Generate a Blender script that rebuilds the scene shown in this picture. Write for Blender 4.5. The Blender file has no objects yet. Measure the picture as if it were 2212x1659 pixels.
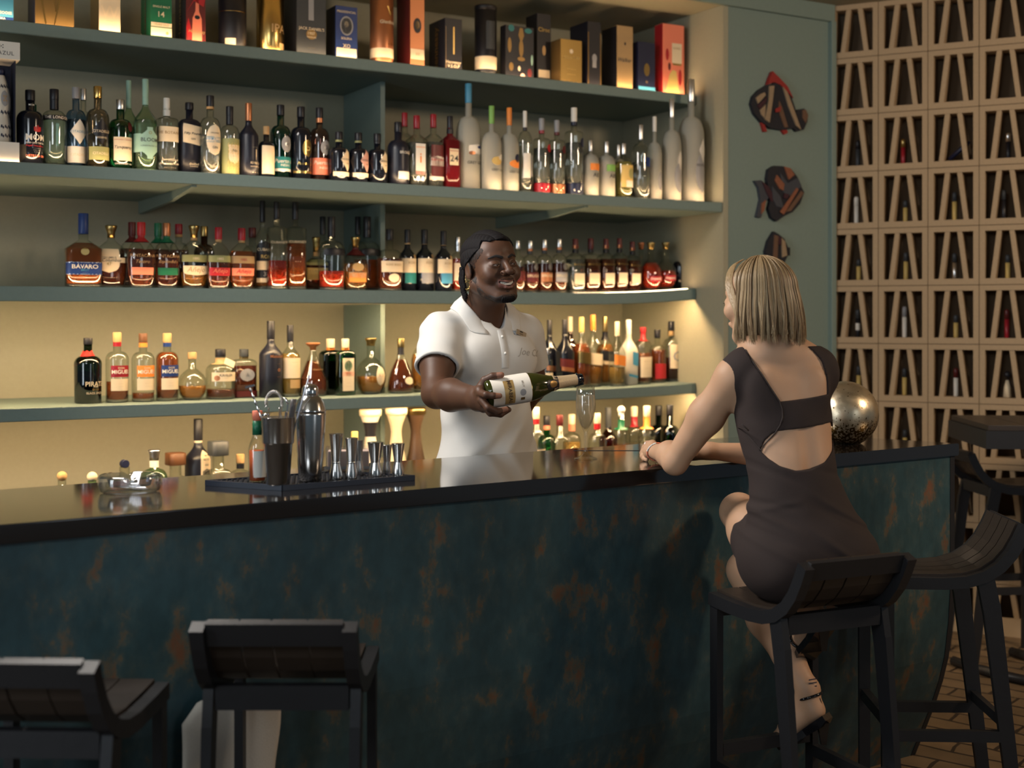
import bpy, bmesh, math, random
import numpy as np
from mathutils import Vector, Matrix, Euler
random.seed(7)
S = bpy.context.scene
C = S.collection
PI = math.pi
def R(a): return a * PI / 180

# ---------------------------------------------------------------- camera, world, lights, exposure
CAMH, FPX, CX, CY = 1.55, 2765.0, 1106.0, 688.0
cam_d = bpy.data.cameras.new('camera')
cam_d.lens = 45; cam_d.sensor_width = 36
cam_d.shift_y = -(829.5 - CY) / 2212.0
cam_d.clip_start = 0.05
cam_d.dof.use_dof = True; cam_d.dof.focus_distance = 3.9; cam_d.dof.aperture_fstop = 2.6
cam = bpy.data.objects.new('camera', cam_d); C.objects.link(cam)
cam.location = (0, 0, CAMH); cam.rotation_euler = (PI / 2, 0, 0)
S.camera = cam
S.view_settings.view_transform = 'Standard'; S.view_settings.look = 'None'
S.view_settings.gamma = 1.0; S.view_settings.use_curve_mapping = False
S.view_settings.exposure = 0.0
try:
    S.cycles.max_bounces = 9; S.cycles.diffuse_bounces = 3; S.cycles.glossy_bounces = 4
    S.cycles.transmission_bounces = 6; S.cycles.transparent_max_bounces = 24
    S.cycles.caustics_reflective = False; S.cycles.caustics_refractive = False
    S.cycles.sample_clamp_indirect = 2.5; S.cycles.sample_clamp_direct = 0.0
    S.cycles.use_denoising = True; S.cycles.blur_glossy = 0.5
except Exception: pass

world = bpy.data.worlds.new('dim_evening'); S.world = world
world.use_nodes = True
bg = world.node_tree.nodes['Background']
bg.inputs[0].default_value = (0.46, 0.62, 0.74, 1); bg.inputs[1].default_value = 0.13

def milky(name, tint, body, k):
    m = bpy.data.materials.new(name); m.use_nodes = True; nt = m.node_tree; nt.nodes.clear(); N, L = nt.nodes, nt.links
    out = N.new('ShaderNodeOutputMaterial'); mx = N.new('ShaderNodeMixShader'); tr = N.new('ShaderNodeBsdfTransparent'); df = N.new('ShaderNodeBsdfDiffuse'); tl = N.new('ShaderNodeBsdfTranslucent'); m2 = N.new('ShaderNodeMixShader')
    tr.inputs[0].default_value = (*tint, 1); df.inputs[0].default_value = (*body, 1); tl.inputs[0].default_value = (*body, 1); mx.inputs[0].default_value = k
    L.new(df.outputs[0], m2.inputs[1]); L.new(tl.outputs[0], m2.inputs[2]); L.new(tr.outputs[0], mx.inputs[1]); L.new(m2.outputs[0], mx.inputs[2]); L.new(mx.outputs[0], out.inputs[0])
    return m
def area(name, loc, aim, size, power, col, size_y=None, spread=180):
    d = bpy.data.lights.new(name, 'AREA'); d.energy = power; d.color = col
    d.size = size; d.spread = R(spread)
    if size_y: d.shape = 'RECTANGLE'; d.size_y = size_y
    o = bpy.data.objects.new(name, d); C.objects.link(o); o.location = loc
    o.rotation_euler = (Vector(aim) - Vector(loc)).to_track_quat('-Z', 'Y').to_euler()
    return o
WARM = (1.0, 0.66, 0.34)
area('ceiling_light_left', (-1.45, 3.62, 3.0), (0.5, 3.95, 1.2), 0.8, 44, (1.0, 0.93, 0.86), spread=125)
area('ceiling_light_front', (3.7, 2.9, 3.05), (2.2, 5.9, 1.2), 0.5, 80, (1.0, 0.74, 0.50))
area('ceiling_light_behind', (-1.2, -0.4, 2.9), (-0.3, 3.3, 0.7), 1.2, 42, (0.88, 0.95, 1.0))
area('fill_panel_left', (-3.6, 0.2, 1.7), (-0.2, 3.4, 0.9), 1.1, 52, (0.84, 0.93, 1.0), size_y=2.2)  # added soft panel: fills the bar front and gives steel something to reflect
area('fill_panel_right', (3.4, -0.8, 1.7), (0.8, 3.4, 0.9), 0.8, 13, (0.88, 0.95, 1.0), size_y=2.0)  # weaker added fill panel on the right, stands for no real source

# ---------------------------------------------------------------- placing helpers
def at(px, py, Y):            # the point at depth Y seen at this place of the frame
    return Vector(((px - CX) / FPX * Y, Y, CAMH - (py - CY) / FPX * Y))
def on_z(px, py, z):          # the point of a level plane seen at this place of the frame
    return at(px, py, (CAMH - z) * FPX / (py - CY))
SO = Vector((-1.84, 4.60)); SU = Vector((math.cos(R(30)), .5)); SN = Vector((-.5, math.cos(R(30))))
def shelf_s(px, d):
    k = (px - CX) / FPX
    return (k * (SO.y + SN.y * d) - SO.x - SN.x * d) / (SU.x - SU.y * k)
def shelf_pt(px, d, z):
    p = SO + SU * shelf_s(px, d) + SN * d
    return Vector((p.x, p.y, z))

# ---------------------------------------------------------------- materials
MATS = {}
def _new(name):
    m = bpy.data.materials.new(name); m.use_nodes = True
    MATS[name] = m
    return m, m.node_tree, m.node_tree.nodes['Principled BSDF']
def mat(name, col=(.5, .5, .5), rough=.5, metal=0, trans=0, ior=1.45, emit=None, es=1, coat=0, sss=0, bump=0, bscale=200, spec=.5, sheen=0, wear=0):
    if name in MATS: return MATS[name]
    m, nt, b = _new(name)
    b.inputs['Base Color'].default_value = (*col, 1)
    b.inputs['Roughness'].default_value = rough; b.inputs['Metallic'].default_value = metal
    b.inputs['Transmission Weight'].default_value = trans; b.inputs['IOR'].default_value = ior
    b.inputs['Specular IOR Level'].default_value = spec
    if coat: b.inputs['Coat Weight'].default_value = coat; b.inputs['Coat Roughness'].default_value = .08
    if sheen: b.inputs['Sheen Weight'].default_value = sheen
    if sss:
        b.inputs['Subsurface Weight'].default_value = sss; b.inputs['Subsurface Scale'].default_value = .01
        b.inputs['Subsurface Radius'].default_value = (1, .4, .25)
    if emit: b.inputs['Emission Color'].default_value = (*emit, 1); b.inputs['Emission Strength'].default_value = es
    N, L = nt.nodes, nt.links
    if bump or wear:
        tc = N.new('ShaderNodeTexCoord'); nz = N.new('ShaderNodeTexNoise')
        nz.inputs['Scale'].default_value = bscale; nz.inputs['Detail'].default_value = 4
        L.new(tc.outputs['Object'], nz.inputs['Vector'])
        if bump:
            bp = N.new('ShaderNodeBump'); bp.inputs['Strength'].default_value = bump; bp.inputs['Distance'].default_value = .002
            L.new(nz.outputs['Fac'], bp.inputs['Height']); L.new(bp.outputs['Normal'], b.inputs['Normal'])
        if wear:
            mx = N.new('ShaderNodeMixRGB'); mx.inputs[1].default_value = (*col, 1)
            mx.inputs[2].default_value = (*[c * (1 - wear) for c in col], 1)
            L.new(nz.outputs['Fac'], mx.inputs[0]); L.new(mx.outputs[0], b.inputs['Base Color'])
    return m
def glass(name, col, rough=0.02, refl=1.0, edge=None):
    """thin clear wall: light passes tinted, the surface reflects"""
    if name in MATS: return MATS[name]
    m = bpy.data.materials.new(name); m.use_nodes = True; MATS[name] = m
    nt = m.node_tree; nt.nodes.clear(); N, L = nt.nodes, nt.links
    out = N.new('ShaderNodeOutputMaterial'); mx = N.new('ShaderNodeMixShader')
    tr = N.new('ShaderNodeBsdfTransparent'); gl = N.new('ShaderNodeBsdfGlossy'); lw = N.new('ShaderNodeLayerWeight')
    mp = N.new('ShaderNodeMapRange')
    lw.inputs['Blend'].default_value = .35
    mp.inputs['To Min'].default_value = .07 * refl; mp.inputs['To Max'].default_value = .75 * refl
    cr = N.new('ShaderNodeMixRGB'); cr.inputs[1].default_value = (*col, 1); cr.inputs[2].default_value = (*(edge or [c ** 4 * .6 for c in col]), 1)
    pw = N.new('ShaderNodeMath'); pw.operation = 'POWER'; pw.inputs[1].default_value = 2.2
    L.new(lw.outputs['Facing'], pw.inputs[0]); L.new(pw.outputs[0], cr.inputs[0])
    L.new(cr.outputs[0], tr.inputs['Color'])
    gl.inputs['Roughness'].default_value = rough; gl.inputs['Color'].default_value = (1, 1, 1, 1)
    L.new(pw.outputs[0], mp.inputs['Value']); L.new(mp.outputs[0], mx.inputs['Fac'])
    L.new(tr.outputs[0], mx.inputs[1]); L.new(gl.outputs[0], mx.inputs[2]); L.new(mx.outputs[0], out.inputs['Surface'])
    return m

# ---------------------------------------------------------------- objects and tags
def tag(o, label=None, cat=None, group=None, kind=None):
    if label: o['label'] = label
    if cat: o['category'] = cat
    if group: o['group'] = group
    if kind: o['kind'] = kind
    return o
def thing(name, loc=(0, 0, 0), rz=0, label=None, cat=None, group=None):
    o = bpy.data.objects.new(name, None); C.objects.link(o); o.empty_display_size = .05
    o.location = loc; o.rotation_euler = (0, 0, rz)
    return tag(o, label, cat, group)
def link(name, me, parent=None, mats=(), smooth=False, loc=(0, 0, 0), rz=0):
    if smooth and len(me.polygons): me.polygons.foreach_set('use_smooth', [True] * len(me.polygons))
    if not me.materials:
        for m in (mats if isinstance(mats, (list, tuple)) else [mats]): me.materials.append(m)
    o = bpy.data.objects.new(name, me); C.objects.link(o)
    if parent: o.parent = parent
    o.location = loc; o.rotation_euler = (0, 0, rz)
    return o
class MB:
    """collects shapes into one mesh"""
    def __init__(s): s.v = []; s.f = []; s.mi = []; s.sm = []
    def add(s, vs, fs, mi=0, sm=False):
        n = len(s.v); s.v += [tuple(v) for v in vs]
        for f in fs: s.f.append(tuple(i + n for i in f)); s.mi.append(mi); s.sm.append(sm)
        return s
    def box(s, x0, x1, y0, y1, z0, z1, mi=0):
        return s.add([(x0,y0,z0),(x1,y0,z0),(x1,y1,z0),(x0,y1,z0),(x0,y0,z1),(x1,y0,z1),(x1,y1,z1),(x0,y1,z1)],
                     [(0,3,2,1),(4,5,6,7),(0,1,5,4),(1,2,6,5),(2,3,7,6),(3,0,4,7)], mi)
    def bbox(s, x0, x1, y0, y1, z0, z1, b=.003, mi=0):
        """box with chamfered edges"""
        bm = bmesh.new(); bmesh.ops.create_cube(bm, size=1)
        for v in bm.verts: v.co = Vector((x0 + (v.co.x + .5) * (x1 - x0), y0 + (v.co.y + .5) * (y1 - y0), z0 + (v.co.z + .5) * (z1 - z0)))
        bmesh.ops.bevel(bm, geom=bm.edges[:], offset=b, segments=2, affect='EDGES', profile=.6)
        bm.verts.index_update()
        s.add([v.co for v in bm.verts], [[v.index for v in f.verts] for f in bm.faces], mi); bm.free(); return s
    def lathe(s, prof, n=24, c=(0, 0, 0), mi=0, e=2.0, dr=1.0, sm=True, cap=True):
        """prof: (z, r) rings; e: squareness of the section; dr: depth ratio"""
        vs = []; fs = []
        for z, r in prof:
            for i in range(n):
                a = 2 * PI * (i + .5) / n; ca, sa = math.cos(a), math.sin(a)
                k = (abs(ca) ** e + abs(sa) ** e) ** (-1 / e) if e != 2 else 1
                vs.append((c[0] + r * k * ca, c[1] + r * k * sa * dr, c[2] + z))
        for j in range(len(prof) - 1):
            for i in range(n):
                i2 = (i + 1) % n
                fs.append((j * n + i, j * n + i2, (j + 1) * n + i2, (j + 1) * n + i))
        s.add(vs, fs, mi, sm)
        if cap:
            m = len(s.v) - len(vs); k = (len(prof) - 1) * n
            s.f.append(tuple(m + i for i in range(n))[::-1]); s.mi.append(mi); s.sm.append(False)
            s.f.append(tuple(m + k + i for i in range(n))); s.mi.append(mi); s.sm.append(False)
        return s
    def tube(s, pts, rad, n=8, mi=0, sm=True, cap=True):
        pts = [Vector(p) for p in pts]; k = len(pts)
        if not isinstance(rad, (list, tuple)): rad = [rad] * k
        vs = []; fs = []; up = None
        for j, p in enumerate(pts):
            t = (pts[min(j + 1, k - 1)] - pts[max(j - 1, 0)]).normalized()
            if up is None:
                up = Vector((0, 0, 1)) if abs(t.z) < .9 else Vector((1, 0, 0))
            a = t.cross(up).normalized(); b = a.cross(t).normalized(); up = b
            for i in range(n):
                w = 2 * PI * i / n
                vs.append(p + a * math.cos(w) * rad[j] + b * math.sin(w) * rad[j])
        for j in range(k - 1):
            for i in range(n):
                i2 = (i + 1) % n; fs.append((j*n+i, j*n+i2, (j+1)*n+i2, (j+1)*n+i))
        m = len(s.v); s.add(vs, fs, mi, sm)
        if cap:
            s.f += [tuple(m + i for i in range(n))[::-1], tuple(m + (k-1)*n + i for i in range(n))]; s.mi += [mi, mi]; s.sm += [False, False]
        return s
    def bar(s, p0, p1, w, h, mi=0, up=(0, 0, 1), w1=None, h1=None):
        """rectangular bar between two points"""
        p0, p1 = Vector(p0), Vector(p1); t = (p1 - p0).normalized(); a = t.cross(Vector(up)).normalized(); b = a.cross(t)
        vs = []
        for p, ww, hh in ((p0, w, h), (p1, w1 or w, h1 or h)):
            for sx, sy in ((-1,-1),(1,-1),(1,1),(-1,1)): vs.append(p + a * sx * ww / 2 + b * sy * hh / 2)
        return s.add(vs, [(0,1,2,3),(7,6,5,4),(0,4,5,1),(1,5,6,2),(2,6,7,3),(3,7,4,0)], mi)
    def prism(s, poly, axis, a, b, mi=0, b2=0):
        """extrude a 2D outline (in the plane across axis) from a to b"""
        n = len(poly)
        def P(p, t):
            if axis == 'x': return (t, p[0], p[1])
            if axis == 'y': return (p[0], t, p[1])
            return (p[0], p[1], t)
        vs = [P(p, a) for p in poly] + [P(p, b) for p in poly]
        fs = [tuple(range(n))[::-1], tuple(range(n, 2 * n))] + [(i, (i + 1) % n, n + (i + 1) % n, n + i) for i in range(n)]
        return s.add(vs, fs, mi)
    def sphere(s, c, r, mi=0, nu=16, nv=10):
        rr = r if isinstance(r, (list, tuple)) else (r, r, r)
        prof = [(-math.cos(PI * j / nv), math.sin(PI * j / nv)) for j in range(nv + 1)]
        vs = []; fs = []
        for z, q in prof:
            for i in range(nu):
                a = 2 * PI * i / nu; vs.append((c[0] + rr[0]*max(q,1e-4)*math.cos(a), c[1] + rr[1]*max(q,1e-4)*math.sin(a), c[2] + rr[2]*z))
        for j in range(nv):
            for i in range(nu):
                i2 = (i+1) % nu; fs.append((j*nu+i, j*nu+i2, (j+1)*nu+i2, (j+1)*nu+i))
        return s.add(vs, fs, mi, True)
    def mesh(s, name='m', fix=True):
        me = bpy.data.meshes.new(name)
        if fix:
            bm = bmesh.new(); vv = [bm.verts.new(v) for v in s.v]
            for f, mi, sm in zip(s.f, s.mi, s.sm):
                if len(set(f)) < 3: continue
                try: q = bm.faces.new([vv[i] for i in f])
                except ValueError: continue
                q.material_index = mi; q.smooth = sm
            bmesh.ops.recalc_face_normals(bm, faces=bm.faces[:]); bm.to_mesh(me); bm.free()
        else:
            me.from_pydata(s.v, [], s.f); me.polygons.foreach_set('material_index', s.mi); me.polygons.foreach_set('use_smooth', s.sm)
        return me
    def build(s, name, mats, parent=None, loc=(0,0,0), rz=0, fix=True):
        return link(name, s.mesh(name, fix), parent, mats, False, loc, rz)
def copy_tree(o, parent=None):
    c = o.copy(); C.objects.link(c); c.parent = parent
    for ch in list(o.children): copy_tree(ch, c)
    return c
def part_label(o, t): o['label'] = t; return o

# ---------------------------------------------------------------- lettering (built-in font turned into flat outlines)
_T = {}
def text_mesh(txt, bold=0.0, shear=0.0, space=1.0):
    key = (txt, bold, shear, space)
    if key in _T: return _T[key]
    cu = bpy.data.curves.new('lettering', 'FONT'); cu.body = txt; cu.align_x = 'CENTER'; cu.align_y = 'CENTER'
    cu.offset = bold; cu.shear = shear; cu.space_character = space; cu.resolution_u = 2
    me = bpy.data.objects.new('t', cu).to_mesh()
    vs = [(v.co.x, v.co.y) for v in me.vertices]; fs = [tuple(p.vertices) for p in me.polygons]
    xs = [v[0] for v in vs] or [0]; ys = [v[1] for v in vs] or [0]
    cx, cy, w, h = (min(xs)+max(xs))/2, (min(ys)+max(ys))/2, max(xs)-min(xs) or 1, max(ys)-min(ys) or 1
    _T[key] = ([((x-cx), (y-cy)) for x, y in vs], fs, w, h)
    return _T[key]
# ================================================================ the room
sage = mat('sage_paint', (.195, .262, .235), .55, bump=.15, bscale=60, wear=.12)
sage_lit = mat('sage_paint_warm_lit', (.36, .34, .24), .6, bump=.15, bscale=60, wear=.1)  # same paint as the shelves, with the strips' warm light put into its colour
dark = mat('dark_paint', (.02, .02, .022), .6)
def loc3(z=0): return (SO.x, SO.y, z)
def struct(name, b, m):
    return tag(b.build(name, m, None, loc3(), R(30)), kind='structure')
SR = 3.316           # where the shelf niche ends on the right
SW = 4.035           # where the green wall meets the block wall
DB = .854            # depth of the niche
struct('wall_back', MB().box(-1.2, SR + .05, DB, DB + .06, 0, 3.16), sage_lit)
struct('wall_niche_side', MB().box(SR, SR + .03, -.002, DB, 0, 3.085), sage_lit)
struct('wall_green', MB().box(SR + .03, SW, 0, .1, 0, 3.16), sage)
struct('ceiling_niche', MB().box(-1.2, SR + .03, 0, DB, 3.085, 3.13), sage_lit)
struct('trim_1', MB().box(-1.2, SW, -.022, 0, 3.08, 3.17), sage)
struct('trim_2', MB().bbox(SW - .028, SW + .004, -.03, .02, 0, 3.08, .004), sage)

# floor: worn tan pavers laid herringbone
m, nt, b = _new('floor_pavers'); N, L = nt.nodes, nt.links
tc = N.new('ShaderNodeTexCoord'); mp = N.new('ShaderNodeMapping'); mp.inputs['Rotation'].default_value = (0, 0, R(38))
br = N.new('ShaderNodeTexBrick'); br.inputs['Scale'].default_value = 1.0
br.inputs['Brick Width'].default_value = .24; br.inputs['Row Height'].default_value = .115; br.inputs['Mortar Size'].default_value = .007
br.inputs['Color1'].default_value = (.27, .185, .105, 1); br.inputs['Color2'].default_value = (.20, .135, .075, 1); br.inputs['Mortar'].default_value = (.045, .03, .02, 1)
nz = N.new('ShaderNodeTexNoise'); nz.inputs['Scale'].default_value = 9; nz.inputs['Detail'].default_value = 6
nd = N.new('ShaderNodeTexNoise'); nd.inputs['Scale'].default_value = 5; ad = N.new('ShaderNodeMixRGB'); ad.blend_type = 'ADD'; ad.inputs[0].default_value = .05
L.new(tc.outputs['Object'], mp.inputs[0]); L.new(tc.outputs['Object'], nd.inputs['Vector'])
L.new(mp.outputs[0], ad.inputs[1]); L.new(nd.outputs['Color'], ad.inputs[2]); L.new(ad.outputs[0], br.inputs['Vector'])
L.new(tc.outputs['Object'], nz.inputs['Vector'])
mx = N.new('ShaderNodeMixRGB'); mx.blend_type = 'MULTIPLY'; mx.inputs[0].default_value = .6
L.new(br.outputs['Color'], mx.inputs[1]); L.new(nz.outputs['Fac'], mx.inputs[2]); L.new(mx.outputs[0], b.inputs['Base Color'])
bp = N.new('ShaderNodeBump'); bp.inputs['Distance'].default_value = .006; bp.inputs['Strength'].default_value = .8
L.new(br.outputs['Fac'], bp.inputs['Height']); bp.invert = True; L.new(bp.outputs[0], b.inputs['Normal'])
b.inputs['Roughness'].default_value = .5
tag(MB().box(-4, 6.5, -2.5, 8.2, -.06, 0).build('floor', m), kind='structure')
ceil_m = mat('ceiling_paint', (.30, .26, .18), .7)
cm = MB().prism([(-4.5, -2.5), (6.5, -2.5), (6.5, 4.9), (SO.x + SU.x * SW + .9, SO.y + SU.y * SW - .3), (SO.x + SU.x * SW, SO.y + SU.y * SW), (-3.0, 3.93), (-4.5, 3.93)], 'z', 3.165, 3.22)
tag(cm.build('ceiling', ceil_m), kind='structure')

# the block wall: pierced blocks, each a frame with two leaning bars
blockm = mat('cast_block', (.43, .315, .195), .85, bump=.6, bscale=90, wear=.2)
PHI = R(-26); G0 = Vector((SO.x + SU.x * SW, SO.y + SU.y * SW, 0))
BW, BH, BD = .2425, .2933, .10
Z0 = 2.889 - BH * 10
wb = MB()
X0 = .2335 - BW
def blockx(i): return X0 + BW * i
for i in range(0, 14):
    for j in range(-1, 11):
        x0 = blockx(i); z0 = Z0 + BH * j; z1 = z0 + BH
        if j == -1: z0 = -.04 + .0; 
        if z1 <= .02: continue
        x1 = x0 + BW; g = .0015; xa, xb = x0 + g, x1 - g; za, zb = max(z0, 0) + g, min(z1, 3.165) - g
        t, tb = .026, .030
        wb.box(xa, xa + t, 0, BD, za, zb); wb.box(xb - t, xb, 0, BD, za, zb)
        if j == -1: continue
        wb.box(xa + t, xb - t, .0, BD, za, za + tb); 
        if zb > z1 - .05: wb.box(xa + t, xb - t, 0, BD, zb - tb + .004, zb)
        zl, zh = za + tb, min(zb, z1) - tb + .004
        for (b0, b1) in ((.262, .382), (.745, .62)):
            c0, c1 = x0 + BW * b0, x0 + BW * b1; hw = .0115
            wb.prism([(c0 - hw, zl), (c0 + hw, zl), (c1 + hw, zh), (c1 - hw, zh)], 'y', .004, BD)
o = tag(wb.build('wall_blocks', blockm, None, (G0.x, G0.y, 0), PHI), kind='structure')
tag(MB().box(-.05, 3.5, -.012, 0.0, 0, .09).build('baseboard_blocks', mat('cast_base', (.40, .30, .19), .8, bump=.3, bscale=60), None, (G0.x, G0.y, 0), PHI), kind='structure')
tag(MB().box(-.1, 3.5, BD + .05, BD + .1, 0, 3.2).build('wall_behind_blocks', mat('brown_render', (.20, .135, .08), .9), None, (G0.x, G0.y, 0), PHI), kind='structure')

# ================================================================ shelves with their light strips
SH = {1: (2.672, .048, .206, 3.31), 2: (2.117, .048, .0, 3.31), 3: (1.672, .057, .206, 3.31), 4: (1.212, .052, .206, 3.31)}
strip_m = mat('strip_glow', (1, .8, .5), .5, emit=(1.0, .66, .36), es=70)
def shelf(k, label):
    z, t, d0, s1 = SH[k]
    n = 24; b = MB(); vs = []; s0 = -1.0
    for i in range(n + 1):
        s = s0 + (s1 - s0) * i / n
        up = 0
        if k in (3, 4): q = max(0, (s - 2.55) / .76); up = (.030 if k == 3 else .014) * q * q
        lipz = .018 if k > 2 else .0
        for (d, zz) in ((d0, z - t + .003), (d0 + .003, z - t), (d0 + .02, z - t), (d0 + .022, z - t + lipz), (DB - .002, z - t + lipz), (DB - .002, z), (d0 + .003, z), (d0, z - .003)):
            f = 1 if d < d0 + .01 else 1
            vs.append((s, d, zz + up * f))
    fs = []
    for i in range(n):
        for j in range(8):
            fs.append((i*8+j, i*8+(j+1) % 8, (i+1)*8+(j+1) % 8, (i+1)*8+j))
    fs += [tuple(range(8)), tuple(n*8+j for j in range(8))[::-1]]
    b.add(vs, fs)
    root = thing('wall_shelf', loc3(), R(30), label, 'shelf')
    b.build('shelf_board', sage, root)
    return root
shelf_labels = {1: 'sage green built-in shelf carrying the row of gift boxes, highest of four',
 2: 'sage green built-in shelf below the boxes, carrying gin and vodka bottles',
 3: 'sage green built-in shelf of dark rum bottles, passing behind the bartender at head height',
 4: 'sage green built-in shelf just above the counter bottles, behind the bartender at chest height'}
shelves = {k: shelf(k, shelf_labels[k]) for k in SH}
def rise(k, s):
    if k < 3: return 0
    st = 4.31/24; i = min(23, max(0, int((s + 1)/st))); f = lambda v: (.030 if k == 3 else .014)*max(0, (v - 2.55)/.76)**2
    a = -1 + i*st; return f(a) + (f(a + st) - f(a))*(s - a)/st
def strip(k, da, db, za, zb, se):
    b = MB(); n = 24; vs = []
    for i in range(n + 1):
        s = max(-.98, min(se, -1 + 4.31*i/n)); u = rise(k, s)
        vs += [(s, da, za + u), (s, db, za + u), (s, db, zb + u), (s, da, zb + u)]
    fs = [(i*4+j, i*4+(j+1) % 4, (i+1)*4+(j+1) % 4, (i+1)*4+j) for i in range(n) for j in range(4)]
    return b.add(vs, fs + [(0, 1, 2, 3), (n*4+3, n*4+2, n*4+1, n*4)])
for k in (1, 2, 3):
    z, t, d0, s1 = SH[k]
    o = strip(k, d0 + .026, d0 + .034, z + .0001, z + .0005, s1 - .03).build('light_strip', strip_m, shelves[k])
    part_label(o, 'warm glowing light strip along the front edge')
for k, dd in ((3, .03), (4, .03)):
    z, t, d0, s1 = SH[k]
    o = strip(k, d0 + dd, d0 + dd + .010, z - t + .0155, z - t + .018, s1 - .05).build('light_strip', mat('strip_glow_low', (1, .8, .5), .5, emit=(1.0, .67, .35), es=250), shelves[k])
    part_label(o, 'warm glowing light strip under the shelf')
dv = thing('shelf_divider', loc3(), R(30), 'sage green upright panel dividing the bottle shelves left of the bartender', 'shelf panel')
dm = MB()
for (a, b_) in ((.92, SH[4][0] - SH[4][1]), (SH[4][0], SH[3][0] - SH[3][1]), (SH[3][0], SH[2][0] - SH[2][1]), (SH[2][0], SH[1][0] - SH[1][1])):
    dm.box(shelf_s(822, .42), shelf_s(822, .42) + .022, .42, DB - .002, a, b_)
dm.build('panel', sage, dv)
for s in (.70, 2.52):
    for k in (2,):
        z, t, d0, _ = SH[k]
        b = MB().prism([(.02, z - t), (DB, z - t), (DB, z - t - .055), (.35, z - t - .04), (.02, z - t - .008)], 'x', s, s + .02)
        b.build('shelf_bracket', sage, shelves[k])
# back counter under the shelves
bcm = mat('counter_dark', (.05, .045, .04), .35)
bc = thing('back_counter', loc3(), R(30), 'dark back counter under the shelves holding the lowest row of bottles', 'counter')
MB().bbox(-1.0, SR - .01, .10, DB - .01, .70, .74, .003).build('counter_top', bcm, bc)
MB().box(-1.0, SR - .01, .14, DB - .01, .0, .70).build('counter_body', sage, bc)

# ================================================================ the bar
BA = math.atan2(1.744, 2.607); BU = Vector((math.cos(BA), math.sin(BA))); BN = Vector((-math.sin(BA), math.cos(BA)))
B0 = Vector((-1.066, 2.666)); BL = 3.137; BTOP = 1.12; BDEP = .575
m, nt, b = _new('bar_patina'); N, L = nt.nodes, nt.links
tc = N.new('ShaderNodeTexCoord'); n1 = N.new('ShaderNodeTexNoise'); n1.inputs['Scale'].default_value = 11; n1.inputs['Detail'].default_value = 10; n1.inputs['Roughness'].default_value = .68
n2 = N.new('ShaderNodeTexNoise'); n2.inputs['Scale'].default_value = 2.2; n2.inputs['Detail'].default_value = 5
n3 = N.new('ShaderNodeTexNoise'); n3.inputs['Scale'].default_value = 40; n3.inputs['Detail'].default_value = 4
mp = N.new('ShaderNodeMapping'); mp.inputs['Scale'].default_value = (1, 1, .62)
L.new(tc.outputs['Object'], mp.inputs[0])
for q in (n1, n2, n3): L.new(mp.outputs[0], q.inputs['Vector'])
rp = N.new('ShaderNodeValToRGB'); e = rp.color_ramp.elements
e[0].position = .46; e[0].color = (.034, .076, .088, 1); e[1].position = .66; e[1].color = (.19, .085, .045, 1)
x = e.new(.55); x.color = (.052, .088, .092, 1); x = e.new(.595); x.color = (.12, .105, .075, 1)
L.new(n1.outputs['Fac'], rp.inputs[0])
r2 = N.new('ShaderNodeValToRGB'); r2.color_ramp.elements[0].position = .35; r2.color_ramp.elements[0].color = (.55, .6, .62, 1); r2.color_ramp.elements[1].position = .7; r2.color_ramp.elements[1].color = (1.15, 1.15, 1.15, 1)
L.new(n2.outputs['Fac'], r2.inputs[0])
mu = N.new('ShaderNodeMixRGB'); mu.blend_type = 'MULTIPLY'; mu.inputs[0].default_value = 1
L.new(rp.outputs[0], mu.inputs[1]); L.new(r2.outputs[0], mu.inputs[2])
sc = N.new('ShaderNodeMixRGB'); sc.blend_type = 'OVERLAY'; sc.inputs[0].default_value = .35
L.new(mu.outputs[0], sc.inputs[1]); L.new(n3.outputs['Fac'], sc.inputs[2]); L.new(sc.outputs[0], b.inputs['Base Color'])
b.inputs['Roughness'].default_value = .42; b.inputs['Metallic'].default_value = .15
bpn = N.new('ShaderNodeBump'); bpn.inputs['Strength'].default_value = .3; bpn.inputs['Distance'].default_value = .003; L.new(n1.outputs['Fac'], bpn.inputs['Height']); L.new(bpn.outputs[0], b.inputs['Normal'])
patina = m
topm = mat('bar_top_dark', (.016, .012, .010), .10, coat=1, spec=.8)
bar = thing('bar_counter', (B0.x, B0.y, 0), BA, 'long dark topped bar with patinated teal and copper front panel', 'bar')
prof = [(.0, 1.078)]
pp = [(.012, 1.078), (.012, .62), (.02, .50), (.036, .38), (.06, .29), (.092, .20), (.128, .115), (.165, .03), (.178, .0)]
outl = pp + [(.30, 0), (.30, 1.078)]
fr = MB().prism(outl, 'x', -1.2, BL - .035)
fr.build('front_panel', patina, bar)
MB().prism([(a - .002 if i < len(pp) else a, z) for i, (a, z) in enumerate(outl)], 'x', BL - .035, BL - .012).build('end_panel', mat('end_dark', (.012, .012, .014), .5), bar)
st = MB().prism([(.30, .0), (.5, .0), (.5, 1.05), (.30, 1.078)], 'x', -1.2, BL - .3); st.build('cabinet', dark, bar)
# the top: straight run with a lifting leaf at the far end
tb = MB()
zt, zb_ = BTOP, BTOP - .042
poly = [(-1.2, 0), (BL, 0), (BL - .10, .30), (BL - .10, BDEP + .03), (-1.2, BDEP)]
bmt = bmesh.new()
vv = [bmt.verts.new((x, y, zb_)) for x, y in poly]; f = bmt.faces.new(vv)
r = bmesh.ops.extrude_face_region(bmt, geom=[f]); 
for v in [g for g in r['geom'] if isinstance(g, bmesh.types.BMVert)]: v.co.z = zt
bmesh.ops.recalc_face_normals(bmt, faces=bmt.faces[:])
bmesh.ops.bevel(bmt, geom=bmt.edges[:], offset=.0025, segments=2, affect='EDGES')
me = bpy.data.meshes.new('bar_top'); bmt.to_mesh(me); bmt.free()
link('bar_top', me, bar, topm)
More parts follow.
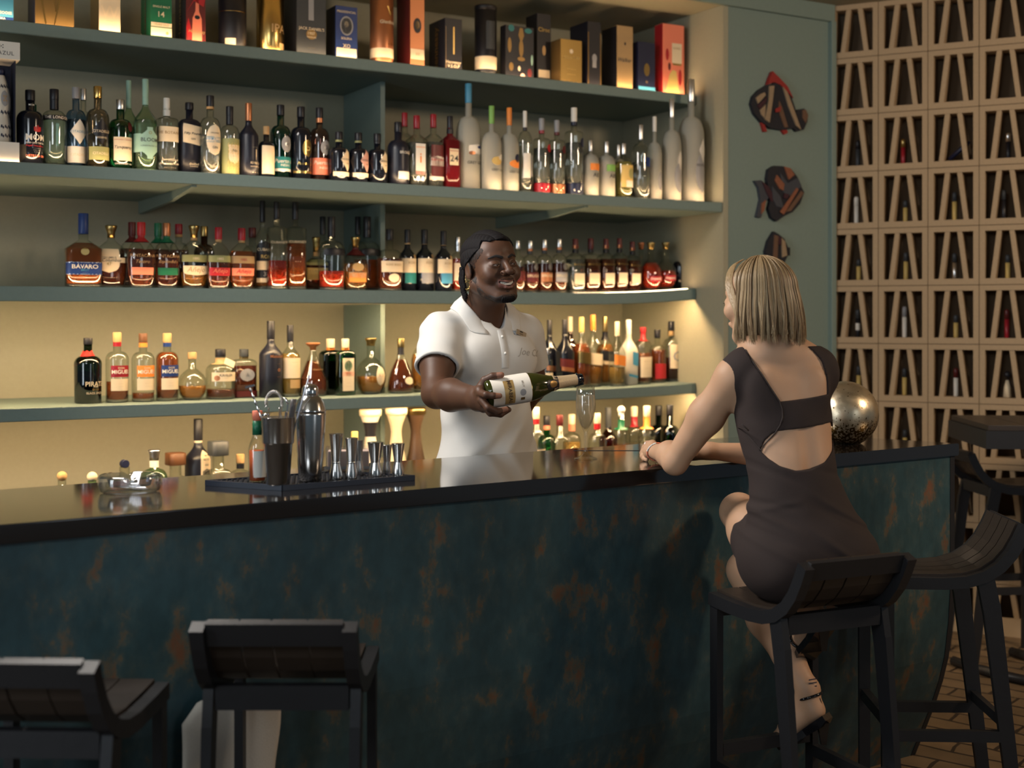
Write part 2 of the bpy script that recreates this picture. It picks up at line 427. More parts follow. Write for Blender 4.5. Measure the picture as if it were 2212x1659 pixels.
# seam of the lifting leaf, proud by a hair
def bar_local(p):
    q = Vector((p.x, p.y)) - B0; return (q.dot(BU), q.dot(BN))
a1 = bar_local(on_z(1238, 973.5, BTOP)); a2 = bar_local(on_z(1404, 981, BTOP))
o = MB().bar((a1[0], a1[1], BTOP + .0006), (a2[0] + .25, a2[1] - .045, BTOP + .0006), .006, .0012).build('leaf_seam', dark, bar)
# ================================================================ bottles
G = {
 'clear': glass('clear_glass', (.93, .95, .91)), 'blue': glass('blue_glass', (.42, .60, .80)), 'green': glass('green_glass', (.10, .42, .20)),
 'pale': glass('pale_green_glass', (.66, .84, .66)), 'dgreen': glass('dark_green_glass', (.05, .13, .06)), 'brown': glass('brown_glass', (.30, .13, .04)),
 'teal': glass('teal_glass', (.12, .38, .32)), 'smoke': glass('smoke_glass', (.55, .50, .42)), 'rose': glass('rose_glass', (.62, .42, .38)),
 'black': mat('black_glass', (.006, .007, .012), .12, coat=.4), 'ink': mat('matte_black_glass', (.010, .011, .02), .34),
 'red': mat('red_glass', (.16, .008, .012), .12, trans=.25), 'white': mat('white_ceramic', (.62, .57, .48), .3), 'cream': mat('cream_ceramic', (.56, .46, .32), .35),
 'brownc': mat('brown_ceramic', (.055, .030, .016), .4), 'frost': mat('frosted_glass', (.78, .76, .66), .42, trans=.62, ior=1.12),
}
LQ = {k: mat('liquid_' + k, c, .0, trans=.72 if k in ('amber', 'damber', 'dark', 'red', 'gold') else .92, ior=1.34) for k, c in {
 'amber': (.88, .36, .08), 'damber': (.50, .12, .03), 'dark': (.24, .055, .022), 'red': (.80, .07, .025), 'gold': (.85, .50, .14), 'pale': (.86, .80, .55),
 'water': (.95, .96, .94), 'mint': (.62, .85, .76), 'champ': (.93, .82, .52), 'yellow': (.93, .84, .28)}.items()}
K = {k: mat('print_' + k, c, r, metal=mt) for k, (c, r, mt) in {
 'black': ((.010, .010, .014), .4, 0), 'white': ((.78, .74, .66), .5, 0), 'cream': ((.72, .60, .42), .5, 0), 'gold': ((.72, .48, .16), .25, 1),
 'silver': ((.72, .72, .72), .28, 1), 'red': ((.40, .015, .02), .4, 0), 'crimson': ((.28, .01, .02), .35, 0), 'coral': ((.80, .22, .13), .5, 0), 'blue': ((.01, .035, .16), .4, 0),
 'sky': ((.06, .26, .42), .4, 0), 'navy': ((.008, .012, .04), .4, 0), 'green': ((.01, .13, .06), .4, 0), 'lime': ((.20, .42, .10), .5, 0), 'orange': ((.80, .25, .04), .45, 0),
 'mint': ((.32, .52, .42), .5, 0), 'cork': ((.50, .30, .13), .8, 0), 'wood': ((.11, .045, .018), .5, 0), 'copper': ((.50, .20, .09), .35, .7), 'yellow': ((.62, .44, .14), .5, 0),
 'olive': ((.30, .30, .12), .5, 0), 'grey': ((.30, .30, .31), .5, 0), 'dgrey': ((.04, .045, .05), .5, 0), 'pink': ((.72, .40, .32), .5, 0), 'teal': ((.02, .20, .20), .4, 0),
 'brass': ((.45, .32, .12), .3, 1), 'maroon': ((.10, .012, .012), .4, 0), 'tan': ((.42, .27, .12), .5, 0), 'dgold': ((.26, .16, .055), .35, .6), 'paper': ((.78, .64, .44), .7, 0)}.items()}
solidglass = mat('thick_glass', (.95, .96, .93), .03, trans=.88, ior=1.45)

# type: body top, shoulder top, neck radius, cap bottom, cap radius, shoulder style, squareness, depth ratio, foot width
TY = {
 'gin': (.60, .73, .34, .86, .37, 'r', 2, 1, .97), 'round': (.56, .72, .33, .84, .36, 'r', 2, 1, 1), 'tall': (.52, .72, .24, .80, .26, 's', 2, 1, 1),
 'vodka': (.60, .76, .26, .80, .28, 'r', 2, 1, 1), 'frostv': (.53, .70, .25, .82, .27, 'r', 2, 1, 1), 'square': (.66, .74, .30, .82, .33, 'c', 6, .9, 1),
 'slim': (.70, .74, .30, .84, .32, 'r', 2, 1, 1), 'squat': (.62, .78, .27, .90, .33, 'r', 3, .75, .90), 'wine': (.55, .72, .32, .76, .34, 's', 2, 1, 1),
 'flask': (.50, .62, .23, .88, .28, 'f', 2, .55, .72), 'ball': (.50, .66, .26, .86, .30, 'b', 2, 1, .6), 'bell': (.60, .76, .22, .80, .28, 'f2', 2.4, .55, .80),
 'tablet': (.52, .64, .26, .72, .28, 'c', 5, .5, .97), 'apoth': (.58, .70, .34, .84, .38, 'r', 2, 1, 1), 'xo': (.48, .74, .20, .84, .24, 'xo', 2, .8, .92),
 'cone': (.30, .80, .22, .86, .40, 'c', 2, 1, 1), 'jag': (.70, .80, .34, .84, .38, 'r', 6, .62, 1), 'cub': (.70, .725, .26, .80, .33, 'c', 6, .8, 1),
 'big': (.50, .68, .26, .82, .28, 'r', 2.3, .8, .92), 'jw': (.50, .74, .28, .78, .32, 's', 5, .9, .95), 'teq': (.40, .62, .36, .80, .62, 'r', 5, .8, 1), 'hour': (.35, .72, .42, .93, .9, 'h', 2, 1, .8),
 'can': (.60, .73, .30, .90, .33, 'r', 2, 1, .96)}
def profile(T, H, hw):
    bh, sh, nr, ch, cr, st, e, dr, bt = TY[T]
    P = [(0, .86 * bt), (.012, bt)]
    if st in ('r', 's', 'c'):
        P += [(bh * .5, (1 + bt) / 2 if bt != 1 else 1), (bh, 1)]
        for i in range(1, 9):
            t = i / 8
            q = math.sqrt(max(0, 1 - t * t)) if st == 'r' else (1 - t * t * (3 - 2 * t) if st == 's' else 1 - t)
            P.append((bh + (sh - bh) * t, nr + (1 - nr) * q))
    elif st in ('f', 'b', 'f2', 'xo'):
        pts = {'f': [(.05, .80), (.15, .92), (.28, 1), (.38, .98), (.46, .88), (.52, .72), (.57, .5), (.60, .34), (.62, 0)],
               'b': [(.04, .68), (.12, .86), (.22, .97), (.33, 1), (.44, .93), (.52, .78), (.58, .58), (.63, .38), (.66, 0)],
               'f2': [(.05, .86), (.2, .95), (.4, 1), (.52, .98), (.6, .88), (.66, .72), (.71, .48), (.75, .28), (.77, 0)],
               'xo': [(.04, 1), (.12, 1), (.25, .93), (.38, .80), (.50, .60), (.60, .40), (.68, .27), (.74, .21)]}[st]
        P += [(z, max(r, nr)) for z, r in pts]
    elif st == 'h':
        P = [(0, .7), (.02, .78), (.15, .98), (.28, 1.0), (.42, .86), (.55, .62), (.68, .48), (.74, .45), (.82, .56), (.90, .78), (.93, .86)]
    P.append((min(ch + .02, .99), nr if st != 'h' else .8))
    return [(z * H, r * hw) for z, r in P]
def rad_at(pr, z):
    for (z0, r0), (z1, r1) in zip(pr, pr[1:]):
        if z0 <= z <= z1: return r0 + (r1 - r0) * (z - z0) / max(1e-6, z1 - z0)
    return pr[-1][1]
SHAPES = {'rect': lambda v: 1, 'diamond': lambda v: 1 - abs(2*v-1) * .98, 'oval': lambda v: math.sqrt(max(.002, 1-(2*v-1)**2)),
 'arch': lambda v: 1 if v < .7 else math.sqrt(max(.002, 1-((v-.7)/.3)**2)), 'shield': lambda v: 1 if v > .35 else math.sqrt(max(.002, 1-((.35-v)/.35)**2)),
 'bloom': lambda v: (1 if .2 < v < .8 else (.55 if .1 < v < .9 else .3)), 'half': lambda v: 1 - abs(2*v-1) * .96}
def sec(a, r, e, dr):
    ca, sa = math.cos(a), math.sin(a)
    k = (abs(ca)**e + abs(sa)**e)**(-1/e) if e != 2 else 1
    return r*k*ca, r*k*sa*dr
def wrap(b, pr, e, dr, shape, z0, z1, ha, a0=0, off=.0007, mi=0, nv=12, nu=14, skew=0):
    """a patch laid on the wall of a bottle, centred a0 from its front"""
    f = SHAPES[shape]; vs = []; fs = []
    for j in range(nv + 1):
        v = j / nv; h = ha * f(v)
        for i in range(nu + 1):
            u = -1 + 2*i/nu; z = z0 + v*(z1-z0) + skew*u
            r = rad_at(pr, z); x, y = sec(-PI/2 + a0 + h*u, r + off, e, dr)
            if dr != 1: y -= off * .6
            vs.append((x, y, z))
    for j in range(nv):
        for i in range(nu):
            k = j*(nu+1)+i; fs.append((k, k+1, k+nu+2, k+nu+1))
    b.add(vs, fs, mi, True)
def wrap_text(b, pr, e, dr, txt, zc, h, a0=0, off=.0016, mi=0, bold=.0, shear=0, maxw=None, vert=False):
    vs, fs, w, hh = text_mesh(txt, bold, shear)
    s = h / .7
    if maxw and w*s > maxw: s = maxw / w
    r0 = max(rad_at(pr, zc), .004)
    out = []
    for x, y in vs:
        if vert: x, y = y, -x
        z = zc + y*s; r = rad_at(pr, zc)
        px, py = sec(-PI/2 + a0 + x*s/r0, r + off, e, dr)
        if dr != 1: py -= off*.5
        out.append((px, py, z))
    b.add(out, fs, mi, False)
NB = {'n': 0}
QUEUE = []; PLACED = {k: [((SO + SU*(shelf_s(822, .42) + .011) + SN*(.43 + i*.02)).x, (SO + SU*(shelf_s(822, .42) + .011) + SN*(.43 + i*.02)).y, .012) for i in range(21)] for k in (2, 3, 4, 5)}
def B(*a, **k): QUEUE.append((a, k))
def circles(p, hw, dr, ex, rz):
    if dr < .8:
        q = hw*(1 - dr); r = hw*dr*1.02; return [(p.x + math.cos(rz)*q*t, p.y + math.sin(rz)*q*t, r) for t in (-1, -.5, 0, .5, 1)]
    return [(p.x, p.y, hw*(1.0 if ex < 3 else 1.10))]
def clash(shelf, cs): return any((a - x)**2 + (b - y)**2 < (r + q)**2 for a, b, r in cs for x, y, q in PLACED.get(shelf, []))
def bottle(shelf, px, yt, w, T, gk, lq, lvl, cap, labels, desc, d=.055, rot=10, group=None, band=None, cat='bottle', name='liquor_bottle', z=None, n=28, solid=False, tilt=0, capstyle=None, e=None):
    zb = z if z is not None else SH[shelf][0]
    d0 = SH[shelf][2] if shelf in SH else .10
    # depth first guessed, then set from the width
    Y = shelf_pt(px, d0 + .08, 0).y; hw = w / 2 / FPX * Y
    bh, sh, nr, ch, cr, st, ex, dr, bt = TY[T]
    if e: ex = e
    done = False; hw0 = hw
    for sc in (1, .96, .92, .88):
        for dd in (0, .01, -.01, -.02, -.035, .02, .03, .04, .05, .06, .07, .08, .10, .12, .14, .17, .20, .24):
            if dd < 0 and (d + dd < .045): continue
            p = shelf_pt(px, d0 + d + dd + hw0 * dr, zb); hw = w / 2 / FPX * p.y * sc
            if dd > .05 and sc > .9 and d < .1: break
            cs = circles(p, hw, dr, ex, R(30 + rot))
            if not clash(shelf, cs): done = True; break
        if done: break
    if not done: print('CLASH', desc)
    PLACED.setdefault(shelf, []).extend(cs); Y = p.y
    up = 0
    if shelf in (3, 4):
        up = rise(shelf, min(3.3, (Vector((p.x, p.y)) - SO).dot(SU))) + .0003
    p.z += up + .0003
    H = CAMH - (yt - CY) / FPX * Y - p.z
    root = thing(name, p, R(30 + rot), desc, cat, group)
    pr = profile(T, H, hw); n = 24 if w < 45 else 30
    op = gk in ('black', 'ink', 'red', 'white', 'cream', 'brownc')
    b = MB(); b.lathe(pr, n, e=ex, dr=dr)
    body = b.build('body', G[gk], root)
    if not op and gk != 'frost':
        q = MB().lathe([(.0012, .86*hw*bt), (.004, .93*hw*bt), (.035*H, .95*hw*bt)], n, e=ex, dr=dr); q.build('thick_base', solidglass, root)
    if lq and not op:
        top = lvl * H; t = min(.0022, hw * .08); pl = [(.038*H + t, rad_at(pr, .04*H) - t*1.4)]
        for zz, rr in pr:
            if .05*H < zz < top - .002: pl.append((zz, rr - t*1.4))
        pl.append((top, rad_at(pr, top) - t*1.4))
        MB().lathe(pl, n, e=ex, dr=dr).build('liquid', LQ[lq], root)
    # cap
    cb = MB(); c0, c1, rc = ch*H, H, cr*hw*1.0
    if T == 'hour': cb.lathe([(.925*H, .86*hw), (.93*H, .95*hw), (.985*H, .98*hw), (H, .93*hw)], n)
    elif capstyle == 'flare': cb.lathe([(c0, nr*hw*1.05), (c0 + .4*(c1-c0), nr*hw*1.1), (c1 - .35*(c1-c0), rc*1.1), (c1-.1*(c1-c0), rc*1.35), (c1, rc*1.2)], n)
    elif capstyle == 'ball': cb.sphere((0, 0, c1 - rc*1.15), rc*1.15); cb.lathe([(c0, nr*hw*.9), (c1 - rc*2, nr*hw*.9)], 16)
    elif capstyle == 'disc':
        rr = (c1-c0)/2; cb.lathe([(-rc*.55, rr*.9), (-rc*.5, rr), (-.003, rr), (0, rr*.96), (.003, rr), (rc*.5, rr), (rc*.55, rr*.9)], 24)
        vv = cb.v; cb.v = [(a, c, c0 + rr + b2) for (a, b2, c) in vv]
    else: cb.lathe([(c0, rc*.97), (c0+.002, rc), (c1-.002, rc), (c1, rc*.93)], 20, e=2 if T != 'teq' else 5)
    cb.build('cap', K[cap], root)
    if band:
        for (b0, b1, key) in (band if isinstance(band, list) else [band]):
            pb = [(b0*H, rad_at(pr, b0*H) + .0008)] + [(zz, rr + .0008) for zz, rr in pr if b0*H < zz < b1*H] + [(b1*H, rad_at(pr, min(b1*H, pr[-1][0])) + .0008)]
            MB().lathe(pb, 20, cap=False, e=2 if ex < 4 else ex, dr=dr if ex > 4 else 1).build('neck_band', K[key], root)
    for lb in labels:
        shape, z0, z1, ha, key = lb[:5]; txts = lb[5:]
        b = MB(); mats = [K[key]] if key else []
        ha_, a0 = (ha if isinstance(ha, tuple) else (ha, 0))
        if shape: wrap(b, pr, ex, dr, shape if shape != 'skew' else 'rect', z0*H, z1*H, R(ha_), R(a0), skew=-.006 if shape == 'skew' else 0)
        for t in txts:   # (text, z, height, colour)
            ln, tz, th, tk = t[:4]; o_ = t[4] if len(t) > 4 else {}
            mats.append(K[tk])
            r0 = rad_at(pr, tz*H)
            wrap_text(b, pr, ex, dr, ln, tz*H, th*H, R(a0 + o_.get('a', 0)), mi=len(mats)-1, bold=o_.get('b', .006), shear=o_.get('s', 0),
                      maxw=2*R(ha_)*r0*.9, vert=o_.get('v', False))
        b.build('label' if shape else 'lettering', mats, root)
    NB['n'] += 1
    return root
def lines(z0, z1, k, col='dgrey'):
    """rows of fine print too small to read, as dashes"""
    return [('-' * 9, z0 + (z1-z0)*i/(max(1, k-1)), .012, col, {'b': 0}) for i in range(k)]

# ---- shelf 2: gins and vodkas
B(2, 68, 226, 58, 'round', 'green', 'water', .5, 'green', [], 'green glass bottle mostly hidden behind the black MOM bottle', d=.17)
B(2, 65, 195, 56, 'gin', 'black', None, 0, 'black', [(None, 0, 0, (50, 8), None, ('MOM', .36, .115, 'white', {'b': .012}), ('GOD SAVE THE GIN', .285, .028, 'white'), ('Royal Smoothness', .245, .03, 'red', {'s': .3}), ('- - - - - -', .215, .02, 'white'), ('- - - - -', .19, .02, 'white'), ('- - - -', .165, .02, 'white'), ('DISTILLED GIN', .115, .03, 'coral')),
   ('shield', .43, .50, (17, 14), 'red'), ('diamond', .47, .53, (7, 14), 'crimson'), (None, 0, 0, (40, 0), None, ('MOM', .80, .03, 'white'))], 'black bottle with bold white MOM lettering under a red crown, far left of the gins')
B(2, 117, 193, 52, 'gin', 'clear', 'mint', .62, 'black', [('rect', .60, .655, 80, 'black', ('THE LONDON', .627, .036, 'white')), (None, 0, 0, (60, 10), None, ('- - - - - - - -', .575, .02, 'dgrey'), ('- - - - - -', .55, .02, 'dgrey'))], 'stout clear bottle with pale green liquid, black cap and a THE LONDON band', band=(.74, .86, 'black'), rot=6)
B(2, 180, 192, 34, 'gin', 'clear', 'water', .4, 'silver', [], 'clear bottle almost hidden behind the blue ribbed bottle with a white diamond label', d=.16)
B(2, 164, 189, 50, 'gin', 'blue', 'water', .6, 'grey', [('diamond', .30, .60, 52, 'white', ('CITADELLE', .45, .05, 'sky')), ('rect', .07, .27, 75, 'white', ('CITADELLE', .17, .03, 'cream'))], 'blue ribbed bottle with a white diamond CITADELLE label')
B(2, 211, 187, 48, 'gin', 'smoke', 'pale', .42, 'gold', [('diamond', .29, .60, 52, 'black', ('CITADELLE', .445, .052, 'cream'), ('RESERVE', .37, .022, 'cream')), ('rect', .10, .26, 70, 'olive', ('CITADELLE', .18, .03, 'cream'))], 'grey ribbed bottle with a black diamond CITADELLE label')
B(2, 278, 174, 42, 'tall', 'pale', 'water', .5, 'mint', [], 'pale green bottle with patterned mint neck sleeve, behind its twin', d=.16, band=(.70, .80, 'mint'))
B(2, 260, 216, 50, 'gin', 'green', 'water', .6, 'silver', [('rect', .13, .46, 52, 'cream', ('Tanqueray', .31, .06, 'black', {'s': .3}), ('__________', .42, .02, 'red', {'b': 0})), ('rect', .415, .43, 53, 'red'), ('oval', .54, .68, (17, 38), 'maroon'), (None, 0, 0, (50, 0), None, ('LONDON DRY GIN', .085, .03, 'white'))], 'green bottle with silver screw cap, cream label and dark red seal', rot=6)
B(2, 314, 171, 50, 'tall', 'pale', 'water', .55, 'mint', [('rect', .10, .42, (85, -30), 'lime') if 0 else ('bloom', .13, .47, 50, 'mint', ('BLOOM', .335, .05, 'dgrey'), ('LONDON DRY GIN', .27, .018, 'dgrey'), ('o', .41, .05, 'olive')), ('rect', .20, .40, (30, -75), 'mint')], 'pale green bottle with a mint BLOOM label and patterned mint sleeve', band=(.72, .80, 'mint'))
B(2, 360, 212, 44, 'slim', 'clear', 'water', .6, 'white', [('rect', .41, .61, 80, 'paper', ('THE BOTANIST', .53, .035, 'tan')), (None, 0, 0, (70, 0), None, ('gin distilled', .17, .03, 'cream'), ('dry botanicals', .12, .03, 'cream'), ('- - - - - -', .07, .03, 'cream'))], 'clear engraved bottle with white cap and a plain cream band label', band=(.76, .84, 'white'), e=4, rot=4)
B(2, 409, 222, 54, 'squat', 'ink', None, 0, 'black', [('skew', .42, .68, 45, 'paper', ('Fifty Pounds', .56, .05, 'dgrey', {'s': .3}), ('GIN', .49, .025, 'dgrey')), (None, 0, 0, (50, 5), None, ('distilled', .15, .03, 'cream'), ('London', .12, .025, 'cream'))], 'black tapering bottle with a slanted cream label and narrow neck', rot=8)
B(2, 454, 207, 46, 'gin', 'clear', 'water', .5, 'black', [('oval', .24, .63, 50, 'paper', ('ORGANIC', .52, .018, 'dgrey'), ('GIN', .34, .03, 'dgrey')), ('rect', .40, .475, 50, 'sky', ('PRAIRIE', .4375, .055, 'white')), (None, 0, 0, (50, 0), None, ('distilled', .10, .03, 'cream'))], 'clear bottle with an oval cream label crossed by a blue PRAIRIE band', band=(.83, .89, 'cork'), rot=12)
B(2, 496, 230, 42, 'gin', 'clear', 'yellow', .48, 'black', [('rect', .03, .53, 89, 'olive', ('(:(:):):(', .43, .06, 'yellow'), ('):(:(:):)', .34, .06, 'yellow'), ('(:):(:(:)', .10, .06, 'yellow'), ('(:(:):):(', .18, .06, 'yellow')), ('shield', .17, .44, 38, 'paper', ('No', .36, .04, 'dgrey'), ('- - -', .28, .03, 'dgrey'))], 'bottle wrapped in yellow leaf pattern with a cream shield label', band=[(.74, .87, 'black'), (.87, .93, 'cork')], rot=16)
B(2, 537, 223, 42, 'wine', 'ink', None, 0, 'copper', [(None, 0, 0, (40, 20), None, ('KI NO BI', .19, .05, 'cream'), ('KYOTO DRY GIN', .14, .022, 'cream'), ('I', .32, .10, 'cream'), ('I', .26, .06, 'cream'), ('- - - - - -', .40, .02, 'cream'), ('- - - -', .06, .04, 'cream'))], 'black bottle with copper coloured cap and gold lettering low on its front')
B(2, 575, 273, 36, 'round', 'black', None, 0, 'cork', [('rect', .08, .62, 52, 'paper')], 'small black bottle with a cork and a tall blank cream label', rot=4)
B(2, 606, 227, 44, 'gin', 'teal', 'mint', .6, 'black', [('oval', .36, .58, (34, 10), 'grey', ('o', .47, .09, 'silver')), ('rect', .15, .30, 75, 'teal', ('Puerto de', .245, .05, 'white', {'s': .2}), ('INDIAS', .19, .03, 'white')), ('rect', .11, .145, 75, 'white')], 'teal green bottle with black cap and round silver badge')
B(2, 650, 231, 46, 'gin', 'black', None, 0, 'black', [('oval', .32, .55, (34, 12), 'gold', ('o', .43, .09, 'yellow')), (None, 0, 0, (60, 6), None, ('Puerto GIN', .23, .055, 'gold', {'s': .2})), ('rect', .10, .13, 75, 'gold')], 'black bottle with round gold badge and gold lettering')
B(2, 690, 233, 42, 'gin', 'rose', 'water', .5, 'black', [('oval', .36, .56, (36, 12), 'grey', ('o', .46, .09, 'silver')), ('rect', .10, .32, 78, 'coral', ('Puerto de', .26, .05, 'white', {'s': .2}), ('INDIAS', .19, .03, 'white'))], 'greyish pink bottle with round silver badge and coral label, top rim pink', band=(.80, .86, 'copper'))
for (px, yt, w, kc, bc_, ds) in ((732, 285, 43, 'paper', 'cream', 'squat black apothecary bottle, white pointed label with blue script, leftmost of three'), (774, 287, 43, 'pink', 'cream', 'squat black apothecary bottle with a pinkish pointed label, middle of three'), (815, 289, 42, 'cream', None, 'squat black apothecary bottle with yellowish pointed label, rightmost of three')):
    lb = [('half', .22, .66, (46, 26), kc, ('HENDRICKS', .45, .05, 'dgrey'), ('GIN', .37, .03, 'dgrey'))]
    if bc_: lb.append(('rect', .12, .20, (75, 10), 'paper'))
    B(2, px, yt, w, 'apoth', 'black', None, 0, 'black', lb, ds, group=None, rot=10, band=(.80, .85, 'olive' if kc != 'cream' else 'black'))
B(2, 874, 244, 38, 'square', 'clear', 'water', .6, 'crimson', [], 'clear bottle with dark red cap, half hidden behind the black lettered bottle', d=.15)
B(2, 860, 264, 47, 'round', 'ink', None, 0, 'black', [(None, 0, 0, (45, 14), None, ('BROKERS', .515, .07, 'white')), ('rect', .10, .22, (50, 15), 'white')], 'black bottle lettered in white with a white strip near its foot', rot=12)
B(2, 900, 250, 42, 'square', 'clear', 'water', .62, 'crimson', [('rect', .17, .60, 30, 'white', ('BEEFEATER', .55, .04, 'orange'), ('i', .40, .14, 'orange')), ('rect', .17, .22, 30, 'coral'), ('oval', .08, .15, (12, -16), 'silver'), ('oval', .08, .15, (12, 16), 'silver')], 'clear square bottle with red cap and tall white label', rot=2, e=4)
B(2, 936, 247, 40, 'square', 'clear', 'water', .62, 'crimson', [('rect', .16, .58, 40, 'maroon'), ('arch', .30, .44, 42, 'white', ('BEEFEATER', .38, .04, 'red')), ('rect', .11, .16, 50, 'white')], 'clear bottle with red cap and dark red picture label', rot=6, e=4)
B(2, 972, 251, 40, 'square', 'red', None, 0, 'black', [('rect', .33, .55, 30, 'paper', ('24', .42, .09, 'black'), ('BEEFEATER', .52, .02, 'red'))], 'dark red bottle with black cap and a square 24 label', rot=4, band=(.76, .82, 'black'))
B(2, 1012, 181, 54, 'frostv', 'frost', None, 0, 'sky', [('rect', .20, .40, (70, 6), None) if 0 else (None, 0, 0, (60, 12), None, ('GREY GOOSE', .26, .03, 'dgrey')), ('arch', .34, .43, (45, 10), 'white'), ('oval', .39, .42, (14, 22), 'blue'), ('oval', .33, .365, (16, -20), 'copper')], 'largest frosted bottle, tall blue cap and white bird picture', rot=10)
B(2, 1062, 229, 44, 'frostv', 'frost', None, 0, 'lime', [(None, 0, 0, (60, 16), None, ('GREY GOOSE', .245, .035, 'dgrey')), ('oval', .30, .40, (34, -4), 'yellow'), ('oval', .36, .42, (20, 26), 'white')], 'frosted bottle with green neck sleeve', rot=10, band=(.79, .84, 'lime'))
B(2, 1100, 233, 42, 'frostv', 'frost', None, 0, 'orange', [(None, 0, 0, (60, 16), None, ('GREY GOOSE', .235, .035, 'dgrey')), ('oval', .28, .38, (50, 12), 'orange'), ('oval', .345, .45, (24, 22), 'navy')], 'frosted bottle with orange neck sleeve and orange fruit picture', rot=10, band=(.79, .84, 'orange'))
B(2, 1134, 240, 32, 'vodka', 'clear', 'water', .62, 'white', [('rect', .18, .48, (30, -20), 'white'), ('rect', .20, .46, (14, 30), 'grey')], 'slim clear bottle with white cap over a black ring', rot=8, band=[(.76, .80, 'black')])
for (px, yt, w, c1, c2, ck, ds) in ((1170, 256, 38, 'crimson', 'red', 'grey', 'clear cylinder bottle with a red round seal and red foot'), (1203, 260, 36, 'maroon', 'copper', 'grey', 'clear cylinder bottle with a dark round seal and amber foot'), (1240, 233, 41, 'navy', 'navy', 'white', 'tall clear cylinder bottle with a navy seal and dark blue foot')):
    B(2, px, yt, w, 'cub' if 0 else 'slim', 'clear', 'water', .6, ck, [('oval', .545, .655, (24, 26), c2 if c2 != 'copper' else 'maroon'), ('rect', .01, .14, 179.9, c1 if c2 != 'copper' else 'copper'), (None, 0, 0, (60, 16), None, ('CIROC', .50, .04, 'dgrey'))], ds, rot=8, band=(.80, .84, c1))
B(2, 1336, 313, 30, 'vodka', 'frost', None, 0, 'silver', [], 'small frosted bottle half hidden behind the yellow one', d=.14)
B(2, 1275, 303, 38, 'vodka', 'frost', None, 0, 'silver', [('rect', .46, .58, (50, 8), 'orange'), (None, 0, 0, (50, 8), None, ('ABS', .38, .07, 'dgrey'))], 'short frosted bottle with an orange label band')
B(2, 1310, 306, 38, 'vodka', 'frost', None, 0, 'silver', [('rect', .46, .58, (50, 8), 'lime'), (None, 0, 0, (50, 8), None, ('ABS', .38, .07, 'dgrey'))], 'short frosted bottle with a green label band')
B(2, 1347, 310, 40, 'vodka', 'clear', 'yellow', .66, 'silver', [('rect', .20, .60, (60, 0), 'yellow'), ('rect', .20, .32, (40, 14), 'white'), ('oval', .35, .55, (22, 12), 'olive')], 'short bottle with a bright yellow wrap')
B(2, 1384, 270, 40, 'vodka', 'clear', 'water', .5, 'silver', [('rect', .44, .56, (34, 26), 'blue')], 'clear bottle with silver cap and a small blue label')
B(2, 1414, 252, 32, 'frostv', 'frost', None, 0, 'white', [('oval', .12, .34, (26, 10), 'grey')], 'slim frosted bottle, narrowest of the three frosted ones at the right end', rot=8)
B(2, 1451, 214, 42, 'frostv', 'frost', None, 0, 'silver', [('oval', .08, .38, (40, 12), 'grey'), ('diamond', .30, .50, (30, 20), 'white')], 'frosted bottle with bare tree picture, second tallest at the right end', rot=8)
B(2, 1493, 172, 56, 'frostv', 'frost', None, 0, 'silver', [('oval', .08, .40, (40, 14), 'grey', ('BELVEDERE', .30, .03, 'dgrey')), ('diamond', .32, .52, (30, 20), 'white')], 'very large frosted bottle at the right end of the vodka shelf', rot=8)

# ---- shelf 3: rums
B(3, 285, 480, 58, 'bell', 'clear', 'dark', .6, 'maroon', [], 'dark rum bottle with a maroon neck, behind the pink labelled one', d=.17, band=(.70, .80, 'maroon'), rot=0)
B(3, 341, 482, 56, 'bell', 'clear', 'dark', .6, 'green', [], 'dark rum bottle with a dark green neck, behind the green labelled one', d=.17, band=(.70, .80, 'green'), rot=0)
B(3, 386, 484, 44, 'round', 'clear', 'dark', .6, 'crimson', [], 'bottle with a red topped cork, set behind the rum with a pale label', d=.18, band=(.80, .87, 'cork'), rot=0)
B(3, 441, 489, 44, 'round', 'brown', 'dark', .6, 'brass', [], 'bottle with a wide brass collar, tucked behind the rum bottles', d=.18, rot=0)
B(3, 545, 492, 44, 'round', 'clear', 'damber', .6, 'maroon', [], 'red capped bottle mostly hidden behind the slim black capped bottle', d=.17, rot=0)
B(3, 180, 461, 76, 'tablet', 'clear', 'damber', .60, 'blue', [('rect', .17, .335, 72, 'blue', ('BÁVARO', .285, .055, 'white', {'b': .012}), ('BRUT', .23, .03, 'sky'), ('- - - - - -', .195, .014, 'white')), ('rect', .168, .18, 73, 'silver'), ('rect', .325, .337, 73, 'silver'), ('oval', .43, .53, (13, 0), 'brass')], 'flat shouldered rum bottle with tall blue cap and blue BAVARO band, leftmost rum', rot=0)
B(3, 240, 487, 68, 'bell', 'clear', 'dark', .50, 'brass', [('shield', .24, .62, (38, -14), 'cream', ('COLUMBUS', .48, .03, 'dgrey'), ('47', .38, .05, 'brass')), ('rect', .40, .48, (52, -4), 'paper', ('Columbus', .44, .05, 'dgrey', {'s': .3}))], 'rounded rum bottle with flared gold stopper and cream crest label', capstyle='flare', rot=0)
B(3, 305, 480, 62, 'bell', 'clear', 'dark', .58, 'red', [(None, 0, 0, 60, None, ('PUNTACANA', .49, .045, 'tan'), ('Tesoro', .40, .05, 'tan', {'s': .3})), ('rect', .20, .31, 46, 'coral')], 'rounded dark rum bottle with red neck and coral pink label', band=(.70, .80, 'red'), rot=0)
B(3, 360, 482, 58, 'bell', 'clear', 'dark', .55, 'copper', [(None, 0, 0, 60, None, ('PUNTACANA', .49, .045, 'tan'), ('Espléndido', .40, .045, 'tan', {'s': .3})), ('rect', .20, .31, 46, 'green')], 'rounded dark rum bottle with green neck and green label', band=(.70, .80, 'green'), rot=0)
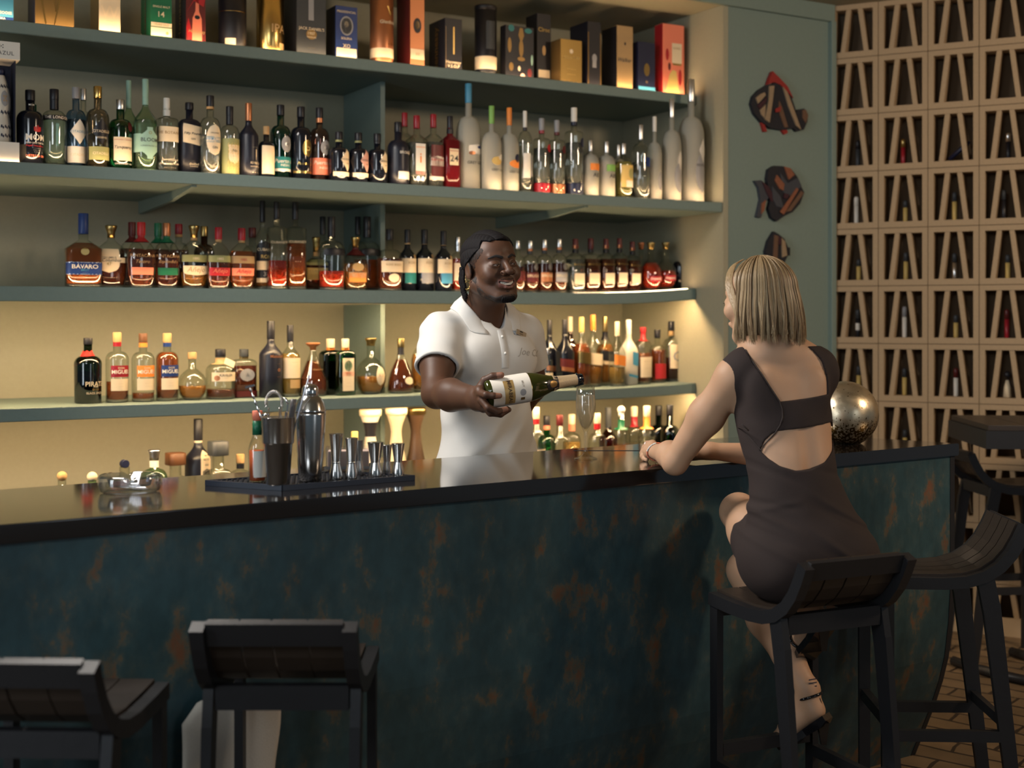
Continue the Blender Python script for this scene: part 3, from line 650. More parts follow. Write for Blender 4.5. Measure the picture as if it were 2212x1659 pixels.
B(3, 419, 487, 64, 'bell', 'clear', 'amber', .26, 'brass', [('rect', .42, .53, 60, 'olive', ('1885', .475, .04, 'cream')), ('shield', .21, .36, 52, 'paper', ('Añejo', .29, .08, 'tan', {'s': .3}))], 'rounded bottle almost empty, gold stopper, cream paper label', capstyle='flare', band=(.76, .82, 'tan'), rot=0)
B(3, 472, 491, 58, 'bell', 'clear', 'dark', .46, 'crimson', [('rect', .43, .54, 60, 'olive', ('1885', .485, .04, 'cream')), ('rect', .21, .34, 55, 'red', ('Añejo', .28, .07, 'coral', {'s': .3}))], 'rounded dark rum bottle with red script label, half empty', band=(.76, .80, 'tan'), rot=0)
B(3, 522, 493, 58, 'bell', 'clear', 'damber', .62, 'crimson', [('rect', .42, .54, 60, 'tan', ('1885', .48, .04, 'crimson')), ('rect', .22, .34, 55, 'coral', ('Añejo', .28, .07, 'red', {'s': .3}))], 'rounded full brown rum bottle with orange red script label', band=(.76, .80, 'tan'), rot=0)
B(3, 598, 436, 40, 'cub', 'clear', 'red', .33, 'black', [(None, 0, 0, 50, None, ('CUBANEY', .535, .05, 'cream'))], 'tall square bottle a third full of orange red rum, black cap', rot=0)
B(3, 638, 437, 42, 'cub', 'clear', 'damber', .53, 'black', [(None, 0, 0, 50, None, ('CUBANEY', .545, .05, 'cream'), ('- - -', .32, .03, 'cream'))], 'tall square bottle half full of dark red rum, black cap', rot=0)
B(3, 567, 434, 38, 'wine', 'clear', 'amber', .30, 'black', [('arch', .32, .54, 75, 'black', ('CUBANEY', .45, .06, 'cream', {'b': .012}), ('RON', .37, .04, 'yellow')), ('rect', .22, .32, 75, 'paper'), ('rect', .13, .22, 75, 'black', ('38', .175, .05, 'grey')), ('rect', .08, .13, 75, 'cream')], 'slim tall clear bottle with black cap and black arched CUBANEY label', rot=10)
B(3, 697, 468, 44, 'big', 'clear', 'dark', .4, 'black', [], 'black necked bottle behind the clear one with a dark crest', d=.2, band=[(.76, .90, 'black'), (.90, .95, 'cork')], rot=0)
B(3, 773, 468, 44, 'big', 'clear', 'dark', .4, 'black', [], 'black necked bottle behind the gold stoppered amber one', d=.2, band=[(.76, .90, 'black'), (.90, .95, 'cork')], rot=0)
B(3, 716, 468, 60, 'big', 'clear', 'red', .26, 'black', [('arch', .47, .57, 50, 'black')], 'large clear bottle with a black neck and a little red rum left', band=[(.72, .88, 'black'), (.88, .95, 'cork')], rot=0)
B(3, 793, 468, 62, 'big', 'clear', 'damber', .42, 'black', [('arch', .47, .57, 50, 'black')], 'large clear bottle with a black neck and brown rum, beside the divider', band=[(.72, .88, 'black'), (.88, .95, 'cork')], rot=0, d=.12)
B(3, 683, 512, 56, 'tablet', 'clear', 'dark', .60, 'brass', [('rect', .47, .58, 75, 'olive'), ('rect', .20, .42, 60, 'yellow', ('CUBANEY', .36, .045, 'tan'))], 'square decanter with gold stopper and yellow label', capstyle='flare', rot=0, band=(.64, .72, 'tan'))
B(3, 768, 512, 58, 'bell', 'clear', 'amber', .5, 'brass', [('oval', .36, .52, 26, 'tan', ('o', .44, .09, 'brass')), ('rect', .16, .34, 42, 'orange'), ('rect', .24, .34, 42, 'cream')], 'rounded amber bottle with gold stopper and cream over orange label', capstyle='flare', rot=0, band=(.66, .80, 'maroon'))
B(3, 842, 495, 58, 'big', 'clear', 'dark', .52, 'black', [('rect', .30, .48, 60, 'cream', ('RARE BREED', .42, .035, 'tan')), ('oval', .14, .28, 26, 'cream')], 'round shouldered dark bottle with wide black stopper and cream band label, right of the divider', rot=2)
for i, (px, yt, w, tk, ds) in enumerate(((880, 496, 38, 'teal', 'black wine-shaped bottle with a cream and teal label, nearest the divider'), (917, 496, 42, 'grey', 'black wine-shaped bottle with cream and grey label, middle and widest of three'), (958, 499, 38, 'sky', 'black wine-shaped bottle with a cream label, nearest the bartender head'))):
    B(3, px, yt, w, 'wine', 'black', None, 0, 'black', [('rect', .30, .53, 72, 'cream', ('RON', .46, .04, 'tan'), ('- - - -', .40, .02, 'tan')), ('rect', .13, .30, (60, 14), tk), ('oval', .53, .60, (14, 30), 'tan')], ds, rot=6, band=(.76, .78, 'tan'))
B(3, 989, 512, 32, 'round', 'clear', 'red', .6, 'silver', [('rect', .20, .52, 60, 'cream')], 'red rum bottle with silver cap just left of the bartender head', rot=4, band=(.74, .84, 'silver'))
B(3, 1118, 520, 34, 'round', 'clear', 'dark', .5, 'silver', [('rect', .22, .40, 60, 'maroon')], 'dark bottle with silver cap right behind the bartender face', rot=4)
for i, (px, yt, w, lk, ds) in enumerate(((1145, 520, 36, 'maroon', 'dark rum bottle with silver cap and dull red label, first right of the bartender face'), (1176, 518, 35, 'copper', 'dark rum bottle with silver cap and coppery label'), (1208, 516, 35, 'grey', 'dark rum bottle with silver cap and grey label'))):
    B(3, px, yt, w, 'round', 'clear', 'dark', .55, 'silver', [('rect', .20, .38, 60, lk, ('BRUGAL', .32, .06, 'cream')), ('oval', .42, .55, (20, 14), 'silver')], ds, rot=6, band=[(.74, .80, 'dgrey'), (.80, .86, 'copper')])
tails = ((1243, 516, 36, 'water', 'clear necked bottle with cream square label and yellow lettering, palest of five alike'), (1276, 515, 38, 'dark', 'square rum bottle with a broad base, second of five with cream labels'), (1309, 516, 34, 'dark', 'square rum bottle, middle of five with cream foot labels'), (1338, 515, 32, 'dark', 'square rum bottle, fourth of five with cream foot labels'), (1366, 522, 32, 'dark', 'square rum bottle, last of five with cream foot labels and nearest the red round one'))
for i, (px, yt, w, lq, ds) in enumerate(tails):
    B(3, px, yt, w, 'cub' if i == 1 else 'square', 'clear', lq, .62, 'maroon', [('rect', .16, .36, 36, 'paper'), (None, 0, 0, 44, None, ('BARCELO', .52, .05, 'brass'))], ds, rot=2, band=[(.74, .80, 'black'), (.82, .88, 'copper')])
B(3, 1385, 524, 40, 'ball', 'clear', 'red', .5, 'copper', [], 'red rum bottle with a copper top, behind the round red one', d=.16, rot=0, capstyle='flare')
B(3, 1406, 524, 48, 'ball', 'clear', 'red', .58, 'brass', [('rect', .18, .30, 40, 'crimson', ('Imperial', .24, .06, 'white', {'s': .3}))], 'round bottle of bright red rum with gold stopper', rot=0, capstyle='flare')
B(3, 1456, 524, 40, 'ball', 'clear', 'dark', .5, 'brass', [], 'dark round bottle with gold stopper at the far right end, rear one', d=.16, rot=0, capstyle='flare')
B(3, 1438, 524, 46, 'ball', 'clear', 'red', .40, 'brass', [('rect', .18, .30, 40, 'crimson', ('Imperial', .24, .06, 'white', {'s': .3}))], 'round bottle half full of red rum with gold stopper, right of the fuller one', rot=0, capstyle='flare')
B(3, 1470, 540, 36, 'round', 'black', None, 0, 'black', [], 'dark bottle last in the row of rums against the niche side wall', d=.12, rot=0)

# ---- shelf 4
D4 = .11
B(4, 190, 730, 58, 'can', 'dgreen', 'dark', .5, 'black', [(None, 0, 0, (60, 12), None, ('PIRATE', .30, .07, 'cream'), ('RUM', .26, .025, 'cream'), ('ooo', .215, .045, 'gold'), ('BLACK SPICED', .16, .03, 'cream'))], 'dark green bottle with a red scarf tied round its neck', d=D4, band=(.62, .74, 'black') if 0 else None)
for (px, ck, tk, lq, lv, cc, ds) in ((253, 'crimson', 'red', 'damber', .30, 'cork', 'clear round shouldered bottle with dark red DON MIGUEL label, a third full'), (309, 'orange', 'coral', 'damber', .13, 'wood', 'clear round shouldered bottle with orange DON MIGUEL label, nearly empty'), (361, 'blue', 'navy', 'damber', .72, 'cork', 'round shouldered bottle with blue DON MIGUEL label, nearly full')):
    B(4, px, {253: 718, 309: 720, 361: 720}[px], 49, 'gin', 'clear', lq, lv, cc, [('rect', .365, .53, 52, ck, ('DON', .495, .028, 'cream'), ('MIGUEL', .44, .055, 'white', {'b': .012})), ('rect', .17, .34, 52, 'cream', ('- - - - ', .27, .02, 'tan'), ('- - - -', .23, .02, 'tan'))], ds, d=D4, band=(.80, .90, ck if ck != 'orange' else 'orange'), rot=8, capstyle=None)
B(4, 415, 761, 62, 'ball', 'clear', 'amber', .30, 'cork', [], 'globe shaped clear bottle with cork and some amber rum', d=D4, rot=0)
B(4, 476, 754, 62, 'round', 'clear', 'dark', .20, 'black', [('rect', .36, .54, 60, 'cream', ('KAHLÚA', .49, .05, 'dgrey'), ('- - - - - -', .42, .02, 'dgrey')), ('oval', .37, .48, (12, -38), 'copper')], 'clear rounded bottle with a paper tag hung on its neck', d=D4, rot=8, band=[(.70, .82, 'tan')])
B(4, 527, 754, 52, 'jag', 'clear', 'dark', .66, 'dgrey', [('oval', .34, .60, 34, 'grey', ('A', .47, .09, 'silver')), ('rect', .02, .14, 88, 'maroon')], 'square black liquor bottle standing on a dark red foot', d=D4, rot=8, band=(.80, .86, 'brass'))
B(4, 585, 693, 50, 'wine', 'ink', None, 0, 'black', [(None, 0, 0, (50, 14), None, ('Matusalem', .54, .04, 'copper'), ('- - -', .44, .02, 'copper'), ('o', .36, .06, 'copper'), ('- - - -', .27, .02, 'copper'))], 'tall black bottle with copper print, tallest on its shelf', d=D4, band=[(.77, .785, 'red'), (.90, .905, 'coral')])
B(4, 627, 702, 42, 'wine', 'clear', 'gold', .60, 'black', [('rect', .26, .54, 75, 'cream', ('- - - -', .48, .03, 'tan'), ('- - -', .42, .02, 'tan')), ('rect', .12, .24, (40, 10), 'tan')], 'golden bottle with yellow neck and cream label', d=D4, band=(.80, .93, 'yellow'))
B(4, 676, 740, 60, 'cone', 'clear', 'dark', .66, 'copper', [(None, 0, 0, (50, 14), None, ('Grand Reserva', .50, .06, 'tan', {'s': .2}))], 'brown decanter with a wide flared copper stopper, behind the cocktail shaker', d=D4, capstyle='flare')
B(4, 714, 732, 48, 'jag', 'dgreen', 'dark', .6, 'cream', [], 'dark green square bottle left of its labelled twin', d=D4+.03, band=(.80, .86, 'orange'))
B(4, 746, 732, 42, 'jag', 'green', 'dark', .7, 'cream', [('rect', .08, .66, 34, 'cream', ('- - -', .22, .03, 'tan'), ('- - - -', .16, .03, 'tan')), ('rect', .34, .42, 35, 'coral'), ('oval', .43, .62, 24, 'green')], 'green square bottle with cream label crossed by an orange band', d=D4, band=(.80, .86, 'orange'), rot=8)
B(4, 801, 730, 66, 'ball', 'clear', 'amber', .32, 'brass', [('oval', .16, .50, (22, 10), 'cream', ('X.O', .34, .05, 'tan'))], 'round cut glass decanter bottle with an oval cream label', d=D4, capstyle='flare')
B(4, 866, 731, 62, 'xo', 'clear', 'dark', .62, 'brass', [('oval', .16, .30, (24, 14), 'cream')], 'bell shaped dark bottle with small oval cream label, left of the bartender arm', d=D4, band=(.70, .84, 'black'))
B(4, 914, 710, 58, 'bell', 'clear', 'amber', .60, 'black', [('oval', .30, .52, (30, 6), 'cream'), ('rect', .12, .28, (24, 10), 'cream')], 'amber bottle with black stopper, partly behind the bartender arm', d=D4, band=(.78, .84, 'cream'))
B(4, 1182, 752, 24, 'slim', 'clear', 'amber', .3, 'silver', [('rect', .1, .4, 60, 'cream')], 'small pale flask right beside the bartender shoulder, in front of darker bottles', d=D4-.04)
B(4, 1187, 691, 34, 'jw', 'black', None, 0, 'black', [('skew', .24, .32, 60, 'copper')], 'black square bottle with a slanted band, nearest the bartender shoulder', d=D4+.03)
B(4, 1220, 690, 36, 'jw', 'black', None, 0, 'black', [('skew', .30, .42, 70, 'maroon'), ('skew', .24, .30, 60, 'copper')], 'black square bottle with slanted maroon band, second from the bartender', d=D4)
B(4, 1232, 684, 32, 'jw', 'brown', 'amber', .6, 'cream', [], 'gold necked brown bottle behind the black one with maroon band', d=D4+.12)
B(4, 1256, 685, 36, 'jw', 'clear', 'damber', .62, 'yellow', [('skew', .34, .50, 70, 'brass')], 'brown whisky bottle with yellow cap and slanted gold label', d=D4)
B(4, 1281, 680, 36, 'jw', 'clear', 'amber', .34, 'orange', [('skew', .30, .46, 70, 'cream')], 'clear whisky bottle with orange gold cap, tallest of the whiskies', d=D4)
B(4, 1307, 684, 34, 'jw', 'clear', 'amber', .6, 'brass', [('skew', .36, .50, 80, 'black'), ('skew', .30, .35, 70, 'cream')], 'amber whisky bottle with slanted black label', d=D4, band=(.66, .78, 'black'))
B(4, 1333, 695, 32, 'jw', 'clear', 'gold', .3, 'cream', [('skew', .32, .48, 60, 'orange')], 'pale whisky bottle with slanted orange label', d=D4)
B(4, 1358, 691, 36, 'jw', 'white', None, 0, 'white', [('skew', .30, .50, (30, 20), 'sky'), ('skew', .12, .16, (40, 0), 'sky')], 'all white bottle with a small blue figure mark', d=D4)
B(4, 1389, 707, 40, 'squat', 'clear', 'damber', .55, 'red', [('rect', .12, .48, 55, 'cream', ('- - - -', .40, .05, 'tan'), ('- - - -', .28, .04, 'tan'))], 'square bottle with dripping red wax neck and cream label', d=D4, band=(.76, .90, 'red'))
B(4, 1420, 712, 38, 'round', 'clear', 'damber', .62, 'black', [('rect', .08, .36, 60, 'red')], 'brown bottle with low red label, right of the red wax one', d=D4+.03)
B(4, 1450, 694, 38, 'round', 'clear', 'dark', .40, 'black', [('rect', .22, .62, 55, 'paper', ('O', .42, .16, 'grey'))], 'bottle with white label and dark drawing, last on its shelf', d=D4+.03, band=(.76, .88, 'tan'))

# ---- counter row: only the tops clear the bar
ZC = .74
QN = [0]
def Q(px, yt, w, T, gk, lq, lvl, cap, labels, ds, **kw):
    QN[0] += 1
    if px > 1100: w = 40; kw['d'] = .13 if QN[0] % 2 else .27
    kw.setdefault('d', .2); return B(5, px, yt, w, T, gk, lq, lvl, cap, labels, ds, z=ZC, **kw)
Q(134, 1018, 50, 'gin', 'clear', 'water', .5, 'cork', [], 'round ball cork of a short bottle showing just above the bar, far left', capstyle='ball')
Q(199, 1019, 52, 'gin', 'pale', 'water', .5, 'cream', [], 'oval cream cork of a short bottle beside the ashtray, above the bar edge', capstyle='ball')
Q(269, 993, 64, 'gin', 'clear', 'gold', .5, 'navy', [], 'bottle with a navy disc stopper rising behind the ashtray', capstyle='disc')
Q(333, 971, 56, 'round', 'pale', 'water', .6, 'silver', [], 'clear bottle with flared silver stopper and white neck label', capstyle='flare', band=(.74, .84, 'white'))
Q(379, 978, 62, 'teq', 'clear', 'amber', .45, 'wood', [('rect', .30, .50, 60, 'copper')], 'squat tequila bottle with a broad brown wooden cap')
Q(428, 905, 56, 'wine', 'ink', None, 0, 'black', [('arch', .34, .66, (28, 14), 'paper', ('w', .60, .03, 'black'), ('REYES', .56, .022, 'black'), ('oo', .50, .03, 'black')), ('arch', .34, .46, (20, 14), 'black')], 'tall black bottle with white neck wrap and narrow white label', band=[(.74, .97, 'cream')])
Q(471, 953, 62, 'teq', 'clear', 'pale', .5, 'dgrey', [('rect', .42, .55, 70, 'black', ('MAESTRO', .47, .03, 'silver'))], 'squat tequila bottle with a dark metal cap and black label')
Q(519, 981, 48, 'round', 'clear', 'water', .5, 'cork', [], 'clear bottle with cork top just left of the hot sauce', band=(.74, .82, 'black'))
Q(766, 932, 40, 'round', 'pale', 'water', .5, 'yellow', [], 'bottle with yellow gold neck foil behind the jiggers')
Q(800, 884, 50, 'hour', 'white', None, 0, 'cream', [], 'hourglass ceramic bottle, white with a black zigzag waist', band=[(.70, .86, 'black')])
Q(856, 881, 50, 'hour', 'cream', None, 0, 'cream', [], 'hourglass ceramic bottle, plain cream, between the zigzag and brown ones')
Q(898, 881, 46, 'hour', 'brownc', None, 0, 'brass', [('oval', .22, .36, (20, 20), 'dgold')], 'hourglass ceramic bottle, brown, next to the bartender')
Q(1158, 880, 52, 'gin', 'clear', 'water', .5, 'cream', [('rect', .2, .5, 60, 'paper')], 'cream capped bottle with a red ring right beside the bartender hip', band=(.80, .86, 'red'))
Q(1181, 898, 52, 'gin', 'green', 'water', .6, 'black', [], 'green bottle with black cap and an orange spot, second right of the bartender', band=(.80, .86, 'coral'))
Q(1209, 897, 52, 'gin', 'clear', 'gold', .5, 'maroon', [], 'clear bottle with dark maroon cap, between the green and the coral necked ones')
Q(1235, 895, 50, 'gin', 'clear', 'gold', .6, 'cream', [], 'bottle with cream cap over a coral neck, left of the champagne flute', band=(.76, .86, 'coral'))
Q(1290, 893, 50, 'gin', 'clear', 'pale', .5, 'cream', [], 'bottle with cream cap and dark red neck, first right of the champagne flute', band=(.78, .86, 'red'))
Q(1314, 880, 52, 'wine', 'brown', 'damber', .6, 'dgrey', [], 'brown bottle with a grey green foil neck, left of the round white cap', band=(.72, .76, 'dgrey'))
Q(1342, 877, 52, 'gin', 'clear', 'damber', .5, 'white', [], 'bottle with round white cap over a dark green neck', capstyle='ball', band=(.70, .82, 'green'))
Q(1370, 878, 50, 'gin', 'clear', 'pale', .5, 'cream', [], 'bottle with cream cap over a deep red neck sleeve, right of the white round cap', band=(.72, .86, 'crimson'))
Q(1397, 877, 50, 'gin', 'clear', 'pale', .6, 'cream', [], 'bottle with cream cap over an orange neck sleeve', band=(.70, .86, 'orange'))
Q(1423, 876, 50, 'gin', 'dgreen', 'dark', .6, 'black', [], 'green bottle with black cap, left of its two twins by the wrist', d=.22)
Q(1447, 874, 50, 'gin', 'dgreen', 'dark', .6, 'black', [], 'green bottle with black cap, middle of three beside the woman hand', d=.22)
Q(1471, 873, 50, 'gin', 'clear', 'water', .6, 'black', [], 'clear bottle with black cap, behind the forearm of the seated woman', d=.22)

QUEUE.sort(key=lambda q: (q[1].get('d', .055)))
for a_, k_ in QUEUE: bottle(*a_, **k_)
# scarf and paper tag belong to their bottles
def child_of(desc_start):
    for o in C.objects:
        if o.get('label', '').startswith(desc_start): return o
pb = child_of('dark green bottle with a red scarf')
zz = [o for o in pb.children if o.name.startswith('cap')][0]
Hb = max(v.co.z for v in zz.data.vertices); rn = .0165
sc_ = MB(); vs = []; fs = []
for j in range(7):
    for i in range(25):
        a = 2*PI*i/24; t = j/6; droop = max(0, math.cos(a - R(160)))**2
        z = Hb*(.80 - .12*t - .12*t*droop) + .003*math.sin(5*a + j); r = rn*(1.02 + .75*t + 1.5*t*droop) + .0012*math.sin(7*a)
        vs.append((r*math.cos(a), r*math.sin(a), z))
for j in range(6):
    for i in range(24): k = j*25+i; fs.append((k, k+1, k+26, k+25))
sc_.add(vs, fs, 0, True).build('scarf', mat('scarf_red', (.62, .02, .015), .8), pb)
pk = child_of('clear rounded bottle with a paper tag')
t_ = MB().box(-.024, .024, -.001, 0, -.014, .014); tgm = t_.build('paper_tag', K['paper'], pk); tgm.location = (.020, -.046, .152); tgm.rotation_euler = (R(-12), R(24), 0)
# ================================================================ gift boxes and tubes on the top shelf
ZB = SH[1][0]
def px_to_t(s, d, px):     # how far into the shelf a point must go to be seen at px
    p = SO + SU*s + SN*d; k = (px - CX)/FPX
    return (p.x - k*p.y) / (.5 + .866*k)
def gift_box(xs, x0, x1, yt, fk, sk, deco, ds, dF=.05, hmax=None, name='gift_box', sheen=.3):
    d = .206 + dF; s0, s1 = shelf_s(x0, d), shelf_s(x1, d); w = s1 - s0; dd = max(.05, min(.16, px_to_t(s0, d, xs)))
    p = SO + SU*s0 + SN*d; h = hmax or (CAMH - (yt - CY)/FPX*p.y - ZB)
    root = thing(name, (p.x, p.y, ZB + .0003), R(30), ds, 'box', 'bottle gift boxes on the top shelf' if 0 else None)
    mm = [K[fk] if fk in K else G[fk], K[sk] if sk in K else G[sk]]
    b = MB(); b.bbox(0, w, 0, dd, 0, h, .0012, 0); b.build('carton', mm, root)
    if sk != fk:
        MB().box(-.0006, -.0001, .002, dd - .002, .002, h - .002).build('side_print', mm[1], root)
    if deco:
        for e in deco:
            b = MB(); mats = []
            def mi(k, mats=mats): mats.append(k); return 0
            t, face = e[0], e[1]
            def P(x, z, o=.0008, w=w, dd=dd, h=h, face=face):     # x 0..1 across the face, z in 0..1 of shown height (.42 m reference)
                return (x*w, -o, z) if face == 'f' else (-o - .0008, (1-x)*dd, z)
            if t == 'rect': _, _, xa, xb, za, zb2, k = e; b.add([P(xa, za), P(xb, za), P(xb, zb2), P(xa, zb2)], [(0,1,2,3)], mi(k))
            elif t == 'poly': b.add([P(x, z, .001) for x, z in e[2]], [tuple(range(len(e[2])))], mi(e[3]))
            elif t == 'oval': _, _, xc, zc, rx, rz, k = e; b.add([P(xc + rx*math.cos(a*PI/10)/(w if face=='f' else dd), zc + rz*math.sin(a*PI/10), .0012) for a in range(20)], [tuple(range(20))], mi(k))
            elif t == 'text':
                _, _, xc, zc, hh, txt, k = e[:7]; o_ = e[7] if len(e) > 7 else {}
                vs, fs, tw, th = text_mesh(txt, o_.get('b', .01), o_.get('s', 0)); sc = hh/.7; W = w if face == 'f' else dd
                if not o_.get('v'): sc = min(sc, W*.88/tw)
                else: sc = min(sc, h*.95/tw)
                out = []
                for x, y in vs:
                    if o_.get('v'): x, y = -y, x
                    out.append(P(xc + x*sc/W, zc + y*sc, .0016))
                b.add(out, fs, mi(k))
            b.build({'rect': 'label', 'oval': 'emblem', 'poly': 'print_or_glow_shape', 'text': 'lettering'}[t], [K[k] for k in mats], root, fix=False)
    return root
def gift_tube(x0, x1, yt, key, deco, ds, dF=.05, hmax=None, lid='black'):
    d = .206 + dF; pxm = (x0+x1)/2; Y = shelf_pt(pxm, d + .04, 0).y; r = (x1-x0)/2/FPX*Y; p = shelf_pt(pxm, d + r, ZB + .0003)
    h = hmax or (CAMH - (yt - CY)/FPX*p.y - ZB)
    root = thing('gift_tube', p, R(38), ds, 'tube')
    MB().lathe([(0, r*.97), (.003, r), (h-.022, r)], 30).build('tube', K[key], root)
    MB().lathe([(h-.022, r*1.012), (h-.002, r*1.012), (h, r*.98)], 30).build('lid', K[lid], root)
    MB().lathe([(0.0005, r*1.01), (.006, r*1.012)], 30).build('base_rim', K[lid], root)
    pr = [(0, r), (h, r)]
    for e in deco:
        if e[0] == 'band': MB().lathe([(e[1], r+.0006), (e[2], r+.0006)], 30, cap=False).build('printed_band', K[e[3]], root)
        elif e[0] == 'patch': b = MB(); wrap(b, pr, 2, 1, e[5] if len(e) > 5 else 'rect', e[1], e[2], R(e[3]), R(e[6]) if len(e) > 6 else 0); b.build('label', K[e[4]], root)
        elif e[0] == 'text': b = MB(); wrap_text(b, pr, 2, 1, e[3], e[1], e[2], R(e[5]) if len(e) > 5 else 0, bold=.01, maxw=r*1.9); b.build('lettering', K[e[4]], root)
    return root
T_ = 'text'
gift_box(-42, -30, 29, -40, 'blue', 'navy', [('poly', 'f', [(0,.02),(1,.02),(1,.32),(.55,.30),(.2,.12)], 'sky'), (T_, 'f', .5, .036, .022, 'GREY GOOSE', 'white', {'b': .03}), (T_, 'f', .5, .014, .008, 'VODKA', 'white')], 'blue gift box with white GREY GOOSE lettering at the far left end')
gift_box(31, 76, 160, -60, 'dgold', 'navy', [('poly', 'f', [(.10,.14),(.26,0.004),(.30,0.004),(.145,.14)], 'gold'), ('poly', 'f', [(.68,.14),(.50,0.004),(.47,0.004),(.65,.14)], 'gold'), ('poly', 'f', [(.43,.14),(.525,.062),(.545,.062),(.45,.14)], 'gold'), ('poly', 'f', [(.61,.14),(.525,.062),(.51,.062),(.595,.14)], 'gold')], 'wide bronze gift box with thin gold V lines')
gift_box(187, 214, 260, -60, 'cream', 'gold', [(T_, 'f', .5, .085, .05, 'W', 'paper'), (T_, 'f', .5, .05, .006, '- - - - -', 'tan'), (T_, 'f', .5, .035, .006, '- - - - - - -', 'tan')], 'tall cream gift box with a golden side, third from the left')
gift_box(301, 326, 371, -60, 'green', 'green', [('rect', 'f', .0, 1, .012, .046, 'cream'), ('rect', 'f', 0, 1, .050, .066, 'cream'), (T_, 'f', .5, .10, .022, '14', 'cream'), (T_, 'f', .5, .13, .008, 'SINGLE MALT', 'cream'), (T_, 'f', .5, .058, .008, 'YEARS OLD', 'olive'), ('rect', 's', 0, .12, .012, .046, 'cream'), ('oval', 'f', .78, .026, .006, .007, 'tan'), (T_, 's', .5, .12, .02, 'GLENMORANGIE', 'maroon', {'v': 1})], 'dark green gift box with number 14 over a cream label')
gift_box(375, 402, 444, -60, 'maroon', 'ink', [(T_, 's', .5, .12, .034, 'Hennessy', 'brass', {'v': 1, 'b': .02}), ('poly', 'f', [(.30,.004),(.82,.004),(.80,.10),(.66,.13),(.64,.20),(.5,.20),(.47,.13),(.33,.10)], 'coral'), ('rect', 'f', .32, .80, .008, .07, 'cream'), (T_, 'f', .56, .045, .016, 'Hennessy', 'tan', {'s': .2}), ('oval', 'f', .57, .105, .011, .008, 'black'), ('poly', 'f', [(0,.06),(.12,.10),(.28,.05),(.3,.02),(.1,.01)], 'red'), ('poly', 'f', [(0,.12),(.4,.17),(.9,.15),(1,.19),(.5,.19)], 'red')], 'black and red gift box picturing a red bottle with vertical lettering')
gift_tube(472, 532, -60, 'black', [('band', .150, .152, 'gold'), ('patch', .008, .038, 22, 'cream', 'rect', -34)], 'black gift tube with a thin gold ring and tiny cream label')
gift_tube(554, 613, -60, 'gold', [('text', .10, .035, 'IPA', 'tan', 14), ('patch', .012, .04, 16, 'tan', 'rect', 30)], 'gold coloured gift tube embossed IPA', lid='gold')
gift_box(613, 641, 704, -60, 'dgrey', 'black', [(T_, 'f', .5, .112, .013, "JACK DANIEL'S", 'cream'), ('oval', 'f', .5, .09, .024, .022, 'dgold'), (T_, 'f', .5, .094, .012, '1907', 'cream'), (T_, 'f', .5, .078, .006, 'TENNESSEE', 'cream'), (T_, 'f', .5, .032, .006, '_ _ _ _ _', 'brass'), ('rect', 'f', .40, .58, .15, .25, 'grey')], 'broad dark grey gift box with a JACK DANIEL\'S badge')
gift_box(705, 725, 772, 11, 'blue', 'black', [(T_, 'f', .5, .205, .012, 'PRESIDENCIAL', 'cream'), ('oval', 'f', .5, .145, .031, .042, 'grey'), ('oval', 'f', .5, .145, .025, .036, 'dgrey'), ('oval', 'f', .5, .152, .010, .014, 'cream'), ('poly', 'f', [(.28,.115),(.72,.115),(.62,.136),(.38,.136)], 'black'), (T_, 'f', .5, .09, .010, 'SOLERA', 'cream'), ('rect', 'f', .04, .96, .0, .048, 'paper'), (T_, 'f', .5, .058, .016, 'XO', 'cream'), (T_, 'f', .5, .036, .005, '- - - - - - -', 'tan'), (T_, 'f', .5, .024, .005, '- - - - - - -', 'tan'), (T_, 'f', .5, .012, .005, '- - - - - - -', 'tan')], 'blue gift box with an oval portrait of a moustached man')
gift_tube(799, 850, -40, 'copper', [('band', .028, .070, 'cream'), ('text', .185, .03, 'Glenfiddich', 'cream', 14), ('text', .235, .04, 'V', 'gold', 14), ('text', .09, .012, '- 15 -', 'gold', 20)], 'copper coloured gift tube with a cream band round its foot', lid='copper')
gift_box(857, 886, 917, -60, 'copper', 'maroon', [('oval', 'f', .5, .185, .019, .034, 'black'), ('oval', 'f', .5, .187, .011, .020, 'tan'), ('rect', 'f', .02, .98, .034, .080, 'cream'), (T_, 'f', .5, .058, .012, 'XII', 'tan')], 'tall reddish brown gift box with an oval black crest')
gift_box(927, 961, 998, 38, 'black', 'ink', [(T_, 's', .5, .105, .038, 'Hennessy', 'dgold', {'v': 1, 'b': .02}), ('rect', 'f', .05, .07, 0, .2, 'tan'), ('rect', 'f', .48, .56, .075, .2, 'gold'), (T_, 'f', .5, .038, .018, 'Hennessy', 'cream'), (T_, 'f', .5, .022, .014, 'V.S.O.P', 'cream')], 'short black gift box lettered up its left side')
gift_tube(1025, 1073, 14, 'black', [('band', .028, .088, 'cream'), ('patch', .12, .25, 26, 'dgrey', 'rect', -8)], 'black gift tube with a deep cream band near its foot')
gift_box(1083, 1092, 1153, 53, 'black', 'black', [('oval', 'f', .14, .15, .010, .035, 'dgold'), ('oval', 'f', .55, .14, .012, .04, 'dgold'), ('poly', 'f', [(.45,.20),(.55,.16),(.65,.20),(.60,.235),(.5,.235)], 'dgold'), ('oval', 'f', .55, .09, .02, .01, 'dgold'), ('oval', 'f', .8, .225, .02, .012, 'teal'), ('oval', 'f', .2, .23, .016, .016, 'teal'), ('oval', 'f', .48, .045, .007, .012, 'paper'), ('oval', 'f', .6, .012, .012, .012, 'pink'), ('oval', 'f', .85, .03, .012, .02, 'maroon'), ('oval', 'f', .93, .09, .006, .025, 'mint'), ('oval', 'f', .2, .05, .012, .02, 'dgold')], 'black gift box covered in gold pineapple pattern')
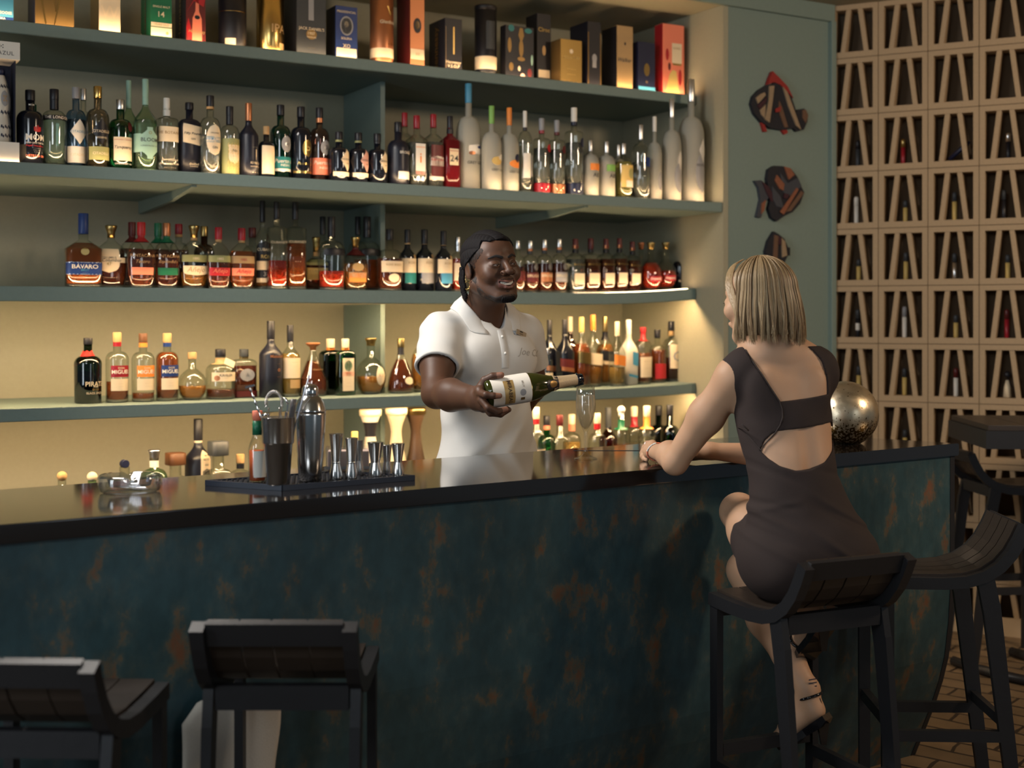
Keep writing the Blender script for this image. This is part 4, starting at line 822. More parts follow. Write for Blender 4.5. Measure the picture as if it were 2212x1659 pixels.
gift_box(1136, 1160, 1190, 28, 'black', 'black', [('oval', 'f', .5, .165, .010, .024, 'tan'), ('rect', 'f', .1, .92, .034, .072, 'cream'), (T_, 'f', .5, .265, .02, 'Cîroc', 'brass')], 'narrow tall black gift box with oval gold seal and square cream label', dF=.14)
gift_box(1190, 1211, 1257, 83, 'gold', 'dgold', [('oval', 'f', .5, .155, .010, .011, 'paper'), (T_, 'f', .5, .125, .012, 'GOLD RUM', 'yellow'), (T_, 'f', .5, .07, .012, '- - - - -', 'yellow'), (T_, 'f', .5, .045, .008, '- - - - - - -', 'yellow')], 'short golden gift box')
gift_box(1219, 1270, 1298, 45, 'black', 'ink', [('rect', 'f', .0, .06, 0, .26, 'dgold'), ('rect', 'f', .94, 1, 0, .26, 'dgold'), ('oval', 'f', .5, .135, .014, .022, 'grey'), ('rect', 'f', .35, .65, .09, .12, 'grey')], 'deep black gift box edged with gold and a grey crest')
gift_box(1300, 1333, 1367, 54, 'tan', 'black', [('rect', 'f', .05, .95, .002, .25, 'tan'), (T_, 'f', .5, .145, .02, 'Walker', 'dgrey', {'s': .4}), ('oval', 'f', .5, .225, .005, .008, 'black'), ('oval', 'f', .5, .04, .005, .006, 'tan')], 'black sided gift box with a plain golden tan front')
gift_box(1368, 1379, 1415, 89, 'navy', 'navy', [('oval', 'f', .5, .11, .017, .032, 'brass'), ('rect', 'f', .0, 1, .010, .026, 'sky'), (T_, 'f', .5, .05, .01, '12', 'tan')], 'navy blue gift box with a brass coloured crest')
gift_box(1414, 1432, 1478, 50, 'coral', 'red', [('poly', 'f', [(.1,0),(.78,0),(.62,.12),(.45,.125),(.3,.10)], 'yellow'), ('rect', 'f', .42, .88, .16, .26, 'paper'), ('rect', 'f', .46, .86, .15, .16, 'brass'), (T_, 'f', .65, .235, .01, 'ROSSO', 'tan'), ('oval', 'f', .2, .2, .010, .03, 'red'), ('oval', 'f', .8, .09, .010, .04, 'red'), ('oval', 'f', .3, .14, .008, .02, 'maroon')], 'orange red gift box with yellow light painted low, a cream label, last on the right')  # the yellow poly puts the strip's light on the foot into the colour

# ================================================================ ceramic bottle in its display box, far left of shelf 2
dF = .03; p0 = shelf_pt(-62, dF, SH[2][0]); w = shelf_s(42, dF) - shelf_s(-62, dF)
def dz(py): return CAMH - (py - CY)/FPX*shelf_pt(40, dF, 0).y - SH[2][0]
dbx = thing('display_box', p0, R(30), 'open white display box framing a white ceramic bottle', 'box')
MB().bbox(0, w, 0, .14, 0, dz(308), .001).build('box_base', K['white'], dbx)
MB().bbox(0, w + .002, 0, .14, dz(130), dz(92), .001).build('box_lid', K['white'], dbx)
MB().box(0, w, .138, .142, 0, dz(92)).box(w - .012, w - .010, .02, .14, dz(308), dz(130)).build('box_lining', mat('navy_lining', (.008, .012, .03), .7), dbx)
bt_ = MB(); vs, fs, tw, th = text_mesh('CLASE AZUL', 0, 0, 1.15); sc = .125/tw; bt_.add([(w*.5 + x*sc, -.0008, dz(117) + y*sc) for x, y in vs], fs)
for (ax, az) in ((0,0),(.006,.006),(-.006,.006),(.006,-.006),(-.006,-.006)): bt_.add([(w*.80 - .03 + ax + .0022*math.cos(a*PI/4), -.0008, dz(103) + az*.8 + .0022*math.sin(a*PI/4)) for a in range(8)], [tuple(range(8))])
bt_.build('lettering', K['dgrey'], dbx, fix=False)
cw = thing('ceramic_bottle', shelf_pt(2, dF + .068, SH[2][0] + dz(308) + .0005), R(40), 'white ceramic bottle painted with blue leaves inside the white display box', 'bottle')
hz = dz(150) - dz(308)
cpr = [(0, .030), (.004, .036), (.2*hz, .036), (.32*hz, .032), (.38*hz, .029), (.5*hz, .034), (.62*hz, .034), (.75*hz, .028), (.88*hz, .018), (.95*hz, .012)]
MB().lathe(cpr, 30).build('body', G['white'], cw)
MB().lathe([(.93*hz, .013), (hz, .015), (hz*1.03, .012)], 16).build('stopper', K['navy'], cw)
lf = MB()
for zc in (.10, .22, .42, .78):
    for a in range(-80, 90, 22):
        wrap(lf, cpr, 2, 1, 'oval', (zc - .018)*hz, (zc + .03)*hz, R(4.5), R(a), nv=6, nu=3); wrap(lf, cpr, 2, 1, 'oval', (zc - .03)*hz, (zc + .01)*hz, R(4), R(a + 9), nv=6, nu=3)
lf.build('painted_leaves', K['navy'], cw)
b = MB(); wrap(b, cpr, 2, 1, 'oval', .50*hz, .72*hz, R(24), R(6), off=.001); b.build('medallion', K['grey'], cw)
b = MB()
for a, zc in ((0, .61), (-7, .58), (7, .58), (-7, .64), (7, .64)): wrap(b, cpr, 2, 1, 'oval', (zc-.015)*hz, (zc+.015)*hz, R(4), R(6 + a), off=.0018, nv=6, nu=4)
b.build('flower_mark', K['tan'], cw)

# ================================================================ cigar tubes standing in the block wall
def block_pt(px, z, dep=.05):
    o = G0 + Vector((math.sin(-PHI)*dep, math.cos(PHI)*dep, 0)); u = Vector((math.cos(PHI), math.sin(PHI)))
    k = (px - CX)/FPX; t = (o.x - k*o.y)/(k*u.y - u.x)
    return Vector((o.x + u.x*t, o.y + u.y*t, z))
rows = {}
for j in range(11): rows[j] = Z0 + BH*j + .030 + .0015
CT = [(7, 1853, 303, 'dgrey', 'black', 'dark green', 'first column'), (7, 1951, 300, 'crimson', 'brass', 'dark red', 'second column'), (7, 2178, 287, 'black', 'silver', 'black', 'fourth column'),
 (6, 1850, 425, 'white', 'white', 'white', 'first column'), (6, 1956, 433, 'yellow', 'dgrey', 'short yellow', 'second column'), (6, 2062, 415, 'yellow', 'dgrey', 'tall yellow', 'third column'), (6, 2168, 410, 'black', 'dgrey', 'black', 'fourth column'),
 (5, 1855, 560, 'yellow', 'dgrey', 'yellow', 'first column'), (5, 1957, 545, 'yellow', 'dgrey', 'yellow', 'second column'), (5, 2062, 547, 'silver', 'dgrey', 'silver', 'third column'), (5, 2177, 550, 'yellow', 'dgrey', 'yellow', 'fourth column'),
 (4, 1853, 668, 'black', 'dgrey', 'black', 'first column'), (4, 1954, 662, 'white', 'grey', 'white', 'second column'), (4, 2065, 680, 'yellow', 'dgrey', 'yellow', 'third column'), (4, 2175, 668, 'crimson', 'maroon', 'red', 'fourth column'),
 (3, 1855, 790, 'yellow', 'dgrey', 'yellow', 'first column'), (3, 1954, 795, 'yellow', 'dgrey', 'yellow', 'second column'), (3, 2065, 795, 'white', 'maroon', 'red ringed white', 'third column'),
 (2, 1955, 928, 'yellow', 'dgrey', 'yellow', 'second column')]
rowname = {7: 'highest row of tubes', 6: 'second row of tubes', 5: 'third row of tubes', 4: 'fourth row of tubes', 3: 'lowest full row of tubes', 2: 'row at bar top height'}
for (j, px, yt, c1, c2, ds, cn) in CT:
    p = block_pt(px, rows[j + 1]); h = CAMH - (yt - CY)/FPX*p.y - p.z
    t = thing('cigar_tube', p, 0, '%s cigar tube in the block wall, %s, %s' % (ds, rowname[j], cn), 'cigar tube')
    r = .0115
    MB().lathe([(0, r*.8), (.003, r), (h*.66, r)], 14).build('tube', K[c1], t)
    MB().lathe([(h*.66, r*1.06), (h*.93, r*1.06), (h*.985, r*.8), (h, r*.4)], 14).build('cap', K[c2], t)
    if c1 == 'black' and j == 4: MB().lathe([(h*.25, r*1.03), (h*.5, r*1.03)], 14, cap=False).build('band', K['white'], t)
p = block_pt(2050, rows[8] + .012); t = thing('cigar_tube', p, PHI, 'dark blue tube lying aslant inside the block wall, highest row, third column of blocks', 'cigar tube')
o = MB().lathe([(0, .010), (.10, .013), (.13, .006)], 14).build('tube', K['navy'], t); o.rotation_euler = (0, R(50), 0)
o = MB().lathe([(.085, .0145), (.105, .0145)], 14, cap=False).build('band', K['silver'], t); o.rotation_euler = (0, R(50), 0)
p = block_pt(2176, rows[4] + .0015); t = thing('hand_bell', p, PHI, 'small cream cone with a dark knob and stick in the block wall, fourth column', 'ornament')
MB().lathe([(0, .020), (.05, .016), (.085, .007)], 16).build('cone', K['cream'], t)
MB().sphere((.001, 0, .112), .018).build('knob', K['black'], t)
MB().tube([(0, 0, .10), (.022, 0, .05)], .002).build('stick', K['black'], t)

# ================================================================ wooden fish on the green wall
fish_c = {k: mat('driftwood_' + k, c, .75, bump=.5, bscale=120, wear=.4) for k, c in {'black': (.015, .015, .022), 'cream': (.36, .26, .16), 'red': (.33, .025, .02), 'brown': (.16, .085, .05), 'plum': (.05, .012, .02), 'orange': (.28, .10, .05), 'slate': (.055, .06, .075)}.items()}
def wall_sz(px, py, d=-.02):
    s = shelf_s(px, d); Y = (SO + SU*s + SN*d).y
    return (s, CAMH - (py - CY)/FPX*Y)
def fish(name, ds, pieces):
    s0, z0 = wall_sz(pieces[0][2][0][0], pieces[0][2][0][1])
    root = thing('wooden_fish', loc3(), R(30), ds, 'wall decoration')
    for nm, key, pts, t0, t1 in pieces:
        MB().prism([wall_sz(x, y) for x, y in pts], 'y', -t1, -t0).build(nm, fish_c[key], root)
    return root
fish('f', 'wooden fish plaque with a pointed red dorsal fin, highest of three on the green wall', [
 ('body', 'black', [(1623,224),(1627,208),(1640,194),(1658,183),(1676,179),(1694,186),(1707,204),(1717,232),(1725,262),(1714,277),(1690,281),(1665,277),(1645,263),(1630,245)], .0, .022),
 ('dorsal_fin', 'red', [(1657,183),(1662,168),(1668,154),(1684,170),(1700,187),(1712,212),(1700,200),(1684,183),(1670,178)], .004, .026),
 ('tail_fin', 'black', [(1713,248),(1726,236),(1738,234),(1746,246),(1745,262),(1737,280),(1722,284),(1710,272)], .0, .018),
 ('tail_plank', 'brown', [(1733,238),(1740,237),(1745,250),(1740,266),(1733,255)], .018, .024),
 ('belly_fin', 'red', [(1646,264),(1652,284),(1659,284),(1653,266)], .0, .014), ('belly_fin', 'red', [(1688,278),(1697,290),(1704,286),(1700,276)], .0, .014),
 ('plank', 'cream', [(1660,186),(1670,186),(1667,215),(1660,265),(1650,258),(1658,220)], .022, .030),
 ('plank', 'cream', [(1631,212),(1642,203),(1650,200),(1652,206),(1636,224)], .022, .028), ('plank', 'plum', [(1634,228),(1655,210),(1652,222),(1640,236)], .022, .028),
 ('plank', 'cream', [(1640,238),(1652,226),(1650,256),(1643,248)], .022, .028),
 ('plank', 'brown', [(1681,218),(1687,232),(1700,275),(1693,276),(1680,240)], .022, .029), ('plank', 'red', [(1672,236),(1684,230),(1682,242),(1672,243)], .029, .032),
 ('plank', 'cream', [(1689,188),(1699,200),(1712,235),(1728,280),(1718,272),(1701,230)], .022, .029)])
fish('f', 'round wooden fish plaque with slanted orange planks, middle of three on the green wall', [
 ('body', 'black', [(1657,385),(1660,366),(1672,358),(1690,359),(1708,364),(1722,382),(1730,402),(1737,416),(1728,440),(1712,458),(1695,466),(1678,478),(1667,470),(1660,450),(1666,428),(1660,410)], .0, .022),
 ('tail_fin', 'slate', [(1631,390),(1645,389),(1656,400),(1668,418),(1656,434),(1650,452),(1645,470),(1635,468),(1644,430),(1640,405)], .0, .018),
 ('tail_plank', 'plum', [(1646,392),(1658,402),(1676,430),(1666,436),(1655,415)], .018, .024), ('tail_plank', 'orange', [(1645,440),(1654,432),(1650,455),(1644,462)], .018, .024),
 ('plank', 'orange', [(1692,360),(1706,364),(1714,378),(1702,388)], .022, .029), ('plank', 'orange', [(1676,378),(1692,398),(1690,412),(1682,408),(1672,390)], .022, .029),
 ('plank', 'slate', [(1684,374),(1700,396),(1722,384),(1730,402),(1705,424),(1690,415)], .020, .026), ('plank', 'slate', [(1666,402),(1684,424),(1692,450),(1676,446),(1668,430)], .020, .026),
 ('plank', 'orange', [(1682,458),(1718,406),(1722,410),(1690,464)], .026, .031), ('plank', 'brown', [(1695,458),(1728,412),(1734,418),(1706,456)], .024, .029), ('plank', 'plum', [(1691,418),(1702,420),(1698,430),(1690,428)], .026, .031)])
fish('f', 'small wooden fish plaque peeking out just above the blonde hair', [
 ('body', 'black', [(1654,542),(1660,520),(1672,500),(1682,506),(1694,516),(1701,532),(1703,548),(1694,568),(1668,570),(1656,558)], .0, .022),
 ('plank', 'brown', [(1671,508),(1679,510),(1677,560),(1668,560)], .022, .029), ('plank', 'cream', [(1686,514),(1694,522),(1698,552),(1688,556)], .022, .029), ('plank', 'plum', [(1679,510),(1686,513),(1685,530),(1680,528)], .022, .028),
 ('tail_fin', 'black', [(1698,536),(1708,534),(1708,552),(1698,552)], .0, .016)])

# ================================================================ things on the bar
steel = mat('brushed_steel', (.66, .64, .62), .20, metal=1)
steel_b = mat('bright_steel', (.80, .78, .76), .14, metal=1)
glass_s = solidglass
Zb = BTOP + .0004
mc = [on_z(610, 1048, Zb + .014), on_z(895, 1026, Zb + .014), None, on_z(445, 1037, Zb + .014)]
mc[2] = mc[1] + (mc[3] - mc[0])
matr = thing('bar_mat', (0, 0, 0), 0, 'black ribbed rubber bar mat holding the shakers and jiggers', 'bar mat')
mb = MB(); lo = [(p.x, p.y, Zb) for p in mc]; hi = [(p.x, p.y, Zb + .010) for p in mc]
mb.add(lo + hi, [(0,3,2,1),(4,5,6,7),(0,1,5,4),(1,2,6,5),(2,3,7,6),(3,0,4,7)])
rub = mat('black_rubber', (.016, .018, .024), .45)
mb.build('mat', rub, matr)
nb = MB(); e1 = (mc[1]-mc[0]); e2 = (mc[3]-mc[0])
for i in range(1, 26):
    for j in range(1, 15):
        q = mc[0] + e1*(i/26) + e2*(j/15); nb.lathe([(Zb+.0098, .0045), (Zb+.013, .0035)], 6, c=(q.x, q.y, 0), sm=False)
tag(nb.build('rubber_nubs', rub, matr), kind='stuff')
rim = MB()
for a, c in ((0, 1), (1, 2), (2, 3), (3, 0)):
    p, q = mc[a], mc[c]; rim.bar((p.x, p.y, Zb + .007), (q.x, q.y, Zb + .007), .008, .014)
rim.build('rim', mat('rubber_rim', (.03, .035, .05), .35), matr)
ZM = Zb + .0134
def px_r(w, Y): return w/2/FPX*Y
# jiggers: double cones
def jigger(px, py, yt, wt, wn, wb, zn, ds, bead=True):
    p = on_z(px, py - 2, ZM); H = CAMH - (yt - CY)/FPX*p.y - ZM; f = p.y/FPX/2
    t = thing('jigger', p, 0, ds, 'jigger', None)
    n = zn*H
    MB().lathe([(.0, wb*f*.97), (.0015, wb*f), (n*.5, (wb*.6+wn*.4)*f), (n, wn*f)], 28, cap=False).lathe([(0.0005, wb*f*.9), (n*.9, wn*f*.8)], 28, cap=False).build('small_cup', steel, t)
    MB().lathe([(n, wn*f), (H*.97, wt*f), (H, wt*f*1.04)], 28, cap=False).lathe([(n*1.05, wn*f*.8), (H, wt*f*.97)], 28).build('large_cup', steel, t)
    if bead: MB().lathe([(n - .003, wn*f), (n - .0015, wn*f*1.12), (n + .0015, wn*f*1.12), (n + .003, wn*f)], 28, cap=False).build('waist_ring', steel_b, t)
    return t
jigger(775, 1027, 951, 19, 16, 24, .40, 'steel jigger tucked behind the second one from the shaker', False)
jigger(836, 1024, 961, 21, 15, 22, .42, 'steel jigger, middle one of the right hand three', False)
jigger(726, 1037, 937, 30, 18, 31, .37, 'tallest steel jigger, nearest the cocktail shaker')
jigger(759, 1036, 946, 28, 18, 28, .40, 'steel jigger with a waist ring, second from the cocktail shaker')
jigger(811, 1031, 955, 34, 20, 32, .41, 'wide mouthed steel jigger, leftmost of the right hand three', False)
jigger(860, 1029, 958, 28, 17, 27, .42, 'steel jigger at the right end of the bar mat', False)
# cobbler shaker
p = on_z(670, 1038, ZM); f = p.y/FPX/2; H = CAMH - (829 - CY)/FPX*p.y - ZM
t = thing('cocktail_shaker', p, 0, 'steel cobbler shaker with domed lid and cap, tallest thing on the bar mat', 'cocktail shaker')
MB().lathe([(0, 44*f), (.003, 49*f), (.25*H, 57*f), (.5*H, 64*f), (.68*H, 67*f), (.715*H, 67*f)], 36).build('tin', steel, t)
MB().lathe([(.712*H, 68.5*f), (.722*H, 69*f), (.74*H, 66*f), (.80*H, 60*f), (.85*H, 48*f), (.875*H, 36*f), (.885*H, 33*f)], 36).build('strainer_lid', steel_b, t)
MB().lathe([(.88*H, 36*f), (.885*H, 37*f), (.955*H, 35*f), (.985*H, 28*f), (.997*H, 14*f), (H, 4*f)], 30).build('cap', steel_b, t)
# mixing tin with tools
p = on_z(601, 1046, ZM); f = p.y/FPX/2; H = CAMH - (901 - CY)/FPX*p.y - ZM
t = thing('mixing_tin', p, 0, 'open steel mixing tin crammed with bar tools, left of the cocktail shaker', 'shaker tin')
MB().lathe([(0, 46*f), (.003, 50*f), (.60*H, 61*f), (.615*H, 66*f), (.63*H, 68*f), (.99*H, 73*f), (H, 75*f)], 36, cap=False).lathe([(.0005, 45*f), (.6*H, 58*f), (.64*H, 64*f), (H, 72*f)], 36).build('tin', steel, t)
pt = p.copy(); Yt = p.y
def tpt(px, py, dy=0): return at(px, py, Yt + dy)
s1 = thing('bar_strainer', pt, 0, 'steel coil strainer sticking out of the mixing tin', 'strainer')
b = MB(); c0 = tpt(592, 872); pts = []
for i in range(150):
    a = i/149*PI*1.15 - .25; R0 = .020; cc = Vector((math.cos(a + PI*.0)*R0*-1, 0, math.sin(a)*R0*1.5)); w = i*1.35
    rad = Vector((-math.cos(a), 0, math.sin(a)*1.5)).normalized()
    pts.append(c0 - pt + cc + rad*math.cos(w)*.0045 + Vector((0, 1, 0))*math.sin(w)*.0045)
b.tube(pts, .0009, 5); b.build('coil', steel_b, s1)
MB().tube([tpt(580, 880) - pt, tpt(584, 1000) - pt], .002).tube([tpt(604, 880) - pt, tpt(602, 1000) - pt], .002).build('arms', steel_b, s1)
s2 = thing('ice_tongs', pt, 0, 'steel tongs standing in the mixing tin beside the strainer', 'tongs')
MB().bar(tpt(608, 868, .01) - pt, tpt(606, 990, .01) - pt, .008, .002).bar(tpt(622, 872, -.005) - pt, tpt(612, 990, -.005) - pt, .008, .002).tube([tpt(608, 869, .01) - pt, tpt(612, 860, .004) - pt, tpt(618, 862, 0) - pt, tpt(622, 873, -.005) - pt], .003).build('tongs', steel_b, s2)
s3 = thing('muddler', pt, 0, 'grey muddler rod leaning at the right side of the mixing tin', 'muddler')
MB().tube([tpt(634, 862, .012) - pt, tpt(632, 880, .012) - pt, tpt(618, 1000, .010) - pt], [.007, .0075, .0065]).build('rod', mat('grey_plastic', (.12, .11, .11), .3), s3)
s4 = thing('bar_spoon', pt, 0, 'long twisted bar spoon with a flat T top leaning left out of the mixing tin', 'bar spoon')
b = MB(); n_ = 60; A = tpt(540, 838); Bq = tpt(606, 1010)
rr = [.0028 + .0010*math.sin(i*1.3) if i < 34 else .0016 for i in range(n_)]
b.tube([A + (Bq-A)*(i/(n_-1)) - pt for i in range(n_)], rr, 6); b.build('shaft', steel_b, s4)
MB().bar(tpt(530, 837) - pt, tpt(550, 832) - pt, .004, .005).build('top', steel_b, s4)
s5 = thing('bar_straw', pt, 0, 'thin clear stirrer leaning right behind the shaker cap', 'stirrer')
MB().tube([tpt(668, 811, .03) - pt, tpt(620, 985, .018) - pt], .0022, 6).build('shaft', mat('blue_plastic', (.45, .50, .60), .2), s5)
s6 = thing('peeler', pt, 0, 'short blade handled bar tool at the front rim of the mixing tin', 'peeler')
MB().tube([tpt(566, 897, -.02) - pt, tpt(583, 894, -.02) - pt], .0035).tube([tpt(580, 896, -.018) - pt, tpt(592, 980, -.012) - pt], .0016).build('tool', steel_b, s6)
s7 = thing('bar_knife', pt, 0, 'slim bright handle rising between the tin and the shaker', 'bar tool')
MB().bar(tpt(618, 890, -.02) - pt, tpt(612, 980, -.015) - pt, .004, .004).build('handle', steel_b, s7)
# hot sauce
p = on_z(556, 1040, ZM); f = p.y/FPX/2; H = CAMH - (887 - CY)/FPX*p.y - ZM
t = thing('hot_sauce_bottle', p, R(12), 'small hot sauce bottle with red cap and green neck band on the bar mat', 'sauce bottle')
prs = [(0, 36*f), (.004, 39*f), (.45*H, 39*f), (.53*H, 34*f), (.60*H, 25*f), (.66*H, 20*f), (.9*H, 19*f)]
MB().lathe(prs, 24).build('body', G['clear'], t)
MB().lathe([(.02*H, 33*f), (.44*H, 35*f)], 24).build('sauce', mat('hot_sauce', (.62, .11, .02), .35, sss=.2), t)
MB().lathe([(.66*H, 21.5*f), (.86*H, 21*f)], 24).build('neck_band', K['green'], t)
MB().lathe([(.86*H, 20*f), (.885*H, 20*f), (.89*H, 22*f), (.995*H, 22*f), (H, 19*f)], 20).build('cap', K['coral'], t)
b = MB(); wrap(b, prs, 2, 1, 'rect', .07*H, .44*H, R(46), R(22)); b.build('label', K['white'], t)
# napkin caddy behind the jiggers
p = on_z(746, 1024, ZM); q = Vector((p.x, p.y + .07, ZM)); wv = 96/FPX*q.y; hv = .066
t = thing('napkin_caddy', q, R(6), 'clear plastic caddy of pinkish napkins behind the jiggers', 'caddy')
MB().box(-wv/2, wv/2, -.03, -.027, 0, hv).box(-wv/2, wv/2, .027, .03, 0, hv).box(-wv/2, -wv/2+.003, -.027, .027, 0, hv).box(wv/2-.003, wv/2, -.027, .027, 0, hv).box(-wv/2, wv/2, -.03, .03, 0, .003).build('tray', glass('clear_plastic', (.93, .93, .95), .1, .8, edge=(.8, .8, .84)), t)
MB().bbox(-wv/2+.005, wv/2-.006, -.024, .024, .004, hv*.86, .003).build('napkins', mat('pink_napkin', (.78, .58, .46), .8), t)
MB().bbox(-wv/2+.0, wv/2, -.031, -.030, .008, .016, .0004).build('front_strip', K['grey'], t)
# ashtray
p = on_z(281, 1062, Zb); f = p.y/FPX
t = thing('ashtray', (p.x, p.y, Zb), R(20), 'round thick cut glass ashtray at the left end of the bar', 'ashtray')
b = MB(); n = 64; Ro, Ri, Ha = 66*f, 48*f, .043
def ring(r, z, amp=0, dip=0): return [((r + amp*math.cos(8*a))*math.cos(a), (r + amp*math.cos(8*a))*math.sin(a), z - dip*max(0, math.cos(4*a))**8) for a in [2*PI*i/n for i in range(n)]]
rs_ = [ring(Ro*.80, 0), ring(Ro*.93, .003, .0008), ring(Ro*1.0, .020, .0016), ring(Ro*1.0, Ha-.004, .0012, .006), ring(Ro*.96, Ha, .0005, .008), ring(Ri, Ha-.001, 0, .008), ring(Ri*.90, .016), ring(Ri*.2, .011)]
b.add([v for r_ in rs_ for v in r_], [(j*n+i, j*n+(i+1) % n, (j+1)*n+(i+1) % n, (j+1)*n+i) for j in range(len(rs_)-1) for i in range(n)] + [tuple(range(n))[::-1], tuple((len(rs_)-1)*n+i for i in range(n))], 0, True)
b.build('bowl', glass('cut_glass', (.84, .88, .94), .06, 1.5, edge=(.55, .60, .68)), t)
# champagne flute
p = on_z(1265, 991, Zb); Yf = p.y; f = Yf/FPX; H = CAMH - (835 - CY)/FPX*Yf - Zb
fl = thing('champagne_flute', (p.x, p.y, Zb), 0, 'tall champagne flute with pale bubbly wine standing on the bar under the bottle mouth', 'champagne flute')
def fz(y): return (991 - y)*f*.985
fo = [(0, .024), (.0008, 25*f), (.002, 25*f), (.006, 16*f), (.012, 8*f), (.020, 4.6*f), (.034, 3.6*f), (fz(935), 4.2*f), (fz(930), 5.2*f), (fz(922), 9*f), (fz(910), 14.5*f), (fz(898), 18.5*f), (fz(885), 21*f), (fz(872), 21.6*f), (fz(855), 20.8*f), (H, 19.2*f)]
fi = [(H, 18.5*f), (fz(855), 20.1*f), (fz(872), 20.9*f), (fz(885), 20.2*f), (fz(898), 17.6*f), (fz(910), 13.4*f), (fz(920), 8.2*f), (fz(927), 3*f)]
MB().lathe(fo[:10], 36, cap=False).lathe(fo[8:] + fi, 36, cap=False).build('bowl', glass('flute_glass', (.99, .99, .98), .03, 1.2, edge=(.80, .80, .78)), fl, fix=True)
wl = [(fz(925), 2*f), (fz(919), 8*f), (fz(910), 13.1*f), (fz(898), 17.3*f), (fz(885), 19.9*f), (fz(872), 20.6*f), (fz(860), 20.2*f), (fz(851), 19.9*f)]
MB().lathe(wl, 32).build('wine', milky('sparkling_wine', (.97, .94, .86), (.95, .84, .64), .42), fl)
bb = MB(); random.seed(3)
for i in range(60):
    a, r_, zz = random.uniform(0, 2*PI), random.uniform(.2, .97), random.uniform(fz(910), fz(852)); rr = 19*f*r_; bb.sphere((rr*math.cos(a), rr*math.sin(a), zz), random.uniform(.0004, .0008), nu=6, nv=4)
tag(bb.build('bubbles', mat('bubble', (.9, .85, .7), .1), fl), kind='stuff')
pfl = [(fz(885), 21.6*f), (fz(850), 21.6*f)]
b = MB(); wrap_text(b, pfl, 2, 1, 'LA', fz(865), .0058, R(-8), maxw=.02); wrap_text(b, pfl, 2, 1, 'CONFIDENCIA', fz(871), .0016, R(6), maxw=.03); b.build('etched_lettering', mat('etched', (.8, .8, .78), .5), fl)
# silver globe lamp
p = on_z(1826, 957, Zb); Yg = p.y; rg = 70.5*Yg/FPX
t = thing('globe_vase', (p.x, Yg, Zb), 0, 'silver gold mercury glass globe standing on the bar right of the seated woman', 'globe')
m, nt, b = _new('mercury_glass'); N, L = nt.nodes, nt.links
tc = N.new('ShaderNodeTexCoord'); n1 = N.new('ShaderNodeTexNoise'); n1.inputs['Scale'].default_value = 130; n1.inputs['Detail'].default_value = 8
sx = N.new('ShaderNodeSeparateXYZ'); L.new(tc.outputs['Object'], sx.inputs[0]); L.new(tc.outputs['Object'], n1.inputs['Vector'])
mr = N.new('ShaderNodeMapRange'); mr.inputs['From Min'].default_value = .045; mr.inputs['From Max'].default_value = .10; mr.inputs['To Min'].default_value = .54; mr.inputs['To Max'].default_value = .33
L.new(sx.outputs['Z'], mr.inputs['Value'])
gt = N.new('ShaderNodeMath'); gt.operation = 'GREATER_THAN'; L.new(n1.outputs['Fac'], gt.inputs[0]); L.new(mr.outputs[0], gt.inputs[1])
mx = N.new('ShaderNodeMixRGB'); mx.inputs[1].default_value = (.10, .055, .012, 1); mx.inputs[2].default_value = (.66, .56, .40, 1); L.new(gt.outputs[0], mx.inputs[0]); L.new(mx.outputs[0], b.inputs['Base Color'])
b.inputs['Metallic'].default_value = .95
n2 = N.new('ShaderNodeTexNoise'); n2.inputs['Scale'].default_value = 30; n2.inputs['Detail'].default_value = 8; L.new(tc.outputs['Object'], n2.inputs['Vector'])
rr_ = N.new('ShaderNodeMapRange'); rr_.inputs['To Min'].default_value = .12; rr_.inputs['To Max'].default_value = .55; L.new(n2.outputs['Fac'], rr_.inputs['Value']); L.new(rr_.outputs[0], b.inputs['Roughness'])
bp = N.new('ShaderNodeBump'); bp.inputs['Strength'].default_value = .4; bp.inputs['Distance'].default_value = .002; L.new(n2.outputs['Fac'], bp.inputs['Height']); L.new(bp.outputs[0], b.inputs['Normal'])
gp = [(0, .05)] + [(rg + .002 - rg*math.cos(PI*(.17 + .83*i/18)), rg*math.sin(PI*(.17 + .83*i/18))) for i in range(18)] + [(2*rg + .002, .0008)]
gp = [(z - gp[1][0] + .004 if i else 0, r_) for i, (z, r_) in enumerate(gp)]
MB().lathe(gp, 48).build('globe', m, t)
MB().lathe([(0, .052), (.004, .052), (.006, .046)], 32).build('foot_ring', steel, t)

# ================================================================ stools, high table
wood = mat('black_timber', (.014, .014, .016), .42, bump=.25, bscale=40)
seatw = mat('dark_teak', (.034, .024, .018), .38, bump=.25, bscale=40)
PRF = [(.185, .797), (.10, .793), (.0, .792), (-.06, .797), (-.11, .812), (-.15, .838), (-.18, .872), (-.203, .912), (-.220, .950)]
def curve_board(b, x0, x1, up0, up1, i0=0, i1=None, mi=0):
    P_ = PRF[i0:i1]; vs = []; fs = []; k = len(P_)
    for j, (y, z) in enumerate(P_):
        a = P_[max(0, j-1)]; c = P_[min(k-1, j+1)]; t = Vector((c[0]-a[0], c[1]-a[1])).normalized(); nn = Vector((t.y, -t.x))
        if nn.y < 0 and abs(nn.y) > abs(nn.x): nn = -nn
        if j and Vector((vsn.x, vsn.y)).dot(nn) < 0: nn = -nn
        vsn = nn
        for x in (x0, x1):
            for u in (up0, up1): vs.append((x, y + nn.x*u, z + nn.y*u))
    for j in range(k-1):
        A, B_ = j*4, j*4+4
        fs += [(A, B_, B_+1, A+1), (A+2, A+3, B_+3, B_+2), (A, A+2, B_+2, B_), (A+1, B_+1, B_+3, A+3)]
    fs += [(0, 1, 3, 2), (4*k-4, 4*k-2, 4*k-1, 4*k-3)]
    b.add(vs, fs, mi)
